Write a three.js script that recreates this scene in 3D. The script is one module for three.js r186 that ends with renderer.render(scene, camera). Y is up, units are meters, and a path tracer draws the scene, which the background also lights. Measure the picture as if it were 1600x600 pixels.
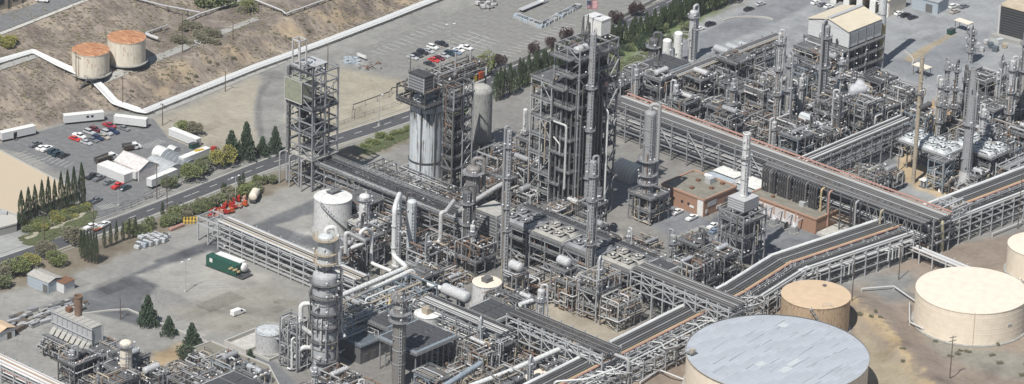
import * as THREE from 'three';
import { ImprovedNoise } from 'three/addons/math/ImprovedNoise.js';
import { mergeGeometries, mergeVertices } from 'three/addons/utils/BufferGeometryUtils.js';

// ---------------------------------------------------------------- camera, sky, sun, exposure
const rad = THREE.MathUtils.degToRad;
const scene = new THREE.Scene();
const camera = new THREE.PerspectiveCamera(5.2, 1600 / 600, 50, 6000);
const PITCH = rad(23.3), ROLL = rad(1.9), HEIGHT = 600;
camera.position.set(0, HEIGHT, HEIGHT / Math.tan(PITCH));
camera.lookAt(0, 0, 0);
camera.rotateZ(ROLL);
camera.updateMatrixWorld();

const toSun = new THREE.Vector3(-Math.sin(rad(28)) * Math.cos(rad(56)), Math.sin(rad(56)), Math.cos(rad(28)) * Math.cos(rad(56)));
// a hazy clear summer sky: pale at the horizon, blue overhead, brighter towards the sun
{
  const w = 512, h = 256, d = new Float32Array(w * h * 4), v = new THREE.Vector3();
  for (let y = 0, k = 0; y < h; y++) for (let x = 0; x < w; x++, k += 4) {
    const el = ((y + 0.5) / h - 0.5) * Math.PI, az = ((x + 0.5) / w - 0.5) * Math.PI * 2;
    v.set(Math.cos(el) * Math.cos(az), Math.sin(el), Math.cos(el) * Math.sin(az));
    const up01 = Math.max(0, v.y), q = Math.pow(1 - up01, 3), c = Math.max(0, v.dot(toSun)), glow = 0.10 * Math.pow(c, 6) + 0.25 * Math.pow(c, 60);
    d[k] = 0.115 + 0.17 * q + glow; d[k + 1] = 0.16 + 0.155 * q + glow * 0.96; d[k + 2] = 0.245 + 0.12 * q + glow * 0.9; d[k + 3] = 1;
  }
  const t = new THREE.DataTexture(d, w, h, THREE.RGBAFormat, THREE.FloatType);
  t.mapping = THREE.EquirectangularReflectionMapping; t.magFilter = t.minFilter = THREE.LinearFilter; t.needsUpdate = true;
  scene.background = t; scene.environment = t;
}
const sun = new THREE.DirectionalLight(new THREE.Color(1, 0.965, 0.91), 4.7);
sun.name = 'sun';
sun.position.copy(toSun).multiplyScalar(900);
sun.castShadow = true;
sun.shadow.camera.left = sun.shadow.camera.bottom = -330;
sun.shadow.camera.right = sun.shadow.camera.top = 330;
sun.shadow.camera.far = 2000;
sun.shadow.mapSize.set(4096, 4096);
scene.add(sun);
const renderer = new THREE.WebGLRenderer();
renderer.toneMapping = THREE.LinearToneMapping;
renderer.toneMappingExposure = 1.2;
renderer.shadowMap.enabled = true;
scene.fog = new THREE.FogExp2(0xcdd5e0, 0.000033);

// ---------------------------------------------------------------- numbers, places
function rng(seed) { let s = seed >>> 0; return () => { s = (s + 0x6d2b79f5) >>> 0; let t = s; t = Math.imul(t ^ (t >>> 15), t | 1); t ^= t + Math.imul(t ^ (t >>> 7), t | 61); return ((t ^ (t >>> 14)) >>> 0) / 4294967296; }; }
const R0 = rng(7);
const len2 = (x, y) => Math.sqrt(x * x + y * y);
const rnd = (a, b, r = R0) => a + (b - a) * r();
const pick = (l, r = R0) => l[Math.floor(r() * l.length) % l.length];
const V = (x, y, z) => new THREE.Vector3(x, y, z);
const noise = new ImprovedNoise();
const N2 = (x, y, s = 0) => noise.noise(x, y, s);
function fbm(x, y, o = 4, s = 0) { let v = 0, a = 0.5; for (let i = 0; i < o; i++) { v += a * N2(x, y, s + i * 7.3); x *= 2.03; y *= 2.03; a *= 0.5; } return v; }
const clamp = THREE.MathUtils.clamp, sstep = THREE.MathUtils.smoothstep, lerp = THREE.MathUtils.lerp;

// the plant stands on a grid turned 48 degrees: a runs along the main road, b across it
const GRID = rad(48), CG = Math.cos(GRID), SG = Math.sin(GRID);
const world = (a, b, h = 0) => V(a * CG + b * SG, h, -a * SG + b * CG);
const toGrid = (v) => [v.x * CG - v.z * SG, v.x * SG + v.z * CG];
// a pixel of the photograph -> the point of the level y = h that it shows
const FOC = 300 / Math.tan(rad(2.6));
const bx = new THREE.Vector3(), by = new THREE.Vector3(), bz = new THREE.Vector3();
camera.matrixWorld.extractBasis(bx, by, bz);
function P(px, py, h = 0) {
  const d = bz.clone().multiplyScalar(-FOC).addScaledVector(bx, px - 800).addScaledVector(by, 300 - py);
  return camera.position.clone().addScaledVector(d, (h - camera.position.y) / d.y);
}
const G = (px, py, h = 0) => toGrid(P(px, py, h));

// ---------------------------------------------------------------- the lie of the land
// polyline distance with sign and how far along
function polyDist(x, z, pts) {
  let best = 1e9, sg = 0;
  for (let i = 0; i + 1 < pts.length; i++) {
    const [ax, az] = pts[i], [cx, cz] = pts[i + 1], ux = cx - ax, uz = cz - az, l2 = ux * ux + uz * uz;
    const t = clamp(((x - ax) * ux + (z - az) * uz) / l2, 0, 1), dx = x - ax - ux * t, dz = z - az - uz * t, d = len2(dx, dz);
    if (d < best) { best = d; sg = Math.sign(ux * dz - uz * dx) || 1; }
  }
  return best * sg;
}
const flat = (l) => l.map(([px, py]) => { const p = P(px, py); return [p.x, p.z]; });
const TOE = flat([[-260, 292], [0, 222], [100, 190], [170, 172], [232, 172], [300, 146], [400, 107], [545, 50], [690, -6], [900, -90]]);
const BUND = flat([[940, 640], [1010, 585], [1075, 535], [1210, 478], [1300, 470], [1345, 490], [1395, 540], [1450, 612], [1500, 680]]);
function hill(x, z) {
  const t = -polyDist(x, z, TOE);          // metres up the slope from its toe
  let h = 0;
  if (t > 0) {
    const west = sstep(-x, 128, 150);       // the smooth embankment west of the tanks is higher than the cut bank
    const cut = 6.2 * sstep(t, 3, 17) + 0.012 * Math.max(0, t - 17);
    const bank = 0.36 * Math.min(t, 31) + 0.02 * Math.max(0, t - 31);
    h = lerp(cut, bank, west);
    h += 0.30 * Math.max(0, t - 48) * (1 - sstep(t, 72, 74)) + 7.5 * sstep(t, 72, 74);
    h += fbm(x * 0.09, z * 0.09, 3, 3) * 1.1 * sstep(t, 2, 9);
    h += (Math.abs(N2(x * 0.13, z * 0.13, 9)) * -2.6 + N2(x * 0.35, z * 0.35, 10) * 0.6) * sstep(t, 3, 8) * (1 - sstep(t, 12, 18)) * (1 - west);
  }
  const d = polyDist(x, z, BUND);
  const ad = Math.abs(d);
  if (ad < 26) h += (3.8 + N2(x * 0.05, z * 0.05, 4) * 0.9) * (1 - sstep(ad, 0.8, d > 0 ? 9 : 14)) + fbm(x * 0.12, z * 0.12, 2, 5) * 0.5 * (1 - sstep(ad, 10, 26));
  return h;
}
function T(px, py) { let h = 0, p; for (let i = 0; i < 14; i++) { p = P(px, py, h); h = lerp(h, hill(p.x, p.z), 0.7); } p.y = hill(p.x, p.z); return p; }

// ---------------------------------------------------------------- procedural textures
function dataTex(w, h, fn, srgb = true) {
  const d = new Uint8Array(w * h * 4);
  for (let y = 0, k = 0; y < h; y++) for (let x = 0; x < w; x++, k += 4) {
    const c = fn(x, y);
    d[k] = clamp(c[0], 0, 255); d[k + 1] = clamp(c[1], 0, 255); d[k + 2] = clamp(c[2], 0, 255); d[k + 3] = 255;
  }
  const t = new THREE.DataTexture(d, w, h);
  t.wrapS = t.wrapT = THREE.RepeatWrapping; t.magFilter = THREE.LinearFilter; t.minFilter = THREE.LinearMipmapLinearFilter; t.generateMipmaps = true;
  if (srgb) t.colorSpace = THREE.SRGBColorSpace;
  t.needsUpdate = true;
  return t;
}
// tiling noise on a torus-free lattice: blend two shifted copies
function tileN(x, y, w, f, s, o = 4) {
  const u = x / w, v = y / w, a = fbm(u * f, v * f, o, s), b = fbm((u - 1) * f, v * f, o, s), c = fbm(u * f, (v - 1) * f, o, s), d = fbm((u - 1) * f, (v - 1) * f, o, s);
  const su = u, sv = v;
  return lerp(lerp(a, b, su), lerp(c, d, su), sv);
}
const texGrime = dataTex(256, 256, (x, y) => { const n = tileN(x, y, 256, 6, 1), m = tileN(x, y, 256, 26, 2, 2), v = 236 + n * 80 + m * 44; return [v, v, v * 0.99]; });
const texWeather = dataTex(256, 256, (x, y) => { const n = tileN(x, y, 256, 7, 91), m = tileN(x, y, 256, 24, 92, 3), k = clamp((n + m * 0.8 - 0.1) * 3.4, 0, 1), v = 238 + m * 46; return [v - k * 58, v - k * 88, v - k * 108]; });
const texSoft = dataTex(256, 256, (x, y) => { const v = 246 + tileN(x, y, 256, 5, 81) * 26 + tileN(x, y * 0.15, 256, 26, 82, 3) * 14; return [v, v, v - 1]; });
const texStreak = dataTex(256, 256, (x, y) => { const n = tileN(x * 1, y * 0.12, 256, 30, 3, 3), m = tileN(x, y, 256, 7, 4), s = Math.max(0, n + m * 0.7); const v = 236 + m * 50 - s * 190; return [v, v - s * 26, v - s * 44]; });
const texRustTank = dataTex(512, 256, (x, y) => {
  const n = fbm(x / 512 * 60, y / 256 * 1.1, 4, 11), m = fbm(x / 512 * 14, y / 256 * 6, 4, 12), f = fbm(x / 512 * 120, y / 256 * 60, 2, 13);
  const s = clamp((n + m * 0.8 - 0.2) * 3.2, 0, 1), panel = (Math.floor(x / 32) % 3) * 5;
  return [238 - s * 70 + f * 24 - panel, 232 - s * 104 + f * 24 - panel, 220 - s * 126 + f * 24 - panel];
});
const texRustRoof = dataTex(256, 256, (x, y) => { const n = tileN(x, y * 0.35, 256, 9, 21), m = tileN(x, y, 256, 30, 22, 2), s = clamp(0.5 + n * 1.6, 0, 1); return [lerp(158, 216, s) + m * 50, lerp(104, 172, s) + m * 50, lerp(74, 132, s) + m * 40]; });
const texCoke = dataTex(512, 256, (x, y) => {
  const n = fbm(x / 512 * 70, y / 256 * 1.3, 4, 31), m = fbm(x / 512 * 12, y / 256 * 5, 4, 32), top = sstep(y, 170, 256);
  const s = clamp((n * 1.7 + m * 0.7 + top * 0.45 - 0.22) * 2.8, 0, 1), r = clamp((fbm(x / 512 * 40, y / 256 * 8, 3, 33) - 0.12) * 4, 0, 1);
  return [lerp(226, 74, s) - r * 6, lerp(232, 73, s) - r * 26, lerp(238, 72, s) - r * 44];
});
const texPlate = dataTex(512, 512, (x, y) => {
  const n = tileN(x, y, 512, 8, 41), m = tileN(x, y, 512, 60, 42, 2), ln = (y % 32 < 3 ? -15 : 0) + ((x + (Math.floor(y / 32) % 2) * 64) % 128 < 3 ? -13 : 0) + (Math.floor(y / 32) * 7 + Math.floor((x + (Math.floor(y / 32) % 2) * 64) / 128) * 5) % 6 * 2 - 5;
  const st = clamp((tileN(x * 0.3, y, 512, 22, 43, 3) - 0.16) * 5, 0, 1);
  const v = 238 + n * 12 + m * 12 + ln - st * 22;
  return [v - 5 + st * 12, v, v + 6 - st * 4];
});
const texAsphalt = dataTex(512, 512, (x, y) => { const n = tileN(x, y, 512, 7, 51), m = tileN(x, y, 512, 90, 52, 2), c = Math.abs(tileN(x, y, 512, 9, 53, 3)) < 0.006 ? -20 : 0, v = 214 + n * 70 + m * 50 + c; return [v, v, v]; });
const texWool = dataTex(256, 256, (x, y) => { const v = 232 + tileN(x, y, 256, 4, 61) * 60 - (y % 16 < 1 ? 40 : 0) - (x % 64 < 1 ? 22 : 0); return [v, v, v]; });
const texCorr = dataTex(256, 64, (x, y) => { const v = (x % 16 < 3 ? 205 : 240) + fbm(x / 30, y / 16, 3, 71) * 40; return [v, v, v]; });
const texGrate = dataTex(128, 128, (x, y) => { const v = ((x % 4 < 1) || (y % 16 < 1) ? 240 : 150) + tileN(x, y, 128, 5, 75) * 90; return [v, v, v]; });

function rep(t, u, v) { const c = t.clone(); c.repeat.set(u, v); c.needsUpdate = true; return c; }
const M = {};
function mat(name, r, g, b, o = {}) {
  const { rough = 0.8, metal = 0, map = texGrime, ...rest } = o;
  const m = new THREE.MeshStandardMaterial({ roughness: rough, metalness: metal, map, ...rest });
  m.color.setRGB(r, g, b); m.name = name; M[name] = m;
  return m;
}
mat('steel', 0.29, 0.3, 0.315, { rough: 0.65, map: texWeather });
mat('steelPale', 0.47, 0.485, 0.495, { rough: 0.6, map: texWeather });
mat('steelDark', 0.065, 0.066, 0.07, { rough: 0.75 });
mat('steelMid', 0.15, 0.15, 0.152, { rough: 0.7, map: texWeather });
mat('steelBlue', 0.27, 0.32, 0.37, { rough: 0.6 });
mat('grate', 0.22, 0.225, 0.23, { rough: 0.9, map: texGrate });
mat('grateDark', 0.1, 0.103, 0.11, { rough: 0.9, map: texGrate });
mat('deck', 0.42, 0.41, 0.385, { rough: 0.95 });
mat('alu', 0.56, 0.58, 0.6, { rough: 0.45, metal: 0.25, map: texWool });
mat('jacket', 0.46, 0.475, 0.49, { rough: 0.75, map: texWool });
mat('aluDull', 0.42, 0.43, 0.44, { rough: 0.5, metal: 0.2, map: texWool });
mat('pipeGrey', 0.4, 0.405, 0.41, { rough: 0.6, map: texWeather });
mat('pipeDark', 0.07, 0.07, 0.073, { rough: 0.6, map: texWeather });
mat('pipeMid', 0.165, 0.162, 0.158, { rough: 0.6, map: texWeather });
mat('pipePale', 0.57, 0.575, 0.575, { rough: 0.55, map: texWeather });
mat('pipeWhite', 0.73, 0.74, 0.745, { rough: 0.5 });
mat('pipeRust', 0.235, 0.155, 0.11, { rough: 0.9 });
mat('pipeTan', 0.43, 0.37, 0.29, { rough: 0.8 });
mat('pipePink', 0.47, 0.275, 0.225, { rough: 0.7 });
mat('pipeYellow', 0.55, 0.43, 0.24, { rough: 0.7 });
mat('pipeCream', 0.62, 0.58, 0.42, { rough: 0.7 });
mat('pipeGreen', 0.10, 0.19, 0.16, { rough: 0.7 });
mat('white', 0.76, 0.77, 0.77, { rough: 0.55, map: texStreak });
mat('whiteClean', 0.80, 0.80, 0.79, { rough: 0.5 });
mat('whitePale', 0.62, 0.66, 0.68, { rough: 0.5, map: texStreak });
mat('vesselGrey', 0.36, 0.37, 0.385, { rough: 0.55, map: texStreak });
mat('vesselDark', 0.13, 0.13, 0.135, { rough: 0.7, map: texStreak });
mat('vesselBrown', 0.27, 0.255, 0.24, { rough: 0.55, metal: 0.1, map: texWool });
mat('vesselPale', 0.58, 0.59, 0.6, { rough: 0.5, map: texStreak });
mat('rustTank', 0.80, 0.78, 0.74, { rough: 0.85, map: texRustTank });
mat('rustRoof', 0.78, 0.75, 0.72, { rough: 0.95, map: texRustRoof });
mat('coke', 0.78, 0.80, 0.80, { rough: 0.6, metal: 0.1, map: texCoke });
mat('cokeTan', 0.37, 0.375, 0.36, { rough: 0.75, map: texStreak });
mat('cream', 0.78, 0.69, 0.565, { rough: 0.7, map: texSoft });
mat('creamRoof', 0.735, 0.66, 0.555, { rough: 0.8, map: texSoft });
mat('orange', 0.54, 0.405, 0.27, { rough: 0.75, map: texStreak });
mat('orangeRoof', 0.585, 0.44, 0.3, { rough: 0.85, map: texSoft });
mat('plateRoof', 0.455, 0.465, 0.478, { rough: 0.7, map: texPlate });
mat('boilerRoof', 0.60, 0.535, 0.42, { rough: 0.85, map: texSoft });
mat('louvre', 0.125, 0.13, 0.14, { rough: 0.85, map: texGrate });
mat('concrete', 0.36, 0.355, 0.34, { rough: 0.95 });
mat('concretePale', 0.5, 0.49, 0.465, { rough: 0.95 });
mat('brick', 0.38, 0.225, 0.155, { rough: 0.9 });
mat('brickTrim', 0.44, 0.275, 0.2, { rough: 0.9 });
mat('flatRoof', 0.235, 0.22, 0.185, { rough: 0.95 });
mat('tanRoof', 0.54, 0.45, 0.34, { rough: 0.95 });
mat('corrWhite', 0.70, 0.71, 0.71, { rough: 0.55, map: texCorr });
mat('corrPink', 0.64, 0.60, 0.60, { rough: 0.8 });
mat('fabricGrey', 0.42, 0.44, 0.46, { rough: 0.8 });
mat('fabricDark', 0.17, 0.19, 0.21, { rough: 0.8 });
mat('corrGrey', 0.40, 0.42, 0.43, { rough: 0.6, map: texCorr });
mat('corrBlue', 0.42, 0.48, 0.53, { rough: 0.6, map: texCorr });
mat('olive', 0.3, 0.31, 0.24, { rough: 0.75 });
mat('rust', 0.20, 0.10, 0.06, { rough: 0.95 });
mat('black', 0.015, 0.015, 0.016, { rough: 0.7 });
mat('glassDark', 0.02, 0.024, 0.03, { rough: 0.12, map: null });
mat('tyre', 0.02, 0.02, 0.02, { rough: 0.9, map: null });
mat('wood', 0.14, 0.11, 0.085, { rough: 0.95 });
mat('lamp', 0.86, 0.87, 0.88, { rough: 0.4, map: null });
mat('greenPaint', 0.015, 0.085, 0.06, { rough: 0.5 });
mat('red', 0.42, 0.03, 0.02, { rough: 0.5 });
mat('orangeRed', 0.50, 0.10, 0.03, { rough: 0.6 });
mat('yellow', 0.62, 0.42, 0.04, { rough: 0.6 });
mat('asphalt', 0.105, 0.107, 0.115, { rough: 0.95, map: texAsphalt });
mat('asphaltOld', 0.295, 0.29, 0.27, { rough: 0.95, map: texAsphalt });
mat('asphaltMid', 0.225, 0.227, 0.228, { rough: 0.95, map: texAsphalt });
mat('paint', 0.62, 0.62, 0.60, { rough: 0.8 });
mat('paintYellow', 0.55, 0.42, 0.14, { rough: 0.8 });
mat('path', 0.40, 0.37, 0.30, { rough: 0.95 });
mat('bluePanel', 0.115, 0.14, 0.165, { rough: 0.6 });

// ---------------------------------------------------------------- building blocks
const used = {};
function numbered(n) { const k = used[n] = (used[n] ?? -1) + 1; return k ? `${n}_${String(k).padStart(3, '0')}` : n; }
function tag(o, label, category, group) { o.userData.label = label; o.userData.category = category; o.userData.kind = 'thing'; if (group) o.userData.group = group; return o; }
function sh(o) { o.castShadow = o.receiveShadow = true; return o; }
function thing(name, label, category, pos, turn = GRID, group) {
  const o = new THREE.Group(); o.name = numbered(name); scene.add(o);
  o.position.copy(pos); o.rotation.y = turn;
  return tag(o, label, category, group);
}
function part(parent, name, geo, m, x = 0, y = 0, z = 0) {
  const o = sh(new THREE.Mesh(geo, m)); o.name = name; o.position.set(x, y, z); parent.add(o); return o;
}
function struct(name, geo, m) { const o = sh(new THREE.Mesh(geo, m)); o.name = numbered(name); o.userData.kind = 'structure'; scene.add(o); return o; }
function copy(o, pos, turn, label) { const c = o.clone(); c.name = numbered(o.name.replace(/_\d{3}$/, '')); scene.add(c); c.position.copy(pos); c.rotation.y = turn; if (label) c.userData = { ...c.userData, label }; return c; }

const BOX = new THREE.BoxGeometry(1, 1, 1);
const CYL8 = new THREE.CylinderGeometry(1, 1, 1, 8), CYL16 = new THREE.CylinderGeometry(1, 1, 1, 16), CYL32 = new THREE.CylinderGeometry(1, 1, 1, 32);
const up = V(0, 1, 0);
function box(parent, name, m, x, y, z, w, h, d) { const o = part(parent, name, BOX, m, x, y, z); o.scale.set(w, h, d); return o; }       // centred on x and z, standing on y
function slab(parent, name, m, x, y, z, w, h, d) { return box(parent, name, m, x, y + h / 2, z, w, h, d); }
const qq = new THREE.Quaternion(), mm4 = new THREE.Matrix4();
function beam(parent, name, m, a, b, w, h = w) {
  const d = b.clone().sub(a), l = d.length(); d.divideScalar(l);
  const o = part(parent, name, BOX, m); o.position.copy(a).add(b).multiplyScalar(0.5);
  const side = Math.abs(d.y) > 0.98 ? V(1, 0, 0) : V(d.z, 0, -d.x).normalize();
  mm4.makeBasis(d, side.clone().cross(d).negate(), side.clone());
  const yv = side.clone().cross(d); mm4.makeBasis(d, yv, d.clone().cross(yv));
  o.quaternion.setFromRotationMatrix(mm4); o.scale.set(l, h, w); return o;
}
function rod(parent, name, m, a, b, r, geo = CYL8) {
  const d = b.clone().sub(a), l = d.length();
  const o = part(parent, name, geo, m); o.position.copy(a).add(b).multiplyScalar(0.5);
  o.quaternion.setFromUnitVectors(up, d.divideScalar(l)); o.scale.set(r, l, r); return o;
}
// geometry helpers for merged parts
function gBox(x, y, z, w, h, d) { const g = new THREE.BoxGeometry(w, h, d); g.translate(x, y, z); return g; }
function gBar(a, b, w) {
  const d = b.clone().sub(a), l = d.length(), g = new THREE.BoxGeometry(w, l, w);
  qq.setFromUnitVectors(up, d.divideScalar(l)); g.applyQuaternion(qq); g.translate((a.x + b.x) / 2, (a.y + b.y) / 2, (a.z + b.z) / 2); return g;
}
function gRod(a, b, r, n = 6) {
  const d = b.clone().sub(a), l = d.length(), g = new THREE.CylinderGeometry(r, r, l, n);
  qq.setFromUnitVectors(up, d.divideScalar(l)); g.applyQuaternion(qq); g.translate((a.x + b.x) / 2, (a.y + b.y) / 2, (a.z + b.z) / 2); return g;
}
const merge = (l) => mergeGeometries(l.map((g) => { const k = g.index ? g.toNonIndexed() : g; for (const n of Object.keys(k.attributes)) if (!['position', 'normal', 'uv'].includes(n)) k.deleteAttribute(n); return k; }));
// a pipe along points with rounded elbows
function gPipe(pts, r, n = 8, bend = 2.2) {
  const path = [pts[0].clone()];
  for (let i = 1; i + 1 < pts.length; i++) {
    const p = pts[i], a = pts[i - 1].clone().sub(p), b = pts[i + 1].clone().sub(p), la = a.length(), lb = b.length();
    a.divideScalar(la); b.divideScalar(lb);
    const cut = Math.min(bend * r, la * 0.49, lb * 0.49);
    if (a.dot(b) < -0.995 || cut < 0.02) { path.push(p.clone()); continue; }
    const s = p.clone().addScaledVector(a, cut), e = p.clone().addScaledVector(b, cut), K = n > 8 ? 6 : 3;
    for (let k = 0; k <= K; k++) { const t = k / K, u = 1 - t; path.push(V(0, 0, 0).addScaledVector(s, u * u).addScaledVector(p, 2 * u * t).addScaledVector(e, t * t)); }
  }
  path.push(pts[pts.length - 1].clone());
  const pos = [], nor = [], uv = [], idx = [];
  let side = null, len = 0;
  for (let i = 0; i < path.length; i++) {
    const t = path[Math.min(i + 1, path.length - 1)].clone().sub(path[Math.max(i - 1, 0)]).normalize();
    if (!side) side = (Math.abs(t.y) > 0.9 ? V(1, 0, 0) : V(0, 1, 0)).cross(t).normalize();
    else side.addScaledVector(t, -side.dot(t)).normalize();
    const o = t.clone().cross(side);
    if (i) len += path[i].distanceTo(path[i - 1]);
    for (let k = 0; k <= n; k++) {
      const w = k / n * Math.PI * 2, q = side.clone().multiplyScalar(Math.cos(w)).addScaledVector(o, Math.sin(w));
      pos.push(path[i].x + q.x * r, path[i].y + q.y * r, path[i].z + q.z * r); nor.push(q.x, q.y, q.z); uv.push(k / n, len * 0.25);
    }
    if (i) for (let k = 0; k < n; k++) { const c = (i - 1) * (n + 1) + k, d = c + n + 1; idx.push(c, c + 1, d, d, c + 1, d + 1); }
  }
  const L = path.length - 1;
  for (const [i, dir] of [[0, -1], [L, 1]]) {
    const t = path[Math.min(i + 1, L)].clone().sub(path[Math.max(i - 1, 0)]).normalize().multiplyScalar(dir), c = pos.length / 3;
    pos.push(...path[i].toArray()); nor.push(...t.toArray()); uv.push(0.5, 0);
    for (let k = 0; k <= n; k++) { const s = (i * (n + 1) + k) * 3; pos.push(pos[s], pos[s + 1], pos[s + 2]); nor.push(...t.toArray()); uv.push(k / n, 0.1); }
    for (let k = 0; k < n; k++) dir < 0 ? idx.push(c, c + 2 + k, c + 1 + k) : idx.push(c, c + 1 + k, c + 2 + k);
  }
  const g = new THREE.BufferGeometry();
  g.setAttribute('position', new THREE.Float32BufferAttribute(pos, 3)); g.setAttribute('normal', new THREE.Float32BufferAttribute(nor, 3)); g.setAttribute('uv', new THREE.Float32BufferAttribute(uv, 2)); g.setIndex(idx);
  return g;
}
function pipe(parent, name, m, pts, r, n = 8, bend = 2.2) { return part(parent, name, gPipe(pts, r, n, bend), m); }
function gRail(loop, y, closed = true, hgt = 1.1, w = 0.07) {
  const g = [], L = closed ? loop.length : loop.length - 1;
  for (let i = 0; i < L; i++) {
    const [x0, z0] = loop[i], [x1, z1] = loop[(i + 1) % loop.length], l = Math.hypot(x1 - x0, z1 - z0), n = Math.max(1, Math.round(l / 2.4));
    if (l < 0.05) continue;
    for (const k of [0.55, 1]) g.push(gBar(V(x0, y + hgt * k, z0), V(x1, y + hgt * k, z1), w));
    for (let j = 0; j < n; j++) { const x = lerp(x0, x1, j / n), z = lerp(z0, z1, j / n); g.push(gBar(V(x, y, z), V(x, y + hgt, z), w)); }
  }
  return merge(g);
}
// a surface of revolution with uv in metres
function gLathe(prof0, n = 24, uvs = 6) {
  const profile = [];                      // rings close to each corner keep the edges crisp and the long walls straight
  prof0.forEach(([r, y], i) => { if (i) { const [q, w] = prof0[i - 1], l = len2(r - q, y - w); if (l > 0.45) { const k = 0.04 / l; profile.push([lerp(q, r, k), lerp(w, y, k)], [lerp(q, r, 1 - k), lerp(w, y, 1 - k)]); } } profile.push([r, y]); });
  const g = new THREE.LatheGeometry(profile.map(([r, y]) => new THREE.Vector2(Math.max(r, 0.0005), y)), n);
  const u = g.attributes.uv, p = g.attributes.position, rm = Math.max(...profile.map((q) => q[0])), turns = Math.max(1, Math.round(rm * 6.283 / uvs));
  for (let i = 0; i < u.count; i++) u.setXY(i, u.getX(i) * turns, p.getY(i) / uvs);
  return g;
}
function lathe(parent, name, m, profile, n = 24, uvs = 6) { return part(parent, name, gLathe(profile, n, uvs), m); }
const dome = (r, y, k = 0.3, n = 5) => Array.from({ length: n + 1 }, (_, i) => { const a = i / n * Math.PI / 2; return [r * Math.cos(a), y + r * k * Math.sin(a)]; });
// box with walls given in metres uv
function gWall(w, h, d, s = 3) {
  const g = new THREE.BoxGeometry(w, h, d), u = g.attributes.uv, k = [[d, h], [d, h], [w, d], [w, d], [w, h], [w, h]];
  for (let f = 0; f < 6; f++) for (let i = 0; i < 4; i++) u.setXY(f * 4 + i, u.getX(f * 4 + i) * k[f][0] / s, u.getY(f * 4 + i) * k[f][1] / s);
  return g;
}
const JM = ['pipeGrey', 'pipeGrey', 'pipeMid', 'pipeMid', 'pipeDark', 'aluDull', 'alu', 'pipePale', 'pipeRust', 'pipeTan', 'pipeMid', 'pipeRust', 'pipeDark', 'pipeTan', 'pipeMid'];
// pipework that wanders at right angles through a box of space; every pipe is a part
function jungle(parent, x0, x1, y0, y1, z0, z1, n, seed, rmin = 0.14, rmax = 0.42, mats = JM) {
  const r = rng(seed);
  for (let i = 0; i < n; i++) {
    const q = [rnd(x0, x1, r), rnd(y0, y1, r), rnd(z0, z1, r)], pts = [V(...q)], K = 2 + Math.floor(r() * 3);
    let ax = r() < 0.5 ? 1 : r() < 0.5 ? 0 : 2;
    for (let k = 0; k < K; k++) {
      const lim = [[x0, x1], [y0, y1], [z0, z1]][ax];
      let t = rnd(lim[0], lim[1], r); if (Math.abs(t - q[ax]) < 1.4) t = q[ax] > (lim[0] + lim[1]) / 2 ? lim[0] : lim[1];
      if (Math.abs(t - q[ax]) > 0.8) { q[ax] = t; pts.push(V(...q)); }
      ax = (ax + 1 + Math.floor(r() * 2)) % 3;
    }
    if (pts.length > 1) pipe(parent, 'pipe', M[pick(mats, r)], pts, lerp(rmin, rmax, r() * r()), 6);
  }
  // conduits and fittings too small to pick apart
  const g = [], f = [], dims = [x1 - x0, y1 - y0, z1 - z0];
  for (let i = 0; i < n * 1.6; i++) { const a = V(rnd(x0, x1, r), rnd(y0, y1, r), rnd(z0, z1, r)), k = r() < 0.45 ? 1 : r() < 0.5 ? 0 : 2, b = a.clone(), l = Math.min(dims[k], rnd(1.5, 7, r)), lo = [x0, y0, z0][k], hi = [x1, y1, z1][k], c = 'xyz'[k], t = a.getComponent(k); b.setComponent(k, t + l > hi ? Math.max(lo, t - l) : t + l); if (a.distanceTo(b) > 0.3) g.push(gBar(a, b, rnd(0.1, 0.17, r))); }
  for (let i = 0; i < n * 0.9; i++) { const s = rnd(0.3, 0.75, r); f.push(gBox(rnd(x0, x1, r), rnd(y0, y1, r), rnd(z0, z1, r), s, s * rnd(0.6, 1.6, r), s)); }
  if (g.length) part(parent, 'conduit', merge(g), M[pick(mats, r)]).userData.kind = 'stuff';
  if (f.length) part(parent, 'fitting', merge(f), M[pick(mats, r)]).userData.kind = 'stuff';
}
function lamps(parent, list) { for (const [x, y, z] of list) { const o = part(parent, 'light_fixture', BOX, M.lamp, x, y, z); o.scale.set(0.42, 0.3, 0.42); } }

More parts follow.
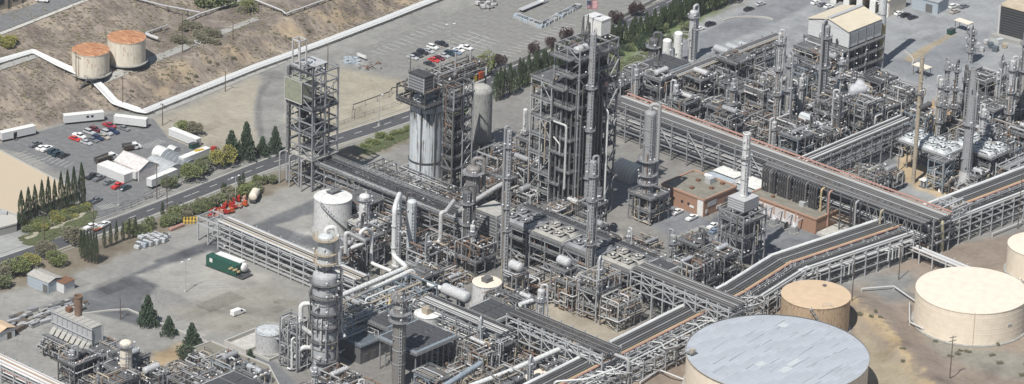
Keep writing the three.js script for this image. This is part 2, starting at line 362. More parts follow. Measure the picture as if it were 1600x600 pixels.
// an open steel structure: columns, beams, braces, floors, handrails
function frame(name, label, category, a, b, o) {
  const { nx = 2, nz = 2, dx = 6, dz = 6, lv = [6, 12], m = M.steel, cw = 0.42, decks = lv, deckM = M.grate, rail = true, brace = 0.5, seed = 1, group, y0 = 0, turn = GRID, jung = 0, lampN = 4, stub = 0 } = o;
  const r = rng(seed * 977 + 13), t = thing(name, label, category, world(a, b, y0), turn, group), W = nx * dx, D = nz * dz, top = lv[lv.length - 1] + stub;
  for (let i = 0; i <= nx; i++) for (let k = 0; k <= nz; k++) if (nx * nz < 5 || i % nx === 0 || k % nz === 0 || r() < 0.5) slab(t, 'column', m, i * dx, o.colFrom ?? 0, k * dz, cw, top - (o.colFrom ?? 0), cw);
  for (const y of lv) {
    for (let k = 0; k <= nz; k++) box(t, 'beam', m, W / 2, y - 0.3, k * dz, W, 0.5, cw * 0.7);
    for (let i = 0; i <= nx; i++) box(t, 'beam', m, i * dx, y - 0.32, D / 2, cw * 0.7, 0.48, D);
    if (decks.includes(y)) {
      box(t, 'deck', deckM, W / 2, y + 0.03, D / 2, W + 0.6, 0.1, D + 0.6);
      if (rail) part(t, 'handrail', gRail([[-0.3, -0.3], [W + 0.3, -0.3], [W + 0.3, D + 0.3], [-0.3, D + 0.3]], y), M.steelPale);
    }
  }
  const ys = o.colFrom ? lv : [0, ...lv];
  for (let l = 0; l + 1 < ys.length; l++) {
    const ya = ys[l] + 0.1, yb = ys[l + 1] - 0.5;
    for (let i = 0; i < nx; i++) for (const z of [0, D]) if (r() < brace) { const f = r() < 0.5; beam(t, 'brace', m, V((i + (f ? 0 : 1)) * dx, ya, z), V((i + (f ? 1 : 0)) * dx, yb, z), cw * 0.6); }
    for (let k = 0; k < nz; k++) for (const x of [0, W]) if (r() < brace) { const f = r() < 0.5; beam(t, 'brace', m, V(x, ya, (k + (f ? 0 : 1)) * dz), V(x, yb, (k + (f ? 1 : 0)) * dz), cw * 0.6); }
  }
  if (jung) jungle(t, -0.6, W + 0.6, 0.8, lv[lv.length - 1] + (o.jtop ?? 0.5), -0.6, D + 0.6, jung, seed * 31 + 5, o.rmin ?? 0.13, o.rmax ?? 0.42, o.jm ?? JM);
  const L = []; for (let i = 0; i < lampN; i++) L.push([r() * W, pick(lv, r) + 1.5, r() < 0.5 ? D + 0.3 : r() * D]); lamps(t, L);
  return t;
}
// a run of pipes on bents: along local x from 0 to len, width along z
function rack(name, label, a, b, len, width, o) {
  const { lv = [5, 8], bay = 6, m = M.steel, turn = GRID, group, seed = 3, tiers = [[12, null], [12, null]], truss = false, cw = 0.4, y0 = 0, mids = [], skip = () => false, dens = 1 } = o;
  const r = rng(seed * 131 + 7), t = thing(name, label, 'pipe rack', world(a, b, y0), turn, group), n = Math.max(1, Math.round(len / bay)), st = len / n, top = lv[lv.length - 1];
  for (let i = 0; i <= n; i++) {
    if (skip(i * st)) continue;
    for (const z of [0, width]) slab(t, 'column', m, i * st, 0, z, cw, top + 0.7, cw);
    for (const y of lv) box(t, 'beam', m, i * st, y - 0.25, width / 2, cw * 0.8, 0.5, width);
    if (i % 4 === 1) beam(t, 'brace', m, V(i * st, 0.2, 0), V(i * st, lv[0] - 0.5, width), 0.2);
  }
  for (const y of [...lv, ...mids]) for (const z of [0, width]) box(t, 'girder', m, len / 2, y - 0.3, z, len, 0.42, cw * 0.6);
  if (truss) for (let i = 0; i < n; i++) for (const z of [0, width]) { const f = i % 2; for (let l = 0; l + 1 < lv.length; l++) beam(t, 'brace', m, V((i + f) * st, lv[l], z), V((i + 1 - f) * st, lv[l + 1] - 0.5, z), 0.22); }
  tiers.forEach(([cnt, list], l) => {
    const y = lv[l]; let z = 0.7;
    const gap = (width - 1.2) / Math.max(1, cnt);
    for (let k = 0; k < cnt; k++, z += gap) {
      if (r() > dens) continue;
      const s = list ? list[k % list.length] : null, rr = s ? s[1] : pick([0.12, 0.16, 0.2, 0.25, 0.3], r), pm = s ? M[s[0]] : M[pick(o.pm ?? JM, r)];
      let x0 = -0.5, x1 = len + 0.5; if (!s && r() < 0.25) (r() < 0.5 ? (x0 = len * r() * 0.5) : (x1 = len * (0.5 + r() * 0.5)));
      rod(t, 'pipe', pm, V(x0, y + rr, z + rr), V(x1, y + rr, z + rr), rr);
    }
  });
  return t;
}
// ring platform part with handrail and brackets
const platCache = {};
function gPlatform(r, w, a0, a1) {
  const key = [r, w, a0, a1].map((v) => v.toFixed(2)).join();
  if (platCache[key]) return platCache[key];
  const n = Math.max(6, Math.round((a1 - a0) / 0.4)), g = [], s = new THREE.Shape();
  s.absarc(0, 0, r + w, a0, a1, false); s.absarc(0, 0, r, a1, a0, true);
  const d = new THREE.ExtrudeGeometry(s, { depth: 0.16, bevelEnabled: false, curveSegments: n }); d.rotateX(Math.PI / 2); g.push(d);
  const ring = (y) => { for (let i = 0; i < n; i++) { const u = lerp(a0, a1, i / n), v = lerp(a0, a1, (i + 1) / n); g.push(gBar(V((r + w) * Math.cos(u), y, (r + w) * Math.sin(u)), V((r + w) * Math.cos(v), y, (r + w) * Math.sin(v)), 0.065)); } };
  ring(1.1); ring(0.6);
  for (let i = 0; i <= n; i++) { const u = lerp(a0, a1, i / n), c = Math.cos(u), q = Math.sin(u); g.push(gBar(V((r + w) * c, 0, (r + w) * q), V((r + w) * c, 1.1, (r + w) * q), 0.06)); if (i % 2 === 0) g.push(gBar(V(r * c, -1.2, r * q), V((r + w) * c, -0.1, (r + w) * q), 0.12)); }
  return (platCache[key] = merge(g));
}
// a tall process column
function column(label, a, b, r, h, o = {}) {
  const { m = M.vesselGrey, plats = [], bands = 0, top = 'dome', skirt = 0.1, turn = GRID, name = 'process_column', category = 'column', group, taper = 1, y0 = 0, over = true, seed = 1, ladder = true, platM = M.steel, seg = 20, vapourM = null } = o;
  const t = thing(name, label, category, world(a, b, y0), turn, group), rr = rng(seed * 71 + 3);
  const prof = [[r * 1.12, 0], [r * 1.12, 0.5], [r, 0.6], [r, h * skirt], [r * 1.02, h * skirt + 0.1], [r * taper, h]];
  if (o.neck) { const [f, k] = o.neck; prof.pop(); prof.push([r, h * f], [r * k, h * f + r * 0.9], [r * k, h]); }
  const rt = o.neck ? r * o.neck[1] : r * taper;
  if (top === 'dome') prof.push(...dome(rt, h, 0.5).slice(1)); else prof.push([rt * 1.08, h], [rt * 1.08, h + 0.4], [rt * 0.9, h + 0.4], [rt * 0.86, h - 2], [0, h - 2]);
  lathe(t, 'shell', m, prof, seg);
  for (let i = 1; i <= bands; i++) lathe(t, 'band', platM, [[r * lerp(1, taper, i / bands) + 0.02, 0], [r * lerp(1, taper, i / bands) + 0.16, 0.05], [r * lerp(1, taper, i / bands) + 0.16, 0.3], [r * lerp(1, taper, i / bands) + 0.02, 0.35]], seg).position.y = h * (skirt + (1 - skirt) * i / (bands + 1));
  const L = [];
  plats.forEach(([f0, w0 = 1.2, a0 = 0.4, a1 = 5.2], i) => {
    const f = f0 > 0.93 && top === 'dome' && r < 2 ? 0.9 : f0, w = r < 2 ? w0 * 0.8 : w0;
    const local = r * lerp(1, taper, f) + 0.03;
    part(t, 'platform', gPlatform(local, w, a0, a1), platM, 0, f * h, 0);
    const u = lerp(a0, a1, rr()); L.push([(local + w) * Math.cos(u), f * h + 1.4, (local + w) * Math.sin(u)], [-(local + w) * 0.6, f * h + 1.4, (local + w) * 0.75]);
  });
  lamps(t, L);
  if (ladder) {
    const g = [], u = 2.2, c = Math.cos(u), s = Math.sin(u), q = r + 0.35, e = V(-s, 0, c).multiplyScalar(0.35), p = V(c * q, 0, s * q);
    for (const k of [-1, 1]) g.push(gBar(p.clone().addScaledVector(e, k).setY(1), p.clone().addScaledVector(e, k).setY(h), 0.12));
    for (let y = 1.5; y < h; y += 1.2) g.push(gBar(p.clone().addScaledVector(e, -1).setY(y), p.clone().addScaledVector(e, 1).setY(y), 0.1));
    part(t, 'ladder', merge(g), M.steelPale);
  }
  if (over && top === 'dome') {
    const d = r * 0.28 + 0.08, u = o.overAng ?? 0.8, c = Math.cos(u), s = Math.sin(u), q = r + d + 0.3;
    pipe(t, 'overhead_pipe', vapourM ?? m, [V(0, h + rt * 0.4, 0), V(0, h + rt * 0.5 + d * 3.2, 0), V(c * q, h + rt * 0.5 + d * 3.2, s * q), V(c * q, 1.5 + rr() * h * 0.3, s * q)], d, 10);
    for (let i = 0; i < 2; i++) { const v = 2.6 + i * 0.7, q2 = r + 0.3, yt = h * (0.5 + 0.4 * rr()); pipe(t, 'riser_pipe', M[pick(JM, rr)], [V(0, yt, 0), V(Math.cos(v) * q2, yt, Math.sin(v) * q2), V(Math.cos(v) * q2, 1, Math.sin(v) * q2)], 0.16 + 0.1 * rr(), 6); }
  }
  for (let i = 0; i < 3; i++) { const u = 1.2 + rr() * 2.6, y = h * (0.2 + 0.7 * rr()); rod(t, 'manway', m, V(0, y, 0), V(Math.cos(u) * (r + 0.5), y, Math.sin(u) * (r + 0.5)), 0.35); }
  return t;
}
// horizontal vessel on saddles, along local x
function drum(label, a, b, y, r, len, o = {}) {
  const { m = M.vesselGrey, turn = GRID, group, name = 'horizontal_drum', category = 'drum' } = o;
  const t = thing(name, label, category, world(a, b, y), turn, group), c = r + 0.7;
  const g = gLathe([...dome(r, len / 2, 0.45).map(([x, yy]) => [x, -yy]).reverse(), ...dome(r, len / 2, 0.45)], 18, 4); g.rotateZ(Math.PI / 2);
  part(t, 'shell', g, m, 0, c, 0);
  for (const s of [-1, 1]) slab(t, 'saddle', M.steelMid, s * len * 0.3, 0, 0, 0.5, c - r * 0.55, r * 1.5);
  for (const s of [-0.25, 0.3]) rod(t, 'nozzle', m, V(s * len, c, 0), V(s * len, c + r + 0.5, 0), 0.22);
  return t;
}
// fin-fan cooler: legs, plenum, fan rings
const fanRing = gLathe([[1, 0], [1.06, 0.1], [1, 0.55], [0.95, 0.55], [0.93, 0.05], [0, 0.05]], 20, 3);
const fanBlade = merge([0, 1, 2, 3].map((k) => { const g = gBox(0.45, 0.24, 0, 0.86, 0.03, 0.2); g.rotateY(k * Math.PI / 2); return g; }));
function cooler(label, a, b, y, nx, nz, bayX, bayZ, o = {}) {
  const { m = M.steelPale, legs = y, turn = GRID, group, deckM = M.steelMid, hood = 1.2, fans = true } = o;
  const t = thing('fin_fan_cooler', label, 'cooler', world(a, b, 0), turn, group), W = nx * bayX, D = nz * bayZ;
  if (legs) for (let i = 0; i <= nx; i++) for (const z of [0, D]) slab(t, 'leg', M.steel, i * bayX, 0, z, 0.35, y, 0.35);
  box(t, 'tube_bundle', deckM, W / 2, y + 0.45, D / 2, W + 0.3, 0.9, D + 0.3);
  box(t, 'header_box', m, W / 2, y + 0.5, D + 0.45, W, 0.7, 0.5); box(t, 'header_box', m, W / 2, y + 0.5, -0.45, W, 0.7, 0.5);
  part(t, 'handrail', gRail([[-1, -1.2], [W + 1, -1.2], [W + 1, D + 1.2], [-1, D + 1.2]], y), M.steelPale);
  box(t, 'walkway', M.grate, W / 2, y - 0.08, D + 0.9, W + 2, 0.12, 1.1); box(t, 'walkway', M.grate, -0.7, y - 0.08, D / 2, 1.1, 0.12, D + 1.2);
  for (let i = 0; i < nx; i++) for (let k = 0; k < nz; k++) {
    const f = Math.min(bayX, bayZ) * 0.4, cx = (i + 0.5) * bayX, cz = (k + 0.5) * bayZ;
    if (!fans) { box(t, 'louvre_panel', M.louvre, cx, y + 1.05, cz, bayX * 0.84, 0.2, bayZ * 0.95); continue; }
    const s = new THREE.CylinderGeometry(f * 1.42, Math.min(bayX, bayZ) * 0.7, hood, 4, 1, true); s.rotateY(Math.PI / 4); s.scale(bayX / Math.min(bayX, bayZ), 1, bayZ / Math.min(bayX, bayZ));
    const h = part(t, 'hood', s, m, cx, y + 0.9 + hood / 2, cz);
    const ring = part(h, 'fan_ring', fanRing, m, 0, hood / 2 - 0.05, 0); ring.scale.set(f, 1.1, f);
    const bl = part(h, 'fan_blades', fanBlade, M.black, 0, hood / 2 + 0.1, 0); bl.scale.set(f, 1, f); bl.rotation.y = i + k;
    const hub = part(h, 'fan_hub', CYL8, M.lamp, 0, hood / 2 + 0.42, 0); hub.scale.set(f * 0.16, 0.3, f * 0.16);
  }
  return t;
}
// storage tank
function tank(label, c, r, h, o = {}) {
  const { shellM = M.white, roofM = shellM, roofRise = 0.05, name = 'storage_tank', uvs = 6, group } = o;
  const t = thing(name, label, 'tank', c, GRID, group);
  lathe(t, 'shell', shellM, [[r, 0], [r, h], [r + 0.12, h], [r + 0.12, h - 0.25], [r, h - 0.25]], 64, uvs);
  const g = gLathe([[r + 0.14, h + 0.02], [r * 0.5, h + r * roofRise * 0.5], [0, h + r * roofRise]], 64, uvs), p = g.attributes.position, u = g.attributes.uv;
  for (let i = 0; i < p.count; i++) u.setXY(i, p.getX(i) / (o.roofUv ?? 14), p.getZ(i) / (o.roofUv ?? 14));
  part(t, 'roof', g, roofM);
  lathe(t, 'foundation_ring', M.concrete, [[r + 0.05, 0], [r + 0.9, 0], [r + 0.9, 0.35], [r + 0.02, 0.4]], 48);
  return t;
}
function stairOn(t, r, h, a0, a1, m = M.steelPale) {
  const g = [], n = Math.round(Math.abs(a1 - a0) * r / 0.8);
  for (let i = 0; i <= n; i++) { const u = lerp(a0, a1, i / n), y = lerp(0.3, h, i / n), c = Math.cos(u), s = Math.sin(u); const b = new THREE.BoxGeometry(0.9, 0.12, 0.95); b.rotateY(-u); b.translate(c * (r + 0.55), y, s * (r + 0.55)); g.push(b); if (i) { const v = lerp(a0, a1, (i - 1) / n), y2 = lerp(0.3, h, (i - 1) / n); g.push(gBar(V(Math.cos(v) * (r + 1), y2 + 1, Math.sin(v) * (r + 1)), V(c * (r + 1), y + 1, s * (r + 1)), 0.12)); g.push(gBar(V(Math.cos(v) * (r + 1), y2 - 0.1, Math.sin(v) * (r + 1)), V(c * (r + 1), y - 0.1, s * (r + 1)), 0.25)); } }
  part(t, 'spiral_stair', merge(g), m);
}

// ---------------------------------------------------------------- ground
const GN = 2048, GX0 = -270, GZ0 = -330, GS = 540;
function zone(list, soft, ...c) { const p = flat(list); const xs = p.map((q) => q[0]), zs = p.map((q) => q[1]); return { p, soft, c, x0: Math.min(...xs) - 8, x1: Math.max(...xs) + 8, z0: Math.min(...zs) - 8, z1: Math.max(...zs) + 8 }; }
function inZone(q, x, z) {
  if (x < q.x0 || x > q.x1 || z < q.z0 || z > q.z1) return 0;
  let inn = false, best = 1e9; const p = q.p;
  for (let i = 0, j = p.length - 1; i < p.length; j = i++) {
    const [xi, zi] = p[i], [xj, zj] = p[j];
    if ((zi > z) !== (zj > z) && x < (xj - xi) * (z - zi) / (zj - zi) + xi) inn = !inn;
    const ux = xj - xi, uz = zj - zi, t = clamp(((x - xi) * ux + (z - zi) * uz) / (ux * ux + uz * uz), 0, 1), d = len2(x - xi - ux * t, z - zi - uz * t);
    if (d < best) best = d;
  }
  return sstep(inn ? best : -best, -q.soft, q.soft);
}
const ZONES = [
  // far yard, plant floor, bare earth, verge, tank field
  zone([[930, 150], [1010, 70], [1230, -20], [1700, -60], [1700, 330], [1500, 330]], 2, 138, 140, 141),
  zone([[640, 215], [870, 105], [960, 150], [1120, 190], [1480, 330], [1250, 440], [1000, 520], [840, 640], [400, 640], [520, 420], [560, 300]], 3, 122, 120, 116),
  zone([[955, 150], [1030, 118], [1130, 78], [1200, 90], [1290, 130], [1370, 130], [1400, 165], [1420, 235], [1380, 290], [1200, 225]], 2, 112, 113, 114),
  zone([[750, 470], [860, 470], [1000, 500], [960, 545], [900, 545], [820, 500]], 3, 150, 142, 127),
  zone([[1390, 270], [1420, 235], [1490, 300], [1480, 318]], 2, 170, 152, 124),
  zone([[1440, 170], [1475, 150], [1490, 200], [1450, 215]], 2, 158, 132, 100),
  zone([[450, 135], [520, 105], [620, 120], [700, 155], [640, 185], [560, 215], [500, 235], [440, 232]], 4, 150, 144, 129),
  zone([[240, 185], [400, 118], [420, 140], [404, 190], [402, 240], [330, 250], [262, 215]], 4, 148, 142, 128),
  zone([[120, 460], [200, 420], [340, 355], [500, 300], [520, 420], [480, 520], [440, 600], [330, 530], [200, 480]], 6, 133, 132, 128),
  zone([[-40, 420], [190, 360], [520, 236], [660, 196], [640, 225], [420, 305], [250, 372], [90, 440], [-40, 470]], 3, 112, 104, 90),
  zone([[560, 228], [650, 192], [760, 150], [760, 165], [650, 212], [570, 243]], 2, 92, 106, 68),
  zone([[900, 140], [1100, 30], [1160, -10], [1110, -20], [860, 80], [800, 130]], 3, 96, 108, 72),
  zone([[960, 630], [1080, 530], [1210, 470], [1330, 455], [1440, 395], [1700, 330], [1700, 700], [960, 700]], 3, 130, 118, 106),
  zone([[1330, 500], [1390, 555], [1440, 620], [1345, 620], [1352, 560]], 4, 146, 136, 116),
  zone([[1440, 520], [1600, 560], [1700, 570], [1700, 600], [1560, 590], [1470, 560]], 3, 126, 122, 112),
  zone([[1340, 435], [1430, 430], [1425, 470], [1380, 478]], 4, 116, 116, 114),
  // worn asphalt: the access loop, the yard drives and the plant roads
  zone([[425, 114], [500, 88], [600, 50], [700, 10], [735, -8], [775, -8], [700, 27], [600, 67], [500, 107], [460, 127], [446, 148], [442, 190], [452, 226], [410, 238], [400, 200], [396, 165], [403, 134]], 0.6, 126, 125, 121),
  zone([[407, 138], [420, 126], [424, 130], [412, 142], [406, 168], [412, 205], [420, 232], [412, 232], [401, 200], [400, 165]], 0.9, 104, 103, 101),
  zone([[60, 480], [150, 452], [230, 418], [345, 374], [492, 310], [497, 330], [430, 352], [470, 366], [505, 372], [500, 392], [440, 376], [395, 372], [270, 428], [222, 470], [260, 510], [230, 512], [150, 490]], 0.9, 92, 93, 95),
  zone([[240, 408], [345, 370], [400, 350], [400, 358], [345, 380], [262, 418]], 0.7, 84, 85, 88),
  zone([[212, 430], [330, 392], [420, 430], [400, 470], [300, 470]], 1.4, 148, 146, 140),
  zone([[392, 552], [430, 566], [466, 600], [470, 630], [420, 630], [400, 590], [385, 566]], 0.6, 108, 109, 111),
  zone([[975, 300], [1040, 305], [1110, 345], [1165, 300], [1180, 330], [1290, 368], [1250, 395], [1100, 395], [1010, 350]], 1.5, 112, 114, 117),
  zone([[930, 138], [1010, 92], [1130, 36], [1230, -18], [1330, -22], [1200, 40], [1110, 76], [1010, 122], [955, 152]], 1.2, 116, 118, 121),
  zone([[1370, 105], [1480, 60], [1560, 45], [1530, 100], [1430, 130]], 3, 124, 127, 130),
  zone([[1410, 92], [1488, 50], [1490, 54], [1425, 98]], 0.8, 152, 140, 118),
  zone([[235, 548], [300, 535], [300, 560], [250, 572]], 2.5, 158, 140, 112),
  zone([[270, 480], [420, 440], [480, 470], [420, 520], [320, 520]], 5, 134, 131, 122),
  zone([[-20, 290], [25, 355], [60, 420], [-40, 440]], 2, 140, 141, 139),
];
const CN = 512, coarse = Array.from({ length: 8 }, () => new Float32Array((CN + 1) * (CN + 1)));   // big, mid, r, g, b, toe distance, bund distance, stain
for (let j = 0, k = 0; j <= CN; j++) for (let i = 0; i <= CN; i++, k++) {
  const x = GX0 + i / CN * GS, z = GZ0 + (1 - j / CN) * GS, big = fbm(x * 0.022, z * 0.022, 4, 1), mid = fbm(x * 0.13, z * 0.13, 3, 2), wx = x + mid * 6, wz = z + big * 9;
  let r = 131, g = 130, b = 126;
  for (const q of ZONES) { const w = q.soft < 2 ? inZone(q, x + mid * 1.2, z + mid * 1.2) : inZone(q, wx, wz); if (w > 0) { r = lerp(r, q.c[0], w); g = lerp(g, q.c[1], w); b = lerp(b, q.c[2], w); } }
  const st = clamp((fbm(x * 0.06 + 40, z * 0.06, 4, 15) - 0.13) * 4, 0, 1) * 24;                // oil and wet stains
  [big, mid, r, g, b, -polyDist(x, z, TOE), polyDist(x, z, BUND), st].forEach((v, n) => { coarse[n][k] = v; });
}
const cell = (() => { const t = new Float32Array(256 * 256), r = rng(99); for (let i = 0; i < t.length; i++) t[i] = r() * 2 - 1; return (x, y) => { const xi = Math.floor(x), yi = Math.floor(y), u = x - xi, v = y - yi, a = (xi & 255) + ((yi & 255) << 8), b = ((xi + 1) & 255) + ((yi & 255) << 8), c = (xi & 255) + (((yi + 1) & 255) << 8), d = ((xi + 1) & 255) + (((yi + 1) & 255) << 8); return (t[a] * (1 - u) + t[b] * u) * (1 - v) + (t[c] * (1 - u) + t[d] * u) * v; }; })();
const groundTex = dataTex(GN, GN, (i, j) => {
  const x = GX0 + (i + 0.5) / GN * GS, z = GZ0 + (1 - (j + 0.5) / GN) * GS, ci = (i + 0.5) / GN * CN, cj = (j + 0.5) / GN * CN, i0 = Math.floor(ci), j0 = Math.floor(cj), u = ci - i0, v0 = cj - j0, k0 = j0 * (CN + 1) + i0;
  const at = (n) => { const A = coarse[n]; return (A[k0] * (1 - u) + A[k0 + 1] * u) * (1 - v0) + (A[k0 + CN + 1] * (1 - u) + A[k0 + CN + 2] * u) * v0; };
  const big = at(0), mid = at(1), t = at(5), bd = at(6), fine = cell(x * 0.9, z * 0.9), grit = cell(x * 3.3 + 7, z * 3.3);
  let r = at(2), g = at(3), b = at(4);
  if (t > -6) {
    const ga = x * CG - z * SG, gb = x * SG + z * CG, streak = cell(ga * 1.7, gb * 0.42), tuft = cell(ga * 3.6, gb * 1.3), cl = cell(ga * 0.4, gb * 0.16) * 0.6 + mid, k = sstep(t, -2.5, 1.5 + mid * 4), west = sstep(-x, 128, 150);
    const dry = clamp(0.5 + streak * 0.34 + tuft * 0.34 + cl * 0.5 + big * 0.5, 0, 1);
    let hr = lerp(102, 152, dry), hg = lerp(94, 140, dry), hb = lerp(88, 125, dry);
    const cut = (1 - west) * sstep(t, 2, 6) * (1 - sstep(t, 13, 19)) * clamp(0.2 + cell(x * 0.12, z * 0.12) * 1.0 + mid * 2.2 + fine * 0.35, 0, 1);
    hr = lerp(hr, 158, cut * 0.55); hg = lerp(hg, 138, cut * 0.55); hb = lerp(hb, 108, cut * 0.55);
    const terr = (1 - west) * sstep(t, 17, 22) * (1 - sstep(t, 46, 56)) * 0.75;
    hr = lerp(hr, 116 + mid * 46, terr); hg = lerp(hg, 107 + mid * 46, terr); hb = lerp(hb, 100 + mid * 42, terr);
    r = lerp(r, hr, k); g = lerp(g, hg, k); b = lerp(b, hb, k);
  }
  if (Math.abs(bd) < 12) { const k = (1 - sstep(Math.abs(bd - 1 + mid * 7 + fine * 1.2), 0.5, 4.5)) * clamp(0.75 + mid * 2.2 + fine * 0.25, 0, 1); r = lerp(r, 164, k); g = lerp(g, 146, k); b = lerp(b, 114, k); }
  const v = big * 22 + mid * 18 + fine * 6 + grit * 7 - at(7) * 0.7;
  return [r + v, g + v, b + v * 0.92];
});
{ // paving patches, tyre tracks and cracks laid over the yards
  const D = groundTex.image.data, r = rng(61), px = GN / GS, put = (x, z, v, c = [1, 1, 1]) => { const i = Math.round((x - GX0) * px), j = GN - 1 - Math.round((z - GZ0) * px); if (i < 0 || j < 0 || i >= GN || j >= GN) return; const k = (j * GN + i) * 4; for (let q = 0; q < 3; q++) D[k + q] = clamp(D[k + q] + v * c[q], 0, 255); };
  const yards = [zone([[130, 470], [340, 360], [500, 310], [520, 420], [470, 540], [330, 530]], 1), zone([[0, 460], [200, 430], [230, 520], [60, 540], [-20, 540]], 1), zone([[960, 130], [1200, 20], [1500, 0], [1600, 60], [1450, 120], [1390, 110], [1200, 60], [1010, 130]], 1), zone([[240, 190], [400, 120], [560, 90], [690, 150], [520, 230], [330, 250]], 1), zone([[970, 290], [1040, 300], [1280, 370], [1240, 400], [1080, 390]], 1)];
  for (let n = 0; n < 90; n++) {
    const q = yards[n % 5], x = lerp(q.x0, q.x1, r()), z = lerp(q.z0, q.z1, r()); if (inZone(q, x, z) < 0.6) continue;
    const w = rnd(1.2, 9, r), d = rnd(0.8, 5, r), v = rnd(-17, 13, r), a = r() < 0.75 ? GRID : r() * 3, c = Math.cos(a), s = Math.sin(a), st = 1 / px;
    for (let u = -w; u < w; u += st) for (let t = -d; t < d; t += st) put(x + u * c + t * s, z - u * s + t * c, v);
  }
  for (let n = 0; n < 120; n++) {
    const q = yards[n % 5]; let x = lerp(q.x0, q.x1, r()), z = lerp(q.z0, q.z1, r()), a = r() * 6.28; if (inZone(q, x, z) < 0.6) continue;
    const track = n < 62, turn = rnd(-0.05, 0.05, r), L = track ? rnd(25, 80, r) : rnd(8, 30, r), v = track ? rnd(-9, 6, r) : -14;
    for (let l = 0; l < L; l += 0.13) { a += track ? turn * 0.13 : (r() - 0.5) * 0.35; x += Math.cos(a) * 0.13; z += Math.sin(a) * 0.13; if (inZone(q, x, z) < 0.4) break; if (track) for (const o of [-0.9, -0.75, 0.75, 0.9]) put(x - Math.sin(a) * o, z + Math.cos(a) * o, v * (0.5 + r() * 0.5)); else put(x, z, v * r()); }
  }
  for (let n = 0; n < 420; n++) { const q = yards[n % 5], x = lerp(q.x0, q.x1, r()), z = lerp(q.z0, q.z1, r()); if (inZone(q, x, z) < 0.6) continue; const R = rnd(0.25, 1.3, r) * (r() < 0.1 ? 2 : 1), v = rnd(-30, -8, r); for (let k = 0; k < R * R * 40; k++) { const u = r() * 6.28, l = Math.sqrt(r()) * R; put(x + Math.cos(u) * l, z + Math.sin(u) * l * 0.8, v * 0.4); } }
}
groundTex.needsUpdate = true;
groundTex.wrapS = groundTex.wrapT = THREE.ClampToEdgeWrapping;
const groundMat = new THREE.MeshStandardMaterial({ map: groundTex, roughness: 1 });
{
  const n = 360, pos = [], uv = [], idx = [];
  for (let j = 0; j <= n; j++) for (let i = 0; i <= n; i++) { const x = GX0 + i / n * GS, z = GZ0 + j / n * GS; pos.push(x, hill(x, z), z); uv.push(i / n, 1 - j / n); }
  for (let j = 0; j < n; j++) for (let i = 0; i < n; i++) { const a = j * (n + 1) + i, b = a + n + 1; idx.push(a, b, a + 1, a + 1, b, b + 1); }
  const g = new THREE.BufferGeometry(); g.setAttribute('position', new THREE.Float32BufferAttribute(pos, 3)); g.setAttribute('uv', new THREE.Float32BufferAttribute(uv, 2)); g.setIndex(idx); g.computeVertexNormals();
  struct('ground', g, groundMat);
  const far = new THREE.RingGeometry(262, 3500, 48, 4); far.rotateX(-Math.PI / 2);
  const f = struct('outer_ground', far, mat('dirt', 0.26, 0.24, 0.20, { rough: 1 })); f.position.set(0, -0.4, -60);
}
let lift = 0.03;
function sheet(name, list, m, uvs = 9, y) {
  const p = flat(list), g = new THREE.ShapeGeometry(new THREE.Shape(p.map(([x, z]) => new THREE.Vector2(x, -z)))); g.rotateX(-Math.PI / 2);
  const q = g.attributes.position, u = g.attributes.uv; for (let i = 0; i < q.count; i++) u.setXY(i, q.getX(i) / uvs, q.getZ(i) / uvs);
  const o = struct(name, g, m); o.position.y = y ?? (lift += 0.006); return o;
}
function stripe(parent, name, m, p, q, w, y) { const a = V(p.x, y, p.z), b = V(q.x, y, q.z); const o = beam(parent, name, m, a, b, w, 0.02); return o; }

// roads
const road = sheet('road', [[-120, 444], [0, 403], [100, 369], [200, 334], [300, 295], [400, 255], [525, 210], [600, 186], [700, 152], [800, 104], [900, 62], [1000, 18], [1090, -22], [1130, -22], [1020, 28], [900, 82], [800, 124], [700, 170], [600, 203], [525, 226], [400, 272], [300, 312], [200, 349], [100, 386], [0, 421], [-120, 462]], M.asphalt, 11);
const upperLot = sheet('parking_lot', [[528, 92], [640, 46], [780, -8], [1085, -20], [990, 18], [860, 72], [770, 114], [728, 140], [690, 134], [640, 112], [570, 92]], M.asphaltOld, 14);
const lowerLot = sheet('parking_lot', [[-40, 246], [-20, 230], [60, 206], [120, 190], [175, 178], [240, 186], [262, 215], [338, 246], [310, 266], [250, 295], [205, 322], [165, 342], [138, 330], [122, 288], [96, 268], [40, 240], [0, 232]], M.asphaltMid, 14);
{ // side-road markings and shoulders
  const c = [[-120, 453], [0, 412], [100, 377.5], [200, 341.5], [300, 303.5], [400, 263.5], [525, 218], [600, 194.5], [700, 161], [800, 114], [900, 72], [1000, 23], [1100, -22]].map(([x, y]) => P(x, y));
  const edge = (off, name, m, dash) => {
    for (let i = 0; i + 1 < c.length; i++) {
      const d = c[i + 1].clone().sub(c[i]), l = d.length(); d.divideScalar(l); const s = V(-d.z, 0, d.x).multiplyScalar(off);
      if (!dash) { stripe(road, name, m, c[i].clone().add(s), c[i + 1].clone().add(s), 0.28, 0.02); continue; }
      for (let k = 0; k + 3 < l; k += 9) stripe(road, name, m, c[i].clone().add(s).addScaledVector(d, k), c[i].clone().add(s).addScaledVector(d, k + 3.6), 0.26, 0.02);
    }
  };
  edge(4.1, 'edge_line', M.paint); edge(-4.1, 'edge_line', M.paint); edge(0, 'lane_dash', M.paint, true);
  // a pale kerb along each side of the road
  for (const off of [6.2, -6.6]) for (let i = 0; i + 1 < c.length; i++) {
    const d = c[i + 1].clone().sub(c[i]).normalize(), s = V(-d.z, 0, d.x).multiplyScalar(off);
    const o = beam(road, 'kerb', M.concrete, c[i].clone().add(s).setY(0.04), c[i + 1].clone().add(s).setY(0.04), 0.45, 0.16);
  }
}
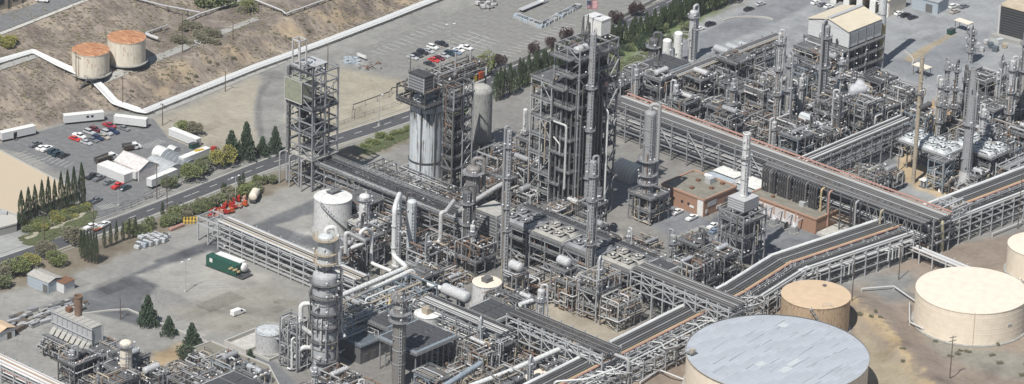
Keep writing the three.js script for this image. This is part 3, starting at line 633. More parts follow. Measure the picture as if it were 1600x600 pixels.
function stalls(lot, p0, p1, n, len, skew, m = M.paint) {
  const a = P(...p0), b = P(...p1), d = b.clone().sub(a); const s = V(d.z, 0, -d.x).normalize();
  s.applyAxisAngle(up, skew).multiplyScalar(len);
  for (let i = 0; i <= n; i++) { const q = a.clone().addScaledVector(d, i / n); stripe(lot, 'stall_line', m, q, q.clone().add(s), 0.16, 0.02); }
  return [a, b];
}
stalls(upperLot, [580, 80], [684, 34], 12, -6, 0.0);
stalls(upperLot, [700, 76], [750, 55], 6, 6, 0); stalls(upperLot, [700, 76], [750, 55], 6, -5, 0); stripe(upperLot, 'row_line', M.paint, P(655, 94), P(750, 55), 0.16, 0.02);
stalls(upperLot, [735, 74], [762, 60], 4, -6, 0); stripe(upperLot, 'row_line', M.paint, P(690, 98), P(762, 58), 0.16, 0.02);
stalls(upperLot, [800, 88], [900, 40], 14, 6, 0.2);
stalls(lowerLot, [42, 236], [74, 252], 5, -6, 0); stalls(lowerLot, [66, 250], [100, 262], 5, 5.5, 0.1);
stalls(lowerLot, [152, 322], [172, 318], 5, -4, 0.2); stalls(lowerLot, [218, 228], [246, 218], 8, -4, 0.2);

// ---------------------------------------------------------------- vehicles
const PAINT = {};
function paint(n) {
  const C = { white: [0.78, 0.78, 0.77], black: [0.02, 0.02, 0.024], silver: [0.45, 0.46, 0.47], grey: [0.16, 0.17, 0.18], red: [0.32, 0.02, 0.03], bright: [0.55, 0.03, 0.02], maroon: [0.12, 0.012, 0.02], navy: [0.015, 0.03, 0.09], teal: [0.02, 0.045, 0.06], beige: [0.42, 0.38, 0.32], blue: [0.18, 0.24, 0.32] };
  return PAINT[n] ??= Object.assign(new THREE.MeshPhysicalMaterial({ roughness: 0.4, clearcoat: 0.8, clearcoatRoughness: 0.1 }), { color: new THREE.Color().setRGB(...C[n]), name: 'paint_' + n });
}
function prof(list, w, bev = 0.08) { const g = new THREE.ExtrudeGeometry(new THREE.Shape(list.map(([x, y]) => new THREE.Vector2(x, y))), { depth: w - 2 * bev, bevelEnabled: true, bevelThickness: bev, bevelSize: bev, bevelSegments: 2 }); g.translate(0, 0, -w / 2 + bev); return g; }
const CARS = {
  sedan: { L: 4.7, body: [[-2.3, 0.35], [-2.35, 0.85], [-1.7, 0.98], [0.85, 0.95], [2.1, 0.78], [2.3, 0.6], [2.3, 0.35]], glass: [[-1.75, 0.95], [-1.05, 1.42], [0.25, 1.42], [1.05, 0.93]], roof: [[-1.15, 1.4], [-1.0, 1.48], [0.2, 1.48], [0.35, 1.4]] },
  suv: { L: 4.8, body: [[-2.35, 0.42], [-2.38, 1.05], [-2.2, 1.12], [1.0, 1.08], [2.2, 0.98], [2.38, 0.7], [2.36, 0.42]], glass: [[-2.2, 1.08], [-1.95, 1.68], [0.2, 1.68], [1.1, 1.05]], roof: [[-2.0, 1.66], [-1.85, 1.76], [0.15, 1.76], [0.3, 1.66]] },
  pickup: { L: 5.6, body: [[-2.75, 0.5], [-2.78, 1.12], [-0.75, 1.12], [-0.7, 1.1], [1.45, 1.1], [2.6, 1.02], [2.78, 0.75], [2.76, 0.5]], glass: [[-0.72, 1.08], [-0.6, 1.75], [0.75, 1.75], [1.5, 1.07]], roof: [[-0.66, 1.73], [-0.55, 1.84], [0.7, 1.84], [0.85, 1.73]] },
  van: { L: 5.4, body: [[-2.65, 0.4], [-2.68, 1.9], [-2.5, 2.02], [0.75, 2.02], [1.55, 1.25], [2.55, 1.05], [2.68, 0.8], [2.66, 0.4]], glass: [[0.8, 1.95], [1.58, 1.22], [1.5, 1.2], [0.4, 1.2], [0.4, 1.8]], roof: [[-2.45, 2.02], [-2.3, 2.1], [0.5, 2.1], [0.7, 2.02]] },
};
const wheelG = new THREE.CylinderGeometry(0.36, 0.36, 0.24, 12); wheelG.rotateX(Math.PI / 2);
const rimG = new THREE.CylinderGeometry(0.2, 0.2, 0.26, 8); rimG.rotateX(Math.PI / 2);
const carGeo = {};
for (const [k, c] of Object.entries(CARS)) carGeo[k] = { body: prof(c.body, 1.86), glass: prof(c.glass, k === 'van' ? 1.9 : 1.62, 0.05), roof: prof(c.roof, 1.5, 0.05) };
const bedG = gBox(-1.75, 1.12, 0, 1.8, 0.06, 1.5), lightG = gBox(0, 0, 0, 0.12, 0.16, 0.36);
const rearPane = gBox(0, 0, 0, 0.06, 0.5, 0.62);
function car(kind, colour, label, p, turn, group, category) {
  const names = { sedan: 'parked_car', suv: 'sport_utility_vehicle', pickup: 'pickup_truck', van: 'cargo_van' };
  const t = thing(names[kind], label, category ?? { sedan: 'car', suv: 'car', pickup: 'pickup truck', van: 'van' }[kind], p, turn, group), c = CARS[kind], m = paint(colour), g = carGeo[kind];
  part(t, 'body', g.body, m); part(t, 'window', g.glass, M.glassDark); part(t, 'roof', g.roof, m);
  for (const x of [-c.L * 0.3, c.L * 0.31]) for (const z of [-0.84, 0.84]) { const w = part(t, 'wheel', wheelG, M.tyre, x, 0.36, z); part(w, 'rim', rimG, M.alu); }
  for (const z of [-0.62, 0.62]) { part(t, 'headlight', lightG, M.lamp, c.L * 0.475, 0.72, z); part(t, 'tail_light', lightG, M.red, -c.L * 0.492, 0.8, z); }
  if (kind === 'pickup') part(t, 'bed', bedG, M.black);
  if (kind === 'van') for (const z of [-0.42, 0.42]) part(t, 'rear_window', rearPane, M.glassDark, -2.69, 1.5, z);
  return t;
}
// box trailer / container / truck
function trailer(label, p, turn, L, o = {}) {
  const { m = M.corrWhite, w = 2.6, h = 2.75, y = 1.05, wheels = true, name = 'box_trailer', category = 'trailer', group, roofM = M.whiteClean, open } = o;
  const t = thing(name, label, category, p, turn, group);
  if (!open) part(t, 'body', gWall(L, h, w, 2.6), m, 0, y + h / 2, 0);
  else { // a hollow body with a real doorway in its -z side
    const q = 0.12, x = open, dw = 1.3, dh = 2.1, l1 = x - dw / 2 + L / 2, l2 = L / 2 - x - dw / 2;
    part(t, 'side_wall', gWall(L, h, q, 2.6), m, 0, y + h / 2, w / 2 - q / 2); for (const e of [-1, 1]) part(t, 'end_wall', gWall(q, h, w - 2 * q, 2.6), m, e * (L / 2 - q / 2), y + h / 2, 0);
    part(t, 'side_wall', gWall(l1, h, q, 2.6), m, -L / 2 + l1 / 2, y + h / 2, -w / 2 + q / 2); part(t, 'side_wall', gWall(l2, h, q, 2.6), m, L / 2 - l2 / 2, y + h / 2, -w / 2 + q / 2); part(t, 'lintel', gWall(dw, h - dh, q, 2.6), m, x, y + dh + (h - dh) / 2, -w / 2 + q / 2); box(t, 'floor', M.wood, 0, y + 0.05, 0, L - 0.3, 0.1, w - 0.3);
    const d = box(t, 'side_door', M.pipePale, x + dw / 2 + 0.5, y + dh / 2, -w / 2 - 0.45, 1.2, dh, 0.06); d.rotation.y = 0.9; slab(t, 'step', M.steelMid, x, 0, -w / 2 - 0.6, 1.2, 0.5, 0.8);
  }
  box(t, 'roof', roofM, 0, y + h + 0.05, 0, L + 0.06, 0.1, w + 0.06);
  box(t, 'chassis', M.steelDark, 0, y - 0.12, 0, L * 0.96, 0.22, w * 0.6);
  for (const x of [-0.25, 0.25]) box(t, 'door', M.pipePale, -L / 2 - 0.03, y + h / 2, x * w * 0.96, 0.06, h * 0.92, w * 0.46);
  for (let i = 1; i < 4; i++) box(t, 'side_rib', M.steelPale, -L / 2 + i * L / 4, y + h / 2, w / 2 + 0.03, 0.12, h * 0.96, 0.06);
  if (wheels) { for (const x of [-L * 0.33, -L * 0.41]) for (const z of [-1, 1]) { const q = part(t, 'wheel', wheelG, M.tyre, x, 0.45, z * w * 0.42); q.scale.set(1.3, 1.3, 1.6); } for (const z of [-0.7, 0.7]) slab(t, 'landing_leg', M.steelDark, L * 0.3, 0, z, 0.16, y, 0.16); }
  else for (const x of [-1, 1]) slab(t, 'skid', M.steelDark, 0, 0, x * w * 0.35, L * 0.9, y, 0.25);
  return t;
}

// ---------------------------------------------------------------- vegetation
function leafMat(n, r, g, b) { const m = new THREE.MeshPhysicalMaterial({ roughness: 0.9, side: THREE.DoubleSide, vertexColors: true }); m.color.setRGB(r, g, b); m.name = n; return m; }
const LEAF = { cypress: leafMat('cypress_leaf', 0.060, 0.084, 0.042), conifer: leafMat('conifer_leaf', 0.065, 0.095, 0.06), broad: leafMat('broad_leaf', 0.18, 0.21, 0.085), shrub: leafMat('shrub_leaf', 0.155, 0.18, 0.095), dry: leafMat('dry_leaf', 0.20, 0.19, 0.14), plum: leafMat('plum_leaf', 0.07, 0.042, 0.045), yellow: leafMat('yellow_leaf', 0.28, 0.27, 0.09), palm: leafMat('palm_leaf', 0.14, 0.16, 0.06) };
// a crown of many small bent leaf sprays; place() gives a point, an outward direction and a size
function crown(n, seed, place) {
  const r = rng(seed), pos = [], nor = [], col = [], idx = [];
  for (let i = 0; i < n; i++) {
    const { p, d, s } = place(r, i), u = V(r() - 0.5, r() - 0.5, r() - 0.5).cross(d).normalize(), w = d.clone().cross(u).normalize(), k = pos.length / 3, v = 0.7 + r() * 0.6;
    const tip = p.clone().addScaledVector(d, s * 1.1), a = p.clone().addScaledVector(u, s * 0.55).addScaledVector(d, s * 0.35), b = p.clone().addScaledVector(u, -s * 0.55).addScaledVector(d, s * 0.35), c = p.clone().addScaledVector(w, s * 0.3).addScaledVector(d, s * 0.5);
    for (const [q, e] of [[p, d], [a, u.clone().add(d)], [tip, d], [b, d.clone().sub(u)], [c, w]]) { pos.push(q.x, q.y, q.z); e.normalize(); nor.push(e.x, e.y, e.z); col.push(v, v * (0.96 + r() * 0.08), v * 0.92); }
    idx.push(k, k + 1, k + 4, k + 1, k + 2, k + 4, k + 2, k + 3, k + 4, k + 3, k, k + 4);
  }
  const g = new THREE.BufferGeometry(); g.setAttribute('position', new THREE.Float32BufferAttribute(pos, 3)); g.setAttribute('normal', new THREE.Float32BufferAttribute(nor, 3)); g.setAttribute('color', new THREE.Float32BufferAttribute(col, 3)); g.setIndex(idx); g.deleteAttribute('normal'); const f = g.toNonIndexed(); f.computeVertexNormals(); return f;
}
const around = (r) => { const z = r() * 2 - 1, a = r() * 6.283, q = Math.sqrt(1 - z * z); return V(q * Math.cos(a), z, q * Math.sin(a)); };
const trunkG = gLathe([[1, 0], [0.7, 0.25], [0.45, 0.7], [0.2, 1], [0, 1.02]], 8, 2);
const limbsG = merge([0, 1, 2, 3, 4].map((k) => gRod(V(0, 0.35 + k * 0.08, 0), V(Math.cos(k * 2.4) * 0.35, 0.8 + (k % 2) * 0.1, Math.sin(k * 2.4) * 0.35), 0.03, 5)));
// unit crowns (height 1, radius 1)
const cypressG = [1, 2, 3].map((s) => crown(900, s, (r) => { const t = Math.pow(r(), 0.8), a = r() * 6.283, R = Math.pow(Math.sin(Math.PI * Math.pow(t * 0.93 + 0.05, 0.62)), 0.8) * (0.82 + 0.2 * Math.sin(a * 3 + s + t * 9)), q = 0.55 + 0.45 * Math.sqrt(r()); return { p: V(Math.cos(a) * R * q, 0.03 + t * 0.95, Math.sin(a) * R * q), d: V(Math.cos(a) * 0.35, 0.9, Math.sin(a) * 0.35).normalize(), s: 0.09 * (0.7 + r() * 0.6) }; }));
const coniferG = [4, 5].map((s) => crown(2600, s, (r) => { const tier = Math.floor(r() * 13), t = tier / 13, a = Math.floor(r() * 9) * 0.698 + tier * 0.5 + (r() - 0.5) * 0.42, br = Math.sin((Math.round(a / 0.698) * 12.9898 + tier * 78.233 + s) * 1.7) * 0.5 + 0.5, l = (1 - t * 0.97) * (0.62 + 0.5 * br), q = Math.sqrt(r()); return { p: V(Math.cos(a) * l * q, 0.08 + t * 0.9 - q * (1 - t) * 0.06 + (r() - 0.5) * 0.03, Math.sin(a) * l * q), d: V(Math.cos(a), -0.15 + r() * 0.5, Math.sin(a)).normalize(), s: 0.1 * (0.6 + r() * 0.7) }; }));
function lumpy(n, seed, lobes, size) { const r0 = rng(seed + 50), C = Array.from({ length: lobes }, () => { const d = around(r0); return { c: V(d.x * 0.55, 0.5 + d.y * 0.3, d.z * 0.55), r: 0.26 + r0() * 0.24 }; }); return crown(n, seed, (r) => { const L = pick(C, r), d = around(r), q = 0.65 + 0.35 * Math.sqrt(r()); return { p: L.c.clone().add(V(d.x * L.r * q, d.y * L.r * 0.8 * q, d.z * L.r * q)), d: d.clone().add(V(0, 0.3, 0)).normalize(), s: size * (0.6 + r() * 0.8) }; }); }
const broadG = [6, 7, 8].map((s) => lumpy(1500, s, 11, 0.1)), shrubG = [9, 10, 11].map((s) => lumpy(620, s, 8, 0.13));

function tree(kind, label, p, h, r, o = {}) {
  const { leaf = null, group, seed = Math.floor(R0() * 99), name } = o;
  const D = { cypress: [cypressG, LEAF.cypress, 'cypress_tree', 'tree', 0.06], conifer: [coniferG, LEAF.conifer, 'conifer_tree', 'tree', 0.06], broad: [broadG, LEAF.broad, 'leafy_tree', 'tree', 0.25], shrub: [shrubG, LEAF.shrub, 'shrub', 'shrub', 0] }[kind];
  const t = thing(name ?? D[2], label, D[3], p, seed * 0.7, group);
  const c = part(t, 'crown', D[0][seed % D[0].length], leaf ?? D[1]), y0 = D[4] * h; c.scale.set(r, h - y0, r); c.position.y = y0 * 0.8;
  const k = part(t, kind === 'shrub' ? 'stem' : 'trunk', trunkG, M.wood); k.scale.set(kind === 'shrub' ? 0.12 : 0.05 * h * 0.5, h * (kind === 'broad' || kind === 'shrub' ? 0.6 : 0.9), kind === 'shrub' ? 0.12 : 0.05 * h * 0.5);
  if (kind === 'broad') { const l = part(t, 'limb', limbsG, M.wood); l.scale.set(r * 1.2, h, r * 1.2); }
  return t;
}

// ---------------------------------------------------------------- poles and lamps
function pole(label, p, h, o = {}) {
  const { arms = 1, m = M.wood, name = 'utility_pole', category = 'pole', group, turn = GRID } = o, t = thing(name, label, category, p, turn, group);
  lathe(t, 'shaft', m, [[0.2, 0], [0.13, h], [0, h]], 8);
  for (let i = 0; i < arms; i++) { box(t, 'crossarm', m, 0, h - 0.6 - i * 1.3, 0, 0.16, 0.18, 2.6); for (const z of [-1.1, -0.5, 0.5, 1.1]) slab(t, 'insulator', M.pipePale, 0, h - 0.5 - i * 1.3, z, 0.12, 0.3, 0.12); }
  return t;
}
function lampPost(label, p, h, o = {}) {
  const t = thing('lamp_post', label, 'lamp post', p, o.turn ?? GRID, o.group);
  lathe(t, 'shaft', M.steelPale, [[0.16, 0], [0.1, h], [0, h]], 8); slab(t, 'base', M.concretePale, 0, 0, 0, 0.8, 0.6, 0.8);
  rod(t, 'arm', M.steelPale, V(-1.4, h - 0.1, 0), V(1.4, h - 0.1, 0), 0.07);
  for (const s of o.heads ?? [-1, 1]) box(t, 'lamp_head', M.lamp, s * 1.6, h, 0, 0.9, 0.22, 0.4);
  return t;
}

// ---------------------------------------------------------------- hillside, western tanks, pipeline
const tall = (px, y0, y1) => (y0 - y1) / (0.918 * FOC / P(px, y0).distanceTo(camera.position));
const headE1 = GRID, headE2 = GRID - Math.PI / 2;
function between(p0, p1) { const a = P(...p0), b = P(...p1); return { c: a.clone().add(b).multiplyScalar(0.5), turn: Math.atan2(-(b.z - a.z), b.x - a.x), len: a.distanceTo(b), a, b }; }
function patchT(name, q, n, m, up_ = 0.15, uvs = 8) {
  const pos = [], uv = [], idx = [];
  for (let j = 0; j <= n; j++) for (let i = 0; i <= n; i++) {
    const u = i / n, v = j / n, px = lerp(lerp(q[0][0], q[1][0], u), lerp(q[3][0], q[2][0], u), v), py = lerp(lerp(q[0][1], q[1][1], u), lerp(q[3][1], q[2][1], u), v), p = T(px, py);
    pos.push(p.x, p.y + up_, p.z); uv.push(p.x / uvs, p.z / uvs);
  }
  for (let j = 0; j < n; j++) for (let i = 0; i < n; i++) { const a = j * (n + 1) + i, b = a + n + 1; idx.push(a, b, a + 1, a + 1, b, b + 1); }
  const g = new THREE.BufferGeometry(); g.setAttribute('position', new THREE.Float32BufferAttribute(pos, 3)); g.setAttribute('uv', new THREE.Float32BufferAttribute(uv, 2)); g.setIndex(idx); g.computeVertexNormals();
  if (g.attributes.normal.getY(0) < 0) { g.index.array.reverse(); g.computeVertexNormals(); }
  return struct(name, g, m);
}
patchT('hill_road', [[-60, 42], [118, -12], [160, -12], [-60, 74]], 16, M.asphaltMid, 0.25);
patchT('hill_kerb', [[-60, 75], [160, -11], [170, -11], [-60, 80]], 16, M.concretePale, 0.3);
patchT('bench_track', [[-40, 108], [58, 84], [62, 90], [-40, 124]], 10, M.concrete, 0.3);
patchT('service_track', [[236, 172], [700, -14], [708, -9], [246, 180]], 30, M.concrete, 0.12);
patchT('tank_track', [[150, 122], [400, 26], [405, 31], [160, 132]], 26, M.concrete, 0.14);
tank('squat cream tank with a rust red roof, the one crossed by the white pipeline', T(142, 112), 7.0, 9.0, { shellM: M.rustTank, roofM: M.rustRoof, uvs: 14, roofRise: 0.06, roofUv: 12 });
tank('rust streaked cream tank with an orange brown roof beside the dirt track', T(198, 94), 7.2, 9.4, { shellM: M.rustTank, roofM: M.rustRoof, uvs: 14, roofRise: 0.06, roofUv: 12 });
{
  const way = [[-30, 108], [0, 99], [52, 84], [90, 103], [145, 128], [158, 140], [180, 164], [216, 176], [224, 179], [300, 148], [400, 108], [500, 72], [600, 34], [700, -6]].map((q) => T(...q));
  const t = thing('pipeline', 'long bundle of white pipes running down the bank and along the dirt lot', 'pipeline', V(0, 0, 0), 0);
  for (let k = 0; k < 5; k++) {
    const pts = way.map((p, i) => { const d = way[Math.min(i + 1, way.length - 1)].clone().sub(way[Math.max(i - 1, 0)]).setY(0).normalize(); return p.clone().add(V(-d.z, 0, d.x).multiplyScalar((k - 2) * 0.78)).setY(p.y + 1.1); });
    pipe(t, 'pipe', k === 3 ? M.pipePale : M.pipeWhite, pts, 0.34, 8, 3);
  }
  for (let i = 0; i + 1 < way.length; i++) { const n = Math.round(way[i].distanceTo(way[i + 1]) / 6); for (let k = 0; k < n; k++) { const p = way[i].clone().lerp(way[i + 1], (k + 0.5) / n), d = way[i + 1].clone().sub(way[i]).normalize(), y = hill(p.x, p.z); const o = box(t, 'sleeper', M.steelMid, p.x, p.y + 0.55, p.z, 0.3, 0.4, 4.6); o.rotation.y = Math.atan2(-d.z, d.x); const q = box(t, 'post', M.concrete, p.x, (y + p.y) / 2 - 0.2, p.z, 0.35, p.y - y + 1.4, 3); q.rotation.y = o.rotation.y; } }
  const lines = [[[[185, -4], [250, 13], [312, 25]], 0.35], [[[290, 37], [313, 27], [378, 6]], 0.35], [[[228, 57], [262, 45]], 0.3], [[[227, 58], [236, 62], [247, 66]], 0.7], [[[396, 4], [441, 22], [446, 27], [530, -3]], 0.32]];
  const what = ['grey pipe crossing the brown slope above the rusty tanks', 'pale pipe running past the dark bushes to the palm', 'thin pipe behind the rusty tanks', 'short thick pipe stub beside the rusty tank', 'pipe on dark posts along the top of the cut bank'];
  lines.forEach(([l, r], i) => { const g = thing('hill_pipe', what[i], 'pipe', V(0, 0, 0), 0), pts = l.map((q) => { const p = T(...q); p.y += 1.5; return p; }); pipe(g, 'pipe', M.pipePale, pts, r, 8); for (let k = 0; k + 1 < pts.length; k++) { const n = Math.ceil(pts[k].distanceTo(pts[k + 1]) / 9); for (let j = 0; j < n; j++) { const p = pts[k].clone().lerp(pts[k + 1], (j + 0.4) / n), y = hill(p.x, p.z) - 0.4; slab(g, 'post', M.steelDark, p.x, y, p.z, 0.4, Math.max(0.3, p.y - y), 0.4); } } });
  const v = thing('valve_station', 'dark steel valve platform over the white pipeline', 'platform', T(147, 130), GRID);
  for (const [x, z] of [[-3, -2], [3, -2], [-3, 2], [3, 2]]) slab(v, 'leg', M.steelDark, x, -0.8, z, 0.25, 3.2, 0.25);
  box(v, 'deck', M.grateDark, 0, 2.4, 0, 6.6, 0.15, 4.6); part(v, 'handrail', gRail([[-3.3, -2.3], [3.3, -2.3], [3.3, 2.3], [-3.3, 2.3]], 2.5), M.steelDark);
  beam(v, 'stair', M.steelDark, V(-3.4, 2.3, 0), V(-8, -0.8, 0), 0.9, 0.2);
}
for (const [x, y0, y1, d] of [[119, 126, 82, 'beside the squat rusty tank'], [222, 108, 86, 'at the foot of the rusty tank by the track'], [285, 82, 22, 'among scrub on the terrace'], [364, 62, 34, 'on the brown flat below the palm'], [352, 143, 111, 'on the verge of the dirt lot by the pipeline'], [254, 196, 162, 'behind the white trailers'], [512, 110, 68, 'by the scrap pile on the dirt lot']]) pole(`dark timber pole standing ${d}`, T(x, y0), tall(x, y0, y1), { arms: 1 });
{ const t = thing('hill_building', 'tan building with dark pilasters at the upper road', 'building', T(10, 14), GRID); slab(t, 'wall', M.pipeTan, -6, -1, -8, 34, 8, 16); box(t, 'roof', M.tanRoof, -6, 7.1, -8, 34.6, 0.3, 16.6); for (let i = 0; i < 5; i++) slab(t, 'pilaster', M.steelDark, -20 + i * 7, -1, 0.2, 0.5, 8, 0.4); for (let i = 0; i < 4; i++) box(t, 'window', M.glassDark, -16.5 + i * 7, 3.4, 0.05, 2.6, 2, 0.2); }
car('sedan', 'white', 'white car parked on the upper hill road', T(66, 3).add(V(0, 0.25, 0)), headE1 + 2.2);
// scrub, palm
for (const [x, y, s] of [[335, 10, 1.6], [350, 12, 1.3], [322, 8, 1.3]]) tree('shrub', 'dense dark bush at the top of the brown slope', T(x, y), 4.4 * s, 4.2 * s, { leaf: LEAF.shrub, group: 'dark bushes on the slope' });
for (let i = 0; i < 20; i++) { const x = 275 + R0() * 62, y = 38 + R0() * 30; tree('shrub', 'low grey green scrub bush on the terrace by the pole', T(x, y), rnd(1.6, 3), rnd(2, 3.4), { leaf: LEAF.dry, group: 'scrub on the terrace' }); }
for (let i = 0; i < 5; i++) tree('shrub', 'green bush at the foot of the bank beside the bench track', T(rnd(-8, 18), rnd(58, 74)), 2.6, 3, { leaf: LEAF.yellow, group: 'green bushes by the bench track' });
for (let i = 0; i < 34; i++) { const u = R0(), x = lerp(175, 690, u), y = lerp(150, -30, u) + rnd(-2, 26); const p = T(x, y); if (p.y < 1.2) continue; tree('shrub', 'small dry bush clinging to the cut bank', p, rnd(0.4, 1.0), rnd(0.6, 1.5), { leaf: LEAF.dry, group: 'dry bushes on the cut bank' }); }
{ // dry grass tufts over the slopes
  const q = [], r = rng(44), gm = new THREE.InstancedMesh(crown(9, 5, (w) => { const a = w() * 6.28; return { p: V(Math.cos(a) * 0.2, 0, Math.sin(a) * 0.2), d: V(Math.cos(a) * 0.5, 0.9, Math.sin(a) * 0.5).normalize(), s: 0.42 }; }), leafMat('straw', 0.30, 0.265, 0.20), 9000), o = new THREE.Object3D(); let n = 0;
  for (let i = 0; i < 40000 && n < 9000; i++) { const x = rnd(-230, 10, r), z = rnd(-260, -20, r), t = -polyDist(x, z, TOE); if (t < 2 || t > 70 || fbm(x * 0.08, z * 0.08, 2, 31) + (r() - 0.5) * 0.5 < 0) continue; o.position.set(x, hill(x, z), z); o.rotation.y = r() * 6; const s = 0.5 + r() * 0.9; o.scale.set(s, s * 0.8, s); o.updateMatrix(); gm.setMatrixAt(n++, o.matrix); }
  gm.count = n; gm.name = 'dry_grass'; gm.userData.kind = 'stuff'; gm.userData.label = 'dry straw grass tufts on the brown slopes'; sh(gm); scene.add(gm);
}
{
  const t = thing('palm_tree', 'short palm tree with a shaggy crown beside the pale pipe', 'tree', T(387, 20), 0), g = [];
  lathe(t, 'trunk', M.wood, [[0.8, 0], [0.6, 2.6], [0.9, 4.2], [0, 4.5]], 10);
  const r = rng(5);
  t.add(Object.assign(sh(new THREE.Mesh(crown(900, 77, (q, i) => { const f = i % 40, a = f * 2.399, e = 0.9 - (f / 40) * 1.5, s = q(), l = s * 4.4; return { p: V(Math.cos(a) * l * Math.cos(e * (1 - s * 0.5)), 4.3 + Math.sin(e) * l - l * l * 0.09, Math.sin(a) * l * Math.cos(e * (1 - s * 0.5))), d: V(Math.cos(a), 0.3 - s, Math.sin(a)).normalize(), s: 0.5 }; }), LEAF.palm)), { name: 'frond' }));
}

// ---------------------------------------------------------------- western lots, buildings, trailers
function polyBuilding(name, label, list, h, wallM, roofM, o = {}) {
  const pts = list.map(([x, y]) => P(x, y, h)), c = pts.reduce((s, p) => s.add(p), V(0, 0, 0)).divideScalar(pts.length), t = thing(name, label, 'building', V(c.x, 0, c.z), 0);
  const s = new THREE.Shape(pts.map((p) => new THREE.Vector2(p.x - c.x, -(p.z - c.z)))), g = new THREE.ExtrudeGeometry(s, { depth: h - 0.2, bevelEnabled: false }); g.rotateX(-Math.PI / 2); part(t, 'wall', g, wallM);
  const r = new THREE.ExtrudeGeometry(s, { depth: 0.2, bevelEnabled: false }); r.rotateX(-Math.PI / 2); part(t, 'roof', r, roofM, 0, h - 0.195, 0);
  for (let i = 0; i < pts.length; i++) beam(t, 'parapet', o.trim ?? M.concretePale, pts[i].clone().sub(c).setY(h + 0.2), pts[(i + 1) % pts.length].clone().sub(c).setY(h + 0.2), 0.35, 0.5);
  return [t, c];
}
polyBuilding('warehouse', 'large low building with a broad tan roof behind the cypress row', [[-140, 180], [0, 236], [123, 300], [27, 336], [-60, 308]], 3.4, M.concrete, M.tanRoof);
{ const [t, c] = polyBuilding('annex_building', 'low white roofed annex below the broad tan roof', [[-60, 312], [27, 339], [26, 350], [-60, 372]], 2.9, M.concrete, M.concretePale); for (const [x, y] of [[6, 335], [-14, 345]]) { const p = P(x, y, 2.9); box(t, 'roof_unit', M.steelPale, p.x - c.x, 3.5, p.z - c.z, 2.2, 1.2, 1.6); } }
const TR = 'white trailers around the western lot';
for (const [p, q, L, d] of [[[2, 223], [51, 212], 14, 'with a dark open side door by the tan roofed building'], [[100, 196], [160, 190], 15, 'with windows, under the grassy bank'], [[178, 196], [230, 202], 12.5, 'beside a maroon pickup truck']]) {
  const s = between(p, q), t = trailer(`white trailer ${d}`, s.c.clone().add(V(0, 0, -1.3)), s.turn + Math.PI, L, { y: 0.9, group: TR, open: p[0] === 2 ? L * 0.1 : undefined });
  if (p[0] === 100) for (const x of [-1.5, 0.2]) box(t, 'window', M.glassDark, x - 1.5, 2.6, -1.32, 1.0, 0.8, 0.08);
}
{ const s = between([266, 213], [311, 231]); trailer('long white storage container with a dark open end near the green bin', s.c.clone().add(V(0, 0, -1)), s.turn + Math.PI, 14.5, { wheels: false, y: 0.3, name: 'storage_container', category: 'container' }); }
{ const s = between([149, 272], [193, 290]); trailer('wide white container beside the pink tent and the parked cars', s.c.clone().add(V(2, 0, -3)), s.turn + Math.PI, 14, { wheels: false, y: 0.3, w: 5.2, h: 3.2, name: 'storage_container', category: 'container' }); }
{ const s = between([207, 285], [250, 268]); trailer('white box trailer between the pink tent and another white trailer', s.c.clone().add(V(0, 0, -1)), s.turn + Math.PI, 13.5, { group: TR }); }
{ const s = between([230, 298], [276, 279]); trailer('white box trailer standing closest to the road fence', s.c.clone().add(V(0, 0, -1)), s.turn + Math.PI, 13.5, { group: TR }); }
{ const s = between([281, 264], [326, 246]), t = trailer('white box trailer with yellow gear lying on its roof', s.c.clone().add(V(0, 0, -1)), s.turn + Math.PI, 14, { group: TR }); for (let i = 0; i < 4; i++) box(t, 'roof_gear', M.yellow, -1 - i * 0.9, 4.05, 0.4 - i * 0.25, 0.8, 0.3, 1.2); }
function archTent(label, p, w, L, m, o = {}) {
  const t = thing('arched_tent', label, 'tent', p, o.turn ?? headE2, o.group), g = new THREE.CylinderGeometry(w / 2, w / 2, L, 24, 1, true, 0, Math.PI); g.rotateX(Math.PI / 2); g.rotateZ(Math.PI / 2); g.rotateY(Math.PI / 2); g.scale(1, o.k ?? 0.95, 1);
  part(t, 'cover', g, m);
  for (const s of [-1, 1]) { const e = new THREE.CircleGeometry(w / 2, 24, 0, Math.PI); e.rotateY(Math.PI / 2); e.scale(1, o.k ?? 0.95, 1); part(t, 'end_wall', e, m, s * L / 2, 0, 0).material = M.fabricGrey; }
  for (let i = 0; i <= 6; i++) { const e = new THREE.TorusGeometry(w / 2 + 0.02, 0.09, 5, 24, Math.PI); e.rotateY(Math.PI / 2); e.scale(1, o.k ?? 0.95, 1); part(t, 'rib', e, M.steelPale, -L / 2 + i * L / 6, 0, 0); }
  return t;
}
archTent('grey ribbed arched tent next to the pink gabled tent', P(256, 268), 9.5, 12, M.fabricGrey);
archTent('dark grey arched tent behind the ribbed grey one', P(280, 256), 7.5, 13, M.fabricDark);
archTent('small white rounded tent behind the arched tents', P(255, 242), 6, 6, M.whiteClean);
archTent('tiny white domed cover behind the arched tents', P(271, 236), 4, 3.5, M.whiteClean);
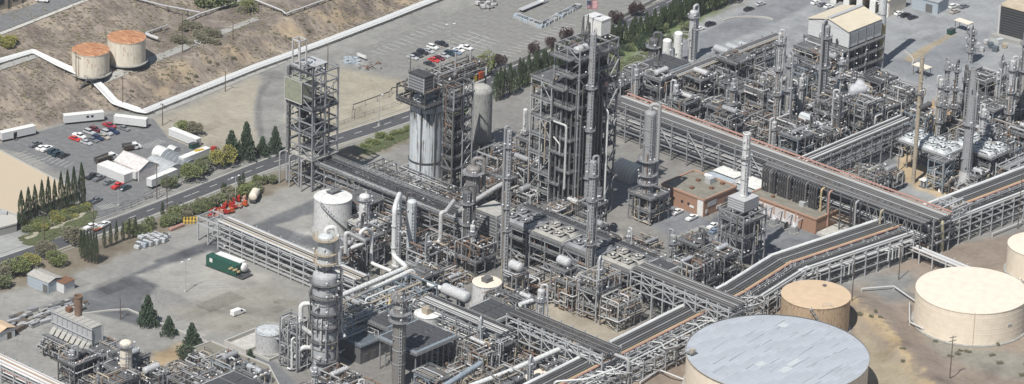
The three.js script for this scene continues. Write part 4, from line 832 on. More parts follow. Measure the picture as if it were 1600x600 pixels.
{
  const t = thing('gabled_tent', 'pale pink gabled tent standing by the white container', 'tent', P(213, 270), headE2), w = 9.5, L = 13, h = 4.2, rh = 6.6;
  box(t, 'wall', M.corrPink, 0, h / 2, 0, L, h, w);
  for (const s of [-1, 1]) { const o = beam(t, 'roof_slope', M.corrPink, V(-L / 2 - 0.2, 0, 0), V(L / 2 + 0.2, 0, 0), 5.6, 0.12); o.position.set(0, (h + rh) / 2, s * w / 4); o.rotation.set(s * Math.atan2(rh - h, w / 2), 0, 0); }
  for (const s of [-1, 1]) { const g = new THREE.Shape([new THREE.Vector2(-w / 2, 0), new THREE.Vector2(w / 2, 0), new THREE.Vector2(0, rh - h)]), e = new THREE.ExtrudeGeometry(g, { depth: 0.1, bevelEnabled: false }); e.rotateY(Math.PI / 2); part(t, 'gable', e, M.fabricGrey, s * (L / 2) - 0.05, h, 0); }
  for (let i = 1; i < 6; i++) box(t, 'wall_seam', M.fabricGrey, -L / 2 + i * L / 6, h / 2, w / 2 + 0.02, 0.12, h, 0.06);
}
// fence sign, green bin, red tractor
{ const t = thing('lot_sign', 'small white notice board on posts by the lot fence', 'sign', P(231, 311), GRID); for (const x of [-1, 1]) slab(t, 'post', M.steelMid, x, 0, 0, 0.15, 2.4, 0.15); box(t, 'panel', M.whiteClean, 0, 1.8, 0.05, 3.2, 1.5, 0.1); box(t, 'frame', M.steelDark, 0, 1.8, -0.02, 3.5, 1.8, 0.08); }
{ const t = thing('waste_bin', 'green steel bin at the open end of the long container', 'bin', P(303, 231), GRID); const g = prof([[-1.6, 0.2], [1.6, 0.2], [1.9, 1.9], [-1.9, 1.9]], 1.9, 0.05); part(t, 'bin_body', g, M.greenPaint); box(t, 'lid', M.steelDark, 0, 2.0, 0, 3.8, 0.12, 1.9); for (const x of [-1, 1]) slab(t, 'foot', M.steelDark, x, 0, 0, 0.2, 0.2, 1.6); }
{ const t = thing('tractor', 'small red tractor under the trees beside the trailer with yellow gear', 'tractor', P(334, 238), GRID + 0.5); box(t, 'hood', M.red, 1, 1.2, 0, 2.2, 0.9, 1); box(t, 'cab', M.red, -0.9, 1.6, 0, 1.6, 1.8, 1.4); box(t, 'cab_window', M.glassDark, -0.9, 2.0, 0.02, 1.3, 0.7, 1.44); for (const z of [-0.9, 0.9]) { const w = part(t, 'wheel', wheelG, M.tyre, -1, 0.8, z); w.scale.set(2.2, 2.2, 1.6); const v = part(t, 'wheel', wheelG, M.tyre, 1.4, 0.5, z * 0.8); v.scale.set(1.4, 1.4, 1.2); } }
// flatbed trucks
function stakeTruck(label, p, turn, L) {
  const t = thing('flatbed_truck', label, 'truck', p, turn); box(t, 'bed', M.rust, -1.4, 1.15, 0, L - 3, 0.25, 2.5); for (const z of [-1.2, 1.2]) for (let i = 0; i < 3; i++) box(t, 'stake_board', M.steelDark, -1.4, 1.55 + i * 0.42, z, L - 3, 0.3, 0.1); box(t, 'tail_board', M.steelDark, -1.4 - (L - 3) / 2, 1.9, 0, 0.1, 1.2, 2.4); box(t, 'load', M.wood, -1.4, 1.5, 0, L - 3.4, 0.5, 2.1);
  part(t, 'cab', prof([[-0.9, 0.6], [-0.9, 2.5], [0.4, 2.5], [0.9, 1.6], [1.9, 1.4], [1.9, 0.6]], 2.2), paint('white'), L / 2 - 2, 0, 0); part(t, 'window', prof([[-0.6, 1.65], [-0.6, 2.35], [0.35, 2.35], [0.75, 1.65]], 2.24, 0.02), M.glassDark, L / 2 - 2, 0, 0);
  for (const x of [L / 2 - 1.2, -L / 2 + 1.5, -L / 2 + 2.7]) for (const z of [-1, 1]) { const w = part(t, 'wheel', wheelG, M.tyre, x, 0.5, z); w.scale.set(1.35, 1.35, 1.4); }
  box(t, 'chassis', M.steelDark, 0, 0.8, 0, L * 0.9, 0.25, 1); return t;
}
stakeTruck('dark stake bed truck with a white cab beside the pink tent', P(166, 252), headE1, 10);
stakeTruck('shorter dark stake bed truck with a white cab behind the pink tent', P(206, 234), headE1 - 0.3, 7);
// parked cars: [kind, colour, px, py, label, heading]
const CL = [['pickup', 'grey', 55, 228, 'grey pickup truck at the end of the short parked row'], ['sedan', 'white', 65, 233, 'white sedan next to the grey pickup in the short row'], ['pickup', 'white', 73, 235, 'white pickup between a white sedan and a dark car'], ['suv', 'teal', 83, 239, 'dark teal wagon next to the white pickup in the short row'], ['suv', 'teal', 90, 243, 'dark teal wagon next to the black car in the short row'], ['sedan', 'black', 100, 245, 'black car at the far end of the short row']];
for (const [k, c, x, y, l] of CL) car(k, c, l, P(x, y), headE1 + 0.1);
const C2 = [['sedan', 'bright', 117, 219, 'bright red car at the corner of the double parked row'], ['pickup', 'white', 124, 215, 'white pickup behind the bright red car'], ['sedan', 'silver', 135, 225, 'silver car in front of the grey car in the double row'], ['suv', 'silver', 140, 209, 'silver wagon behind the white pickup'], ['sedan', 'grey', 145, 221, 'grey sedan beside the navy car in the double row'], ['suv', 'maroon', 149, 205, 'dark maroon wagon in the double row'], ['suv', 'navy', 153, 218, 'navy wagon beside the beige car'], ['sedan', 'beige', 163, 216, 'beige sedan between two navy cars'], ['suv', 'silver', 167, 210, 'silver wagon behind the beige sedan'], ['suv', 'navy', 177, 208, 'navy wagon at the end of the double row'], ['pickup', 'red', 171, 199, 'maroon pickup truck beside the white office trailer'], ['sedan', 'grey', 194, 203, 'grey sedan alone in front of the white trailer']];
for (const [k, c, x, y, l] of C2) car(k, c, l, P(x, y), headE2 + 0.1);
const C3 = [['pickup', 'black', 144, 278, 'black pickup beside the wide white container'], ['pickup', 'grey', 155, 281, 'grey pickup next to the black pickup by the container'], ['sedan', 'grey', 170, 287, 'grey car next to the bright red one by the container'], ['pickup', 'bright', 184, 293, 'bright red pickup by the white container'], ['suv', 'teal', 196, 296, 'dark teal car beside the bright red pickup'], ['pickup', 'grey', 150, 316, 'grey pickup alone next to the hatched bay']];
for (const [k, c, x, y, l] of C3) car(k, c, l, P(x, y), headE1 + 0.15);
car('pickup', 'white', 'white crew cab pickup stopped on the main road', P(142, 357), headE1); car('pickup', 'white', 'white pickup on the main road behind an orange cone trailer', P(163, 354), headE1 + 0.2);
{ const t = thing('utility_trailer', 'small flat trailer with orange boards between the two white pickups', 'trailer', P(152, 360), headE1); box(t, 'bed', M.orangeRed, 0, 0.7, 0, 3.4, 0.3, 1.7); box(t, 'board', M.pipeTan, -0.3, 1.0, 0, 2.4, 0.3, 1.2); for (const z of [-0.9, 0.9]) part(t, 'wheel', wheelG, M.tyre, 0, 0.36, z); box(t, 'tow_bar', M.steelDark, 2.2, 0.6, 0, 1.2, 0.12, 0.12); }
const C4 = [['sedan', 'silver', 645, 92, 'silver sedan at the end of the two parked rows'], ['sedan', 'black', 652, 88, 'black sedan next to the silver one at the row end'], ['suv', 'black', 660, 84, 'large black wagon in the rear parked row'], ['sedan', 'silver', 670, 82, 'silver sedan behind the large black wagon'], ['suv', 'white', 676, 76, 'white wagon in the rear parked row'], ['pickup', 'black', 690, 71, 'black pickup by the lot lamp post'], ['sedan', 'black', 671, 102, 'black sedan at the open end of the front row'], ['sedan', 'bright', 678, 96, 'red car in the front parked row'], ['sedan', 'maroon', 686, 93, 'dark maroon sedan next to the red car'], ['sedan', 'silver', 694, 89, 'silver sedan beside the maroon one'], ['suv', 'teal', 703, 86, 'dark teal wagon in the middle of the front row'], ['sedan', 'blue', 712, 84, 'pale blue sedan beside the teal wagon'], ['sedan', 'white', 717, 80, 'white sedan next to the white pickup in the front row'], ['pickup', 'white', 728, 77, 'white pickup at the lamp post end of the front row']];
for (const [k, c, x, y, l] of C4) car(k, c, l, P(x, y), headE2 + 0.1);
lampPost('tall twin headed lamp post in the upper parking lot', P(703, 77), tall(703, 77, 38), { turn: GRID - 0.4 });
// junk on the dirt lot
for (let i = 0; i < 12; i++) { const t = thing('slab_stack', 'small stack of pale slabs beside the dirt lot pole', 'slabs', P(540 + (i % 4) * 6 + R0() * 3, 90 + Math.floor(i / 4) * 4 + R0() * 2), R0() * 3, 'slab stacks on the dirt lot'); for (let k = 0; k < 2; k++) slab(t, 'slab', M.corrBlue, 0, k * 0.3, 0, rnd(1.5, 2.6), 0.28, 1.3).rotation.y = R0() * 0.2; }
{ const t = thing('banner_board', 'long white board standing beside the timber pole', 'board', P(565, 93), headE2); box(t, 'panel', M.whiteClean, 0, 1.6, 0, 5, 1.3, 0.12); for (const x of [-2, 2]) slab(t, 'post', M.steelMid, x, 0, 0, 0.15, 2.1, 0.15); }
{ const t = thing('scrap_pile', 'heap of rusty pipe and scrap below the timber pole', 'scrap', P(577, 104), 0); const r = rng(4); for (let i = 0; i < 26; i++) { const p = V(rnd(-5, 5, r), rnd(0.2, 1.2, r), rnd(-4, 4, r)); rod(t, 'scrap_piece', M[pick(['rust', 'steelMid', 'pipeRust', 'pipePale'], r)], p, p.clone().add(V(rnd(-2, 2, r), rnd(-0.2, 0.6, r), rnd(-2, 2, r))), 0.15); } }
{ const s = between([700, 178], [760, 140]); }
// long bag rows and lowboy trailer past the upper lot
for (let i = 0; i < 26; i++) { const a = P(808, 27), b = P(845, 42), c = P(905, 10), d = i < 9 ? a.clone().lerp(b, i / 9) : b.clone().lerp(c, (i - 9) / 17); const t = thing('wrapped_bale', 'grey wrapped bale in the long bale row past the parking lot', 'bale', d, GRID + R0(), 'long bale row past the parking lot'); box(t, 'wrap', R0() < 0.5 ? M.corrBlue : M.steelPale, 0, 0.6, 0, rnd(2.6, 3.6), 1.2, 2.6); box(t, 'strap', M.steelMid, 0, 0.62, 0, 0.2, 1.22, 2.64); }
{ const s = between([810, 21], [850, 4]); const t = thing('flatbed_trailer', 'long empty flatbed trailer beside the bale row', 'trailer', s.c, s.turn); box(t, 'bed', M.steelPale, 0, 1.2, 0, 14, 0.3, 2.5); for (const x of [-5.5, -4.2, 4.4]) for (const z of [-1, 1]) { const w = part(t, 'wheel', wheelG, M.tyre, x, 0.5, z); w.scale.set(1.3, 1.3, 1.4); } part(t, 'cab', prof([[-1, 0.6], [-1, 2.8], [0.6, 2.8], [1, 1.7], [2, 1.5], [2, 0.6]], 2.3), paint('white'), 7.5, 0, 0); part(t, 'window', prof([[-0.4, 1.8], [-0.4, 2.6], [0.5, 2.6], [0.85, 1.8]], 2.34, 0.02), M.glassDark, 7.5, 0, 0); }
for (let i = 0; i < 5; i++) { const t = thing('equipment_cart', 'pale maintenance cart in the cluster past the upper lot', 'cart', P(748 + i * 6, 8 + (i % 2) * 5), GRID + i, 'cluster of carts past the upper lot'); box(t, 'cart_body', M.pipePale, 0, 1.1, 0, 2.8, 1.2, 1.6); box(t, 'cab', M.steelMid, 0.8, 2, 0, 1, 0.8, 1.4); for (const x of [-0.9, 0.9]) for (const z of [-0.8, 0.8]) part(t, 'wheel', wheelG, M.tyre, x, 0.36, z); }
// verge fences
function fence(label, list, h, o = {}) {
  const pts = list.map((q) => P(...q)), t = thing(o.name ?? 'fence', label, 'fence', pts[0], 0, o.group);
  for (let i = 0; i + 1 < pts.length; i++) { const a = pts[i].clone().sub(pts[0]), b = pts[i + 1].clone().sub(pts[0]), n = Math.max(1, Math.round(a.distanceTo(b) / (o.step ?? 6))); for (let k = 0; k <= n; k++) { const p = a.clone().lerp(b, k / n); slab(t, 'post', o.m ?? M.steelMid, p.x, 0, p.z, 0.14, h, 0.14); } for (const y of o.rails ?? [0.5, 1]) beam(t, 'rail', o.m ?? M.steelMid, a.clone().setY(h * y), b.clone().setY(h * y), 0.1, o.rh ?? 0.1); }
  return t;
}
fence('wire fence between the western lot and the road', [[140, 345], [205, 325], [260, 300], [330, 268]], 2.2, { step: 4 });
fence('dark pipe barrier along the dirt lot above the road', [[550, 186], [552, 172], [608, 152], [612, 146], [640, 140]], 2.2, { m: M.steelDark, rails: [1], rh: 0.35 });
fence('low fence along the roadside verge by the dirt lot', [[505, 205], [570, 182], [640, 158]], 1.5, { step: 5 });
fence('pale guard wall between the upper lot and the road', [[770, 116], [860, 76], [960, 35], [1040, -6]], 1.6, { m: M.concretePale, rails: [0.5], rh: 1.4 });

// ---------------------------------------------------------------- central plant
// --- western coker tower with its olive cab
{
  const t = frame('coker_tower', 'tall open steel tower with an olive cab and a pale deck near its foot', 'tower', -52.5, -62, { nx: 2, nz: 2, dx: 6.3, dz: 6.5, lv: [5.5, 12, 16.7, 21.4, 26, 31, 36, 41, 45], decks: [12, 21.4, 31], deckM: M.grateDark, rail: true, brace: 0.55, cw: 0.5, m: M.steel, seed: 11, jung: 22, rmax: 0.5, jm: ['pipeMid', 'pipeDark', 'pipeGrey', 'aluDull', 'steelDark'] });
  box(t, 'pale_deck', M.deck, 6.3, 12.2, 6.5, 13.6, 0.2, 14);
  const cab = box(t, 'cab', M.olive, 2, 36.8, 4, 6, 8.4, 8.6); cab.name = 'cab';
  part(t, 'cab_edge', merge([gRod(V(-1, 32.6, -0.3), V(-1, 41, -0.3), 0.12), gRod(V(-1, 32.6, 8.3), V(-1, 41, 8.3), 0.14), gRod(V(5, 32.6, 8.3), V(5, 41, 8.3), 0.12), gRod(V(-1, 41, -0.3), V(-1, 41, 8.3), 0.12), gRod(V(-1, 41, 8.3), V(5, 41, 8.3), 0.12), gRod(V(-1, 32.6, -0.3), V(-1, 32.6, 8.3), 0.12)]), M.pipePale);
  part(t, 'cab_rail', gRail([[-1, -0.3], [5, -0.3], [5, 8.3], [-1, 8.3]], 41), M.steelPale);
  const lp = [[0.8, 1.8], [0.8, 5.4], [4, 1.8], [4, 5.4]];
  for (const [x, z] of lp) slab(t, 'hoist_post', M.pipePale, x, 41, z, 0.45, 14.5, 0.45);
  for (const y of [46, 55.3]) part(t, 'hoist_ring', merge([gBar(V(0.8, y, 1.8), V(0.8, y, 5.4), 0.4), gBar(V(4, y, 1.8), V(4, y, 5.4), 0.4), gBar(V(0.8, y, 1.8), V(4, y, 1.8), 0.4), gBar(V(0.8, y, 5.4), V(4, y, 5.4), 0.4)]), M.pipePale);
  box(t, 'top_sheet', M.steelPale, 9, 45.2, 4, 7, 0.15, 8);
  const hop = new THREE.CylinderGeometry(3.4, 0.9, 7, 12); part(t, 'hopper', hop, M.steelDark, 4, 28.6, 4.4);
  drum('white drum lying on the pale deck of the coker tower', -46, -55, 12.3, 1.3, 5.5, { m: M.white, turn: headE2 });
  for (const [x, z] of [[-2.4, -1], [-2.4, 4], [-2.4, 10]]) { pipe(t, 'riser_pipe', M.pipeGrey, [V(x, 0.2, z), V(x, 12, z), V(0.5, 12, z)], 0.3); }
}
tank('white storage tank with a square roof platform next to the yard road', world(-71, -20, 0), 6.6, 13, { shellM: M.white, roofM: M.whiteClean });
{ const t = scene.children[scene.children.length - 1]; stairOn(t, 6.6, 13, 1.2, 3.0); box(t, 'roof_platform', M.grate, 2.4, 13.9, -2, 5, 0.2, 3); part(t, 'platform_rail', gRail([[-0.1, -3.5], [4.9, -3.5], [4.9, -0.5], [-0.1, -0.5]], 14), M.steelPale); }
column('short white vessel on a steel stand beside the white storage tank', -66.5, -9, 1.9, 9, { m: M.white, y0: 6.2, plats: [[0.98, 0.9]], over: false, skirt: 0.02 });
frame('vessel_stand', 'steel stand with a plain deck under the short white vessel', 'stand', -71, -13, { nx: 2, nz: 2, dx: 5, dz: 5, lv: [6], seed: 5, deckM: M.deck, jung: 14 });
frame('vessel_stand', 'piping skid behind the white storage tank', 'skid', -64, -26, { nx: 2, nz: 2, dx: 6, dz: 6, lv: [4, 8], seed: 6, jung: 24 });
// --- coke drums
{
  const t = thing('coke_drum', 'huge pale blue grey silo streaked with black coke, dark platform on top', 'silo', world(-11, -32.5), GRID);
  lathe(t, 'shell', M.coke, [[6.25, 0], [6.25, 6], [6.1, 6.2], [6.1, 28], [5.6, 29.5], [3, 31], [0, 31.4]], 48, 26);
  lathe(t, 'band', M.steelDark, [[6.3, 0], [6.45, 0.1], [6.45, 0.6], [6.3, 0.7]], 40).position.y = 6.2;
  for (const [u] of [[1.9], [2.7], [0.9]]) rod(t, 'riser_pipe', M.steelMid, V(Math.cos(u) * 6.5, 0, Math.sin(u) * 6.5), V(Math.cos(u) * 6.5, 29, Math.sin(u) * 6.5), 0.22);
  const d = frame('drum_platform', 'dark soot stained platform with a panelled cab on top of the big silo', 'platform', -19, -40, { nx: 2, nz: 2, dx: 7.5, dz: 7, lv: [29.5, 31, 35.5], decks: [29.5], deckM: M.steelDark, m: M.steelDark, brace: 0, seed: 12, jung: 0, lampN: 8, cw: 0.4, colFrom: 29.4 });
  jungle(d, 0, 15, 30, 38, 0, 14, 26, 4, 0.15, 0.5, ['pipeDark', 'steelDark', 'pipeMid', 'pipeRust', 'pipeGrey']);
  box(d, 'cab', M.steelDark, 2.5, 38.2, 9.5, 5, 6, 7.5);
  for (let i = 0; i < 5; i++) box(d, 'cab_panel', M.steel, -0.06, 36 + i * 1.1, 9.5, 0.12, 0.7, 7.4);
  for (let i = 0; i < 4; i++) box(d, 'cab_panel', M.steelMid, 2.5, 36.2 + i * 1.35, 13.31, 4.8, 0.9, 0.12); part(d, 'cab_edge', merge([gBar(V(0, 35.2, 13.3), V(0, 41.3, 13.3), 0.3), gBar(V(5, 35.2, 13.3), V(5, 41.3, 13.3), 0.25), gBar(V(0, 35.2, 5.7), V(0, 41.3, 5.7), 0.25), gBar(V(0, 35.2, 5.7), V(0, 35.2, 13.3), 0.25), gBar(V(0, 35.2, 13.3), V(5, 35.2, 13.3), 0.25), gBar(V(0, 41.2, 5.7), V(0, 41.2, 13.3), 0.25)]), M.steelPale);
  box(d, 'cab_roof', M.grateDark, 2.5, 41.3, 9.5, 5.4, 0.2, 8); part(d, 'roof_rail', gRail([[-0.2, 5.6], [5.2, 5.6], [5.2, 13.4], [-0.2, 13.4]], 41.4), M.steelMid);
  slab(d, 'mast', M.steelMid, 0.4, 41.4, 6, 0.25, 6, 0.25);
}
{
  const t = frame('stair_tower', 'slim braced stair tower between the two silos', 'tower', -18.5, -17.2, { nx: 2, nz: 1, dx: 5, dz: 4.5, lv: [4.8, 9.4, 14, 18.6, 23.2, 27.8, 32.4, 37, 41.6], decks: [9.4, 14, 18.6, 23.2, 27.8, 32.4, 37], deckM: M.steelDark, m: M.steelMid, brace: 0, cw: 0.45, seed: 14, jung: 26, rmin: 0.2, rmax: 0.6, jm: ['pipeDark', 'steelDark', 'pipeRust', 'pipeMid'], lampN: 10 });
  for (let l = 0; l < 9; l++) { beam(t, 'brace', M.steelPale, V(5, l * 4.62 + 0.3, 4.6), V(10, l * 4.62 + 4.6, 4.6), 0.3); beam(t, 'stair', M.steelMid, V(-0.2, l * 4.62 + 0.3, l % 2 ? 0.4 : 4), V(-0.2, l * 4.62 + 4.6, l % 2 ? 4 : 0.4), 0.8, 0.2); }
  for (const x of [0, 5, 10]) slab(t, 'face_post', M.steelPale, x, 0, 4.8, 0.4, 42, 0.3);
}
{
  const t = thing('coke_silo', 'grey green domed silo with a rusty brown top', 'silo', world(7, -23), GRID);
  lathe(t, 'shell', M.cokeTan, [[0.8, 6], [4.3, 11], [4.3, 30.5], ...dome(4.3, 30.5, 0.52).slice(1)], 32, 8);
  lathe(t, 'dome_cap', M.deck, [[3.2, 32.05], [2.4, 32.5], [1, 32.8], [0, 32.85]], 24);
  for (let k = 0; k < 8; k++) { const u = k * 0.785; slab(t, 'leg', M.steelDark, Math.cos(u) * 3.8, 0, Math.sin(u) * 3.8, 0.5, 12, 0.5); }
  part(t, 'platform', gPlatform(4.05, 1.6, 0, 6.28), M.steelMid, 0, 11.5, 0);
  frame('drum_deck', 'long dark deck carrying pipes behind the silo tops', 'platform', -8, -37, { nx: 4, nz: 1, dx: 6.4, dz: 6.5, lv: [31, 34, 36.5], decks: [31], deckM: M.steelDark, m: M.steelMid, seed: 21, brace: 0.35, jung: 0, lampN: 10, cw: 0.4 });
  const d = scene.children[scene.children.length - 1]; jungle(d, -1, 27, 31.5, 38, -1, 7.5, 40, 8, 0.16, 0.5, ['pipeDark', 'pipeGrey', 'pipeMid', 'pipeRust', 'aluDull', 'pipePale']);
  for (const [x, h] of [[5, 2], [13, 5], [21, 2]]) rod(d, 'vent_pipe', M.pipeGrey, V(x, 31, 3), V(x, 40 + h * 0.5, 3), 0.35);
  box(d, 'orange_cabinet', M.orangeRed, 22, 32.6, 7, 2.2, 2.6, 1.4); box(d, 'yellow_cabinet', M.yellow, 19, 32.2, 7.2, 1.2, 1.8, 1);
}
// --- pipe deck running from the coker tower past the silos
{
  const t = frame('pipe_deck', 'long raised pipe deck running from the coker tower past the big silo', 'pipe rack', -51, -50, { nx: 2, nz: 13, dx: 4.2, dz: 5.8, lv: [4.5, 8, 10.5], decks: [], rail: false, m: M.steel, brace: 0.12, cw: 0.34, seed: 31, lampN: 12 });
  for (const [x, w] of [[-0.2, 1.3], [8.6, 1.3]]) { box(t, 'walkway', M.grate, x, 10.7, 37.7, w, 0.12, 76); part(t, 'handrail', gRail([[x - w / 2, 0], [x - w / 2, 75]], 10.7, false), M.steelPale); part(t, 'handrail', gRail([[x + w / 2, 0], [x + w / 2, 75]], 10.7, false), M.steelPale); }
  const r = rng(9); for (const y of [4.6, 8.1]) for (let k = 0; k < 9; k++) { const rr = pick([0.15, 0.2, 0.3, 0.4], r), z0 = r() < 0.5 ? 0 : r() * 30, z1 = r() < 0.5 ? 75 : 75 - r() * 30; rod(t, 'pipe', M[pick(JM, r)], V(0.7 + k * 0.85, y + rr, z0), V(0.7 + k * 0.85, y + rr, z1), rr); }
  for (let k = 0; k < 5; k++) { const rr = pick([0.15, 0.2, 0.28], r); rod(t, 'pipe', M[pick(['pipeDark', 'pipeMid', 'pipeGrey'], r)], V(1.6 + k * 1.2, 10.6 + rr, 2), V(1.6 + k * 1.2, 10.6 + rr, 74), rr); }
  frame('pipe_deck', 'wide open beam deck below the big silo', 'pipe rack', -42, -38, { nx: 3, nz: 6, dx: 5, dz: 6.2, lv: [5, 9.5], decks: [], rail: false, m: M.steel, brace: 0.15, cw: 0.34, seed: 33, lampN: 8, jung: 50, jtop: 1.2, jm: ['pipeMid', 'pipeDark', 'pipeGrey', 'pipePale', 'aluDull', 'pipeDark'] });
  frame('pipe_deck', 'dark beam deck under the stair tower', 'pipe rack', -42, 0, { nx: 3, nz: 4, dx: 5, dz: 6, lv: [5, 9.5], decks: [], rail: false, m: M.steelMid, brace: 0.15, cw: 0.34, seed: 35, lampN: 8, jung: 44, jtop: 1.2 });
}
// --- main tower
{
  const t = frame('main_tower', 'tallest dense grey steel tower wrapped in vertical pipes with a flag on top', 'tower', -6, 23.5, { nx: 4, nz: 2, dx: 5, dz: 5.8, lv: [8, 14, 20, 26, 32, 38, 44, 50, 56, 62, 66], decks: [8, 14, 20, 26, 32, 38, 44, 50, 56, 62], deckM: M.grateDark, m: M.steel, brace: 0.5, cw: 0.5, seed: 41, jung: 64, rmin: 0.16, rmax: 0.5, lampN: 26, jm: ['pipeMid', 'pipeDark', 'pipeDark', 'pipeMid', 'pipeGrey', 'steelDark', 'pipeRust'] });
  const r = rng(17);
  for (let i = 0; i < 10; i++) { const x = -1.1 - (i % 2) * 0.9, z = 0.5 + i * 1.1, y1 = rnd(34, 62, r); pipe(t, 'riser_pipe', M[pick(['pipeMid', 'pipeMid', 'aluDull', 'pipeDark', 'pipeDark', 'pipeGrey'], r)], [V(x, rnd(0.5, 10, r), z), V(x, y1, z), V(x + 3, y1, z)], rnd(0.2, 0.42, r), 8); }
  for (let i = 0; i < 12; i++) { const x = 0.6 + i * 0.95, z = 12.5 + (i % 2) * 0.7, y1 = rnd(30, 60, r); pipe(t, 'riser_pipe', M[pick(['pipeMid', 'pipeDark', 'aluDull', 'pipeMid', 'pipeDark'], r)], [V(x, rnd(0.5, 8, r), z), V(x, y1, z), V(x, y1, z - 2.5)], rnd(0.18, 0.4, r), 8); }
  for (let i = 0; i < 10; i++) { beam(t, 'stair', M.steel, V(15 + (i % 2 ? 5 : 0.4), 8 + i * 5.6, 12.4), V(15 + (i % 2 ? 0.4 : 5), 8 + (i + 1) * 5.6, 12.4), 0.5, 0.25); box(t, 'landing', M.grate, 20.4, 8 + i * 5.6 + 0.1, 12.6, 1.4, 0.14, 1.6); }
  for (let i = 0; i < 3; i++) box(t, 'equipment_box', M.steelMid, 5 + i * 5, 30 + i * 9, 5.8, 5, 5, 8);
  pipe(t, 'white_riser', M.pipeWhite, [V(14, 4, 13.4), V(14, 40, 13.4), V(14, 41, 12)], 0.35);
  box(t, 'red_panel', M.pipePink, 14, 50, 11.9, 1.2, 2, 0.2);
  pipe(t, 'elbow_pipe', M.pipePale, [V(-2.6, 26, 6), V(-2.6, 30, 6), V(-2.6, 32, 3)], 0.3); for (const [y, z, l] of [[14, 3, 6], [20, 8, 6], [26, 4, 8], [32, 8.5, 5], [38, 3, 6], [44, 7, 8], [50, 3.5, 7], [56, 8, 6], [62, 5, 9]]) { box(t, 'side_platform', M.grate, -1.6, y + 0.1, z, 3, 0.14, l); part(t, 'side_rail', gRail([[0, z - l / 2], [-3.1, z - l / 2], [-3.1, z + l / 2], [0, z + l / 2]], y + 0.15, false), M.steelPale); } pipe(t, 'elbow_pipe', M.pipePale, [V(-2.8, 14, 9), V(-2.8, 38, 9), V(-2.8, 38, 3)], 0.42);
  const b = thing('rooftop_box', 'white box shaped shelter on top of the main tower', 'shelter', world(12, 27, 66.1), GRID); part(b, 'wall', gWall(5, 5.6, 7.6), M.whiteClean, 0, 2.8, 0); box(b, 'roof', M.white, 0, 5.7, 0, 5.3, 0.2, 7.9); box(b, 'door', M.pipePale, -2.53, 1.4, 1.5, 0.08, 2.3, 1.2);
  const f = thing('flag_pole', 'flag with red and white stripes on a pole above the main tower', 'flag', world(4.5, 28, 66.1), GRID), st = [];
  rod(f, 'pole', M.steelPale, V(0, 0, 0), V(0, 14, 0), 0.12);
  const cv = dataTex(128, 64, (x, y) => { const w = 64; if (x < 52 && y > 28) { const s = ((x % 10) - 5) ** 2 + ((y % 8) - 4) ** 2 < 5; return s ? [235, 235, 240] : [44, 52, 96]; } return Math.floor(y / 4.93) % 2 ? [238, 232, 232] : [196, 62, 66]; });
  const fg = new THREE.PlaneGeometry(5.6, 3, 16, 6), fp = fg.attributes.position; for (let i = 0; i < fp.count; i++) { const x = fp.getX(i) + 2.8; fp.setZ(i, Math.sin(x * 1.5) * 0.35 * (x / 4)); fp.setY(i, fp.getY(i) - x * 0.28); } fg.computeVertexNormals();
  part(f, 'flag', fg, new THREE.MeshStandardMaterial({ map: cv, side: THREE.DoubleSide, roughness: 0.8 }), 2.8, 12.5, 0);
  for (const [dx, dz, h] of [[0, 4, 9], [2.5, 4, 9], [1.2, 6, 7]]) { const p = thing('vent_mast', 'slim lattice vent mast beside the flag on the main tower', 'mast', world(2 + dx, 25 + dz, 66.1), GRID, 'vent masts on the main tower'); for (const [x, z] of [[-0.5, -0.5], [0.5, -0.5], [0, 0.6]]) beam(p, 'leg', M.steelMid, V(x, 0, z), V(x * 0.2, h, z * 0.2), 0.2); for (let y = 1; y < h; y += 1.5) box(p, 'strut', M.steelMid, 0, y, 0, 1 - y / h * 0.8, 0.12, 0.9 - y / h * 0.7); }
  drum('pale horizontal drum at the top edge of the main tower', -1, 31, 62.3, 1.4, 5, { m: M.vesselPale, turn: headE1 });
}
column('slender grey column standing in front of the main tower full height', -2, 37.4, 1.15, 72, { m: M.vesselGrey, plats: [[0.5, 1], [0.72, 1], [0.25, 1]], bands: 6, over: false, seed: 4 });
frame('annex_tower', 'lower open steel annex on the side of the main tower', 'tower', -6, 13, { nx: 2, nz: 2, dx: 6, dz: 4.8, lv: [8, 15, 22, 29, 36, 43, 50], deckM: M.grate, m: M.steelPale, brace: 0.45, seed: 43, jung: 34, lampN: 10 });
// --- column and stacks east of the tower
column('ringed grey column with platforms beside the white tent', 18, 48, 2.15, 40, { m: M.vesselGrey, plats: [[0.56, 1.5], [0.34, 1.4], [0.2, 1.6], [0.42, 1.2, 0, 4]], bands: 5, seed: 8, vapourM: M.pipeGrey });
frame('column_stand', 'steel stand of pipes at the foot of the ringed column', 'stand', 13, 44, { nx: 2, nz: 2, dx: 5, dz: 5, lv: [5, 10], seed: 44, jung: 24 });
{
  const t = frame('fired_heater', 'steel framed heater with pale boxes under a tall white stack', 'heater', 6, 91, { nx: 2, nz: 2, dx: 6, dz: 5.5, lv: [6, 12, 18, 21], decks: [12, 18], m: M.steel, seed: 51, jung: 34, lampN: 8, brace: 0.6 });
  part(t, 'radiant_box', gWall(10, 6, 8), M.vesselDark, 6, 15, 5.5); part(t, 'convection_box', gWall(8, 4.2, 7.2), M.vesselPale, 6, 23.3, 5.5);
  for (let i = 0; i < 5; i++) { box(t, 'box_rib', M.steel, 6, 21.6 + i * 0.9, 9.15, 8.2, 0.16, 0.2); box(t, 'box_rib', M.steel, 1.95, 21.6 + i * 0.9, 5.5, 0.2, 0.16, 7.4); }
  column('tall white stack with a dark rim rising from the pale heater', 12, 96.5, 1.35, 23, { y0: 25.5, m: M.white, top: 'open', plats: [[0.62, 0.9]], name: 'heater_stack', category: 'stack', over: false, skirt: 0.02, bands: 3 });
}
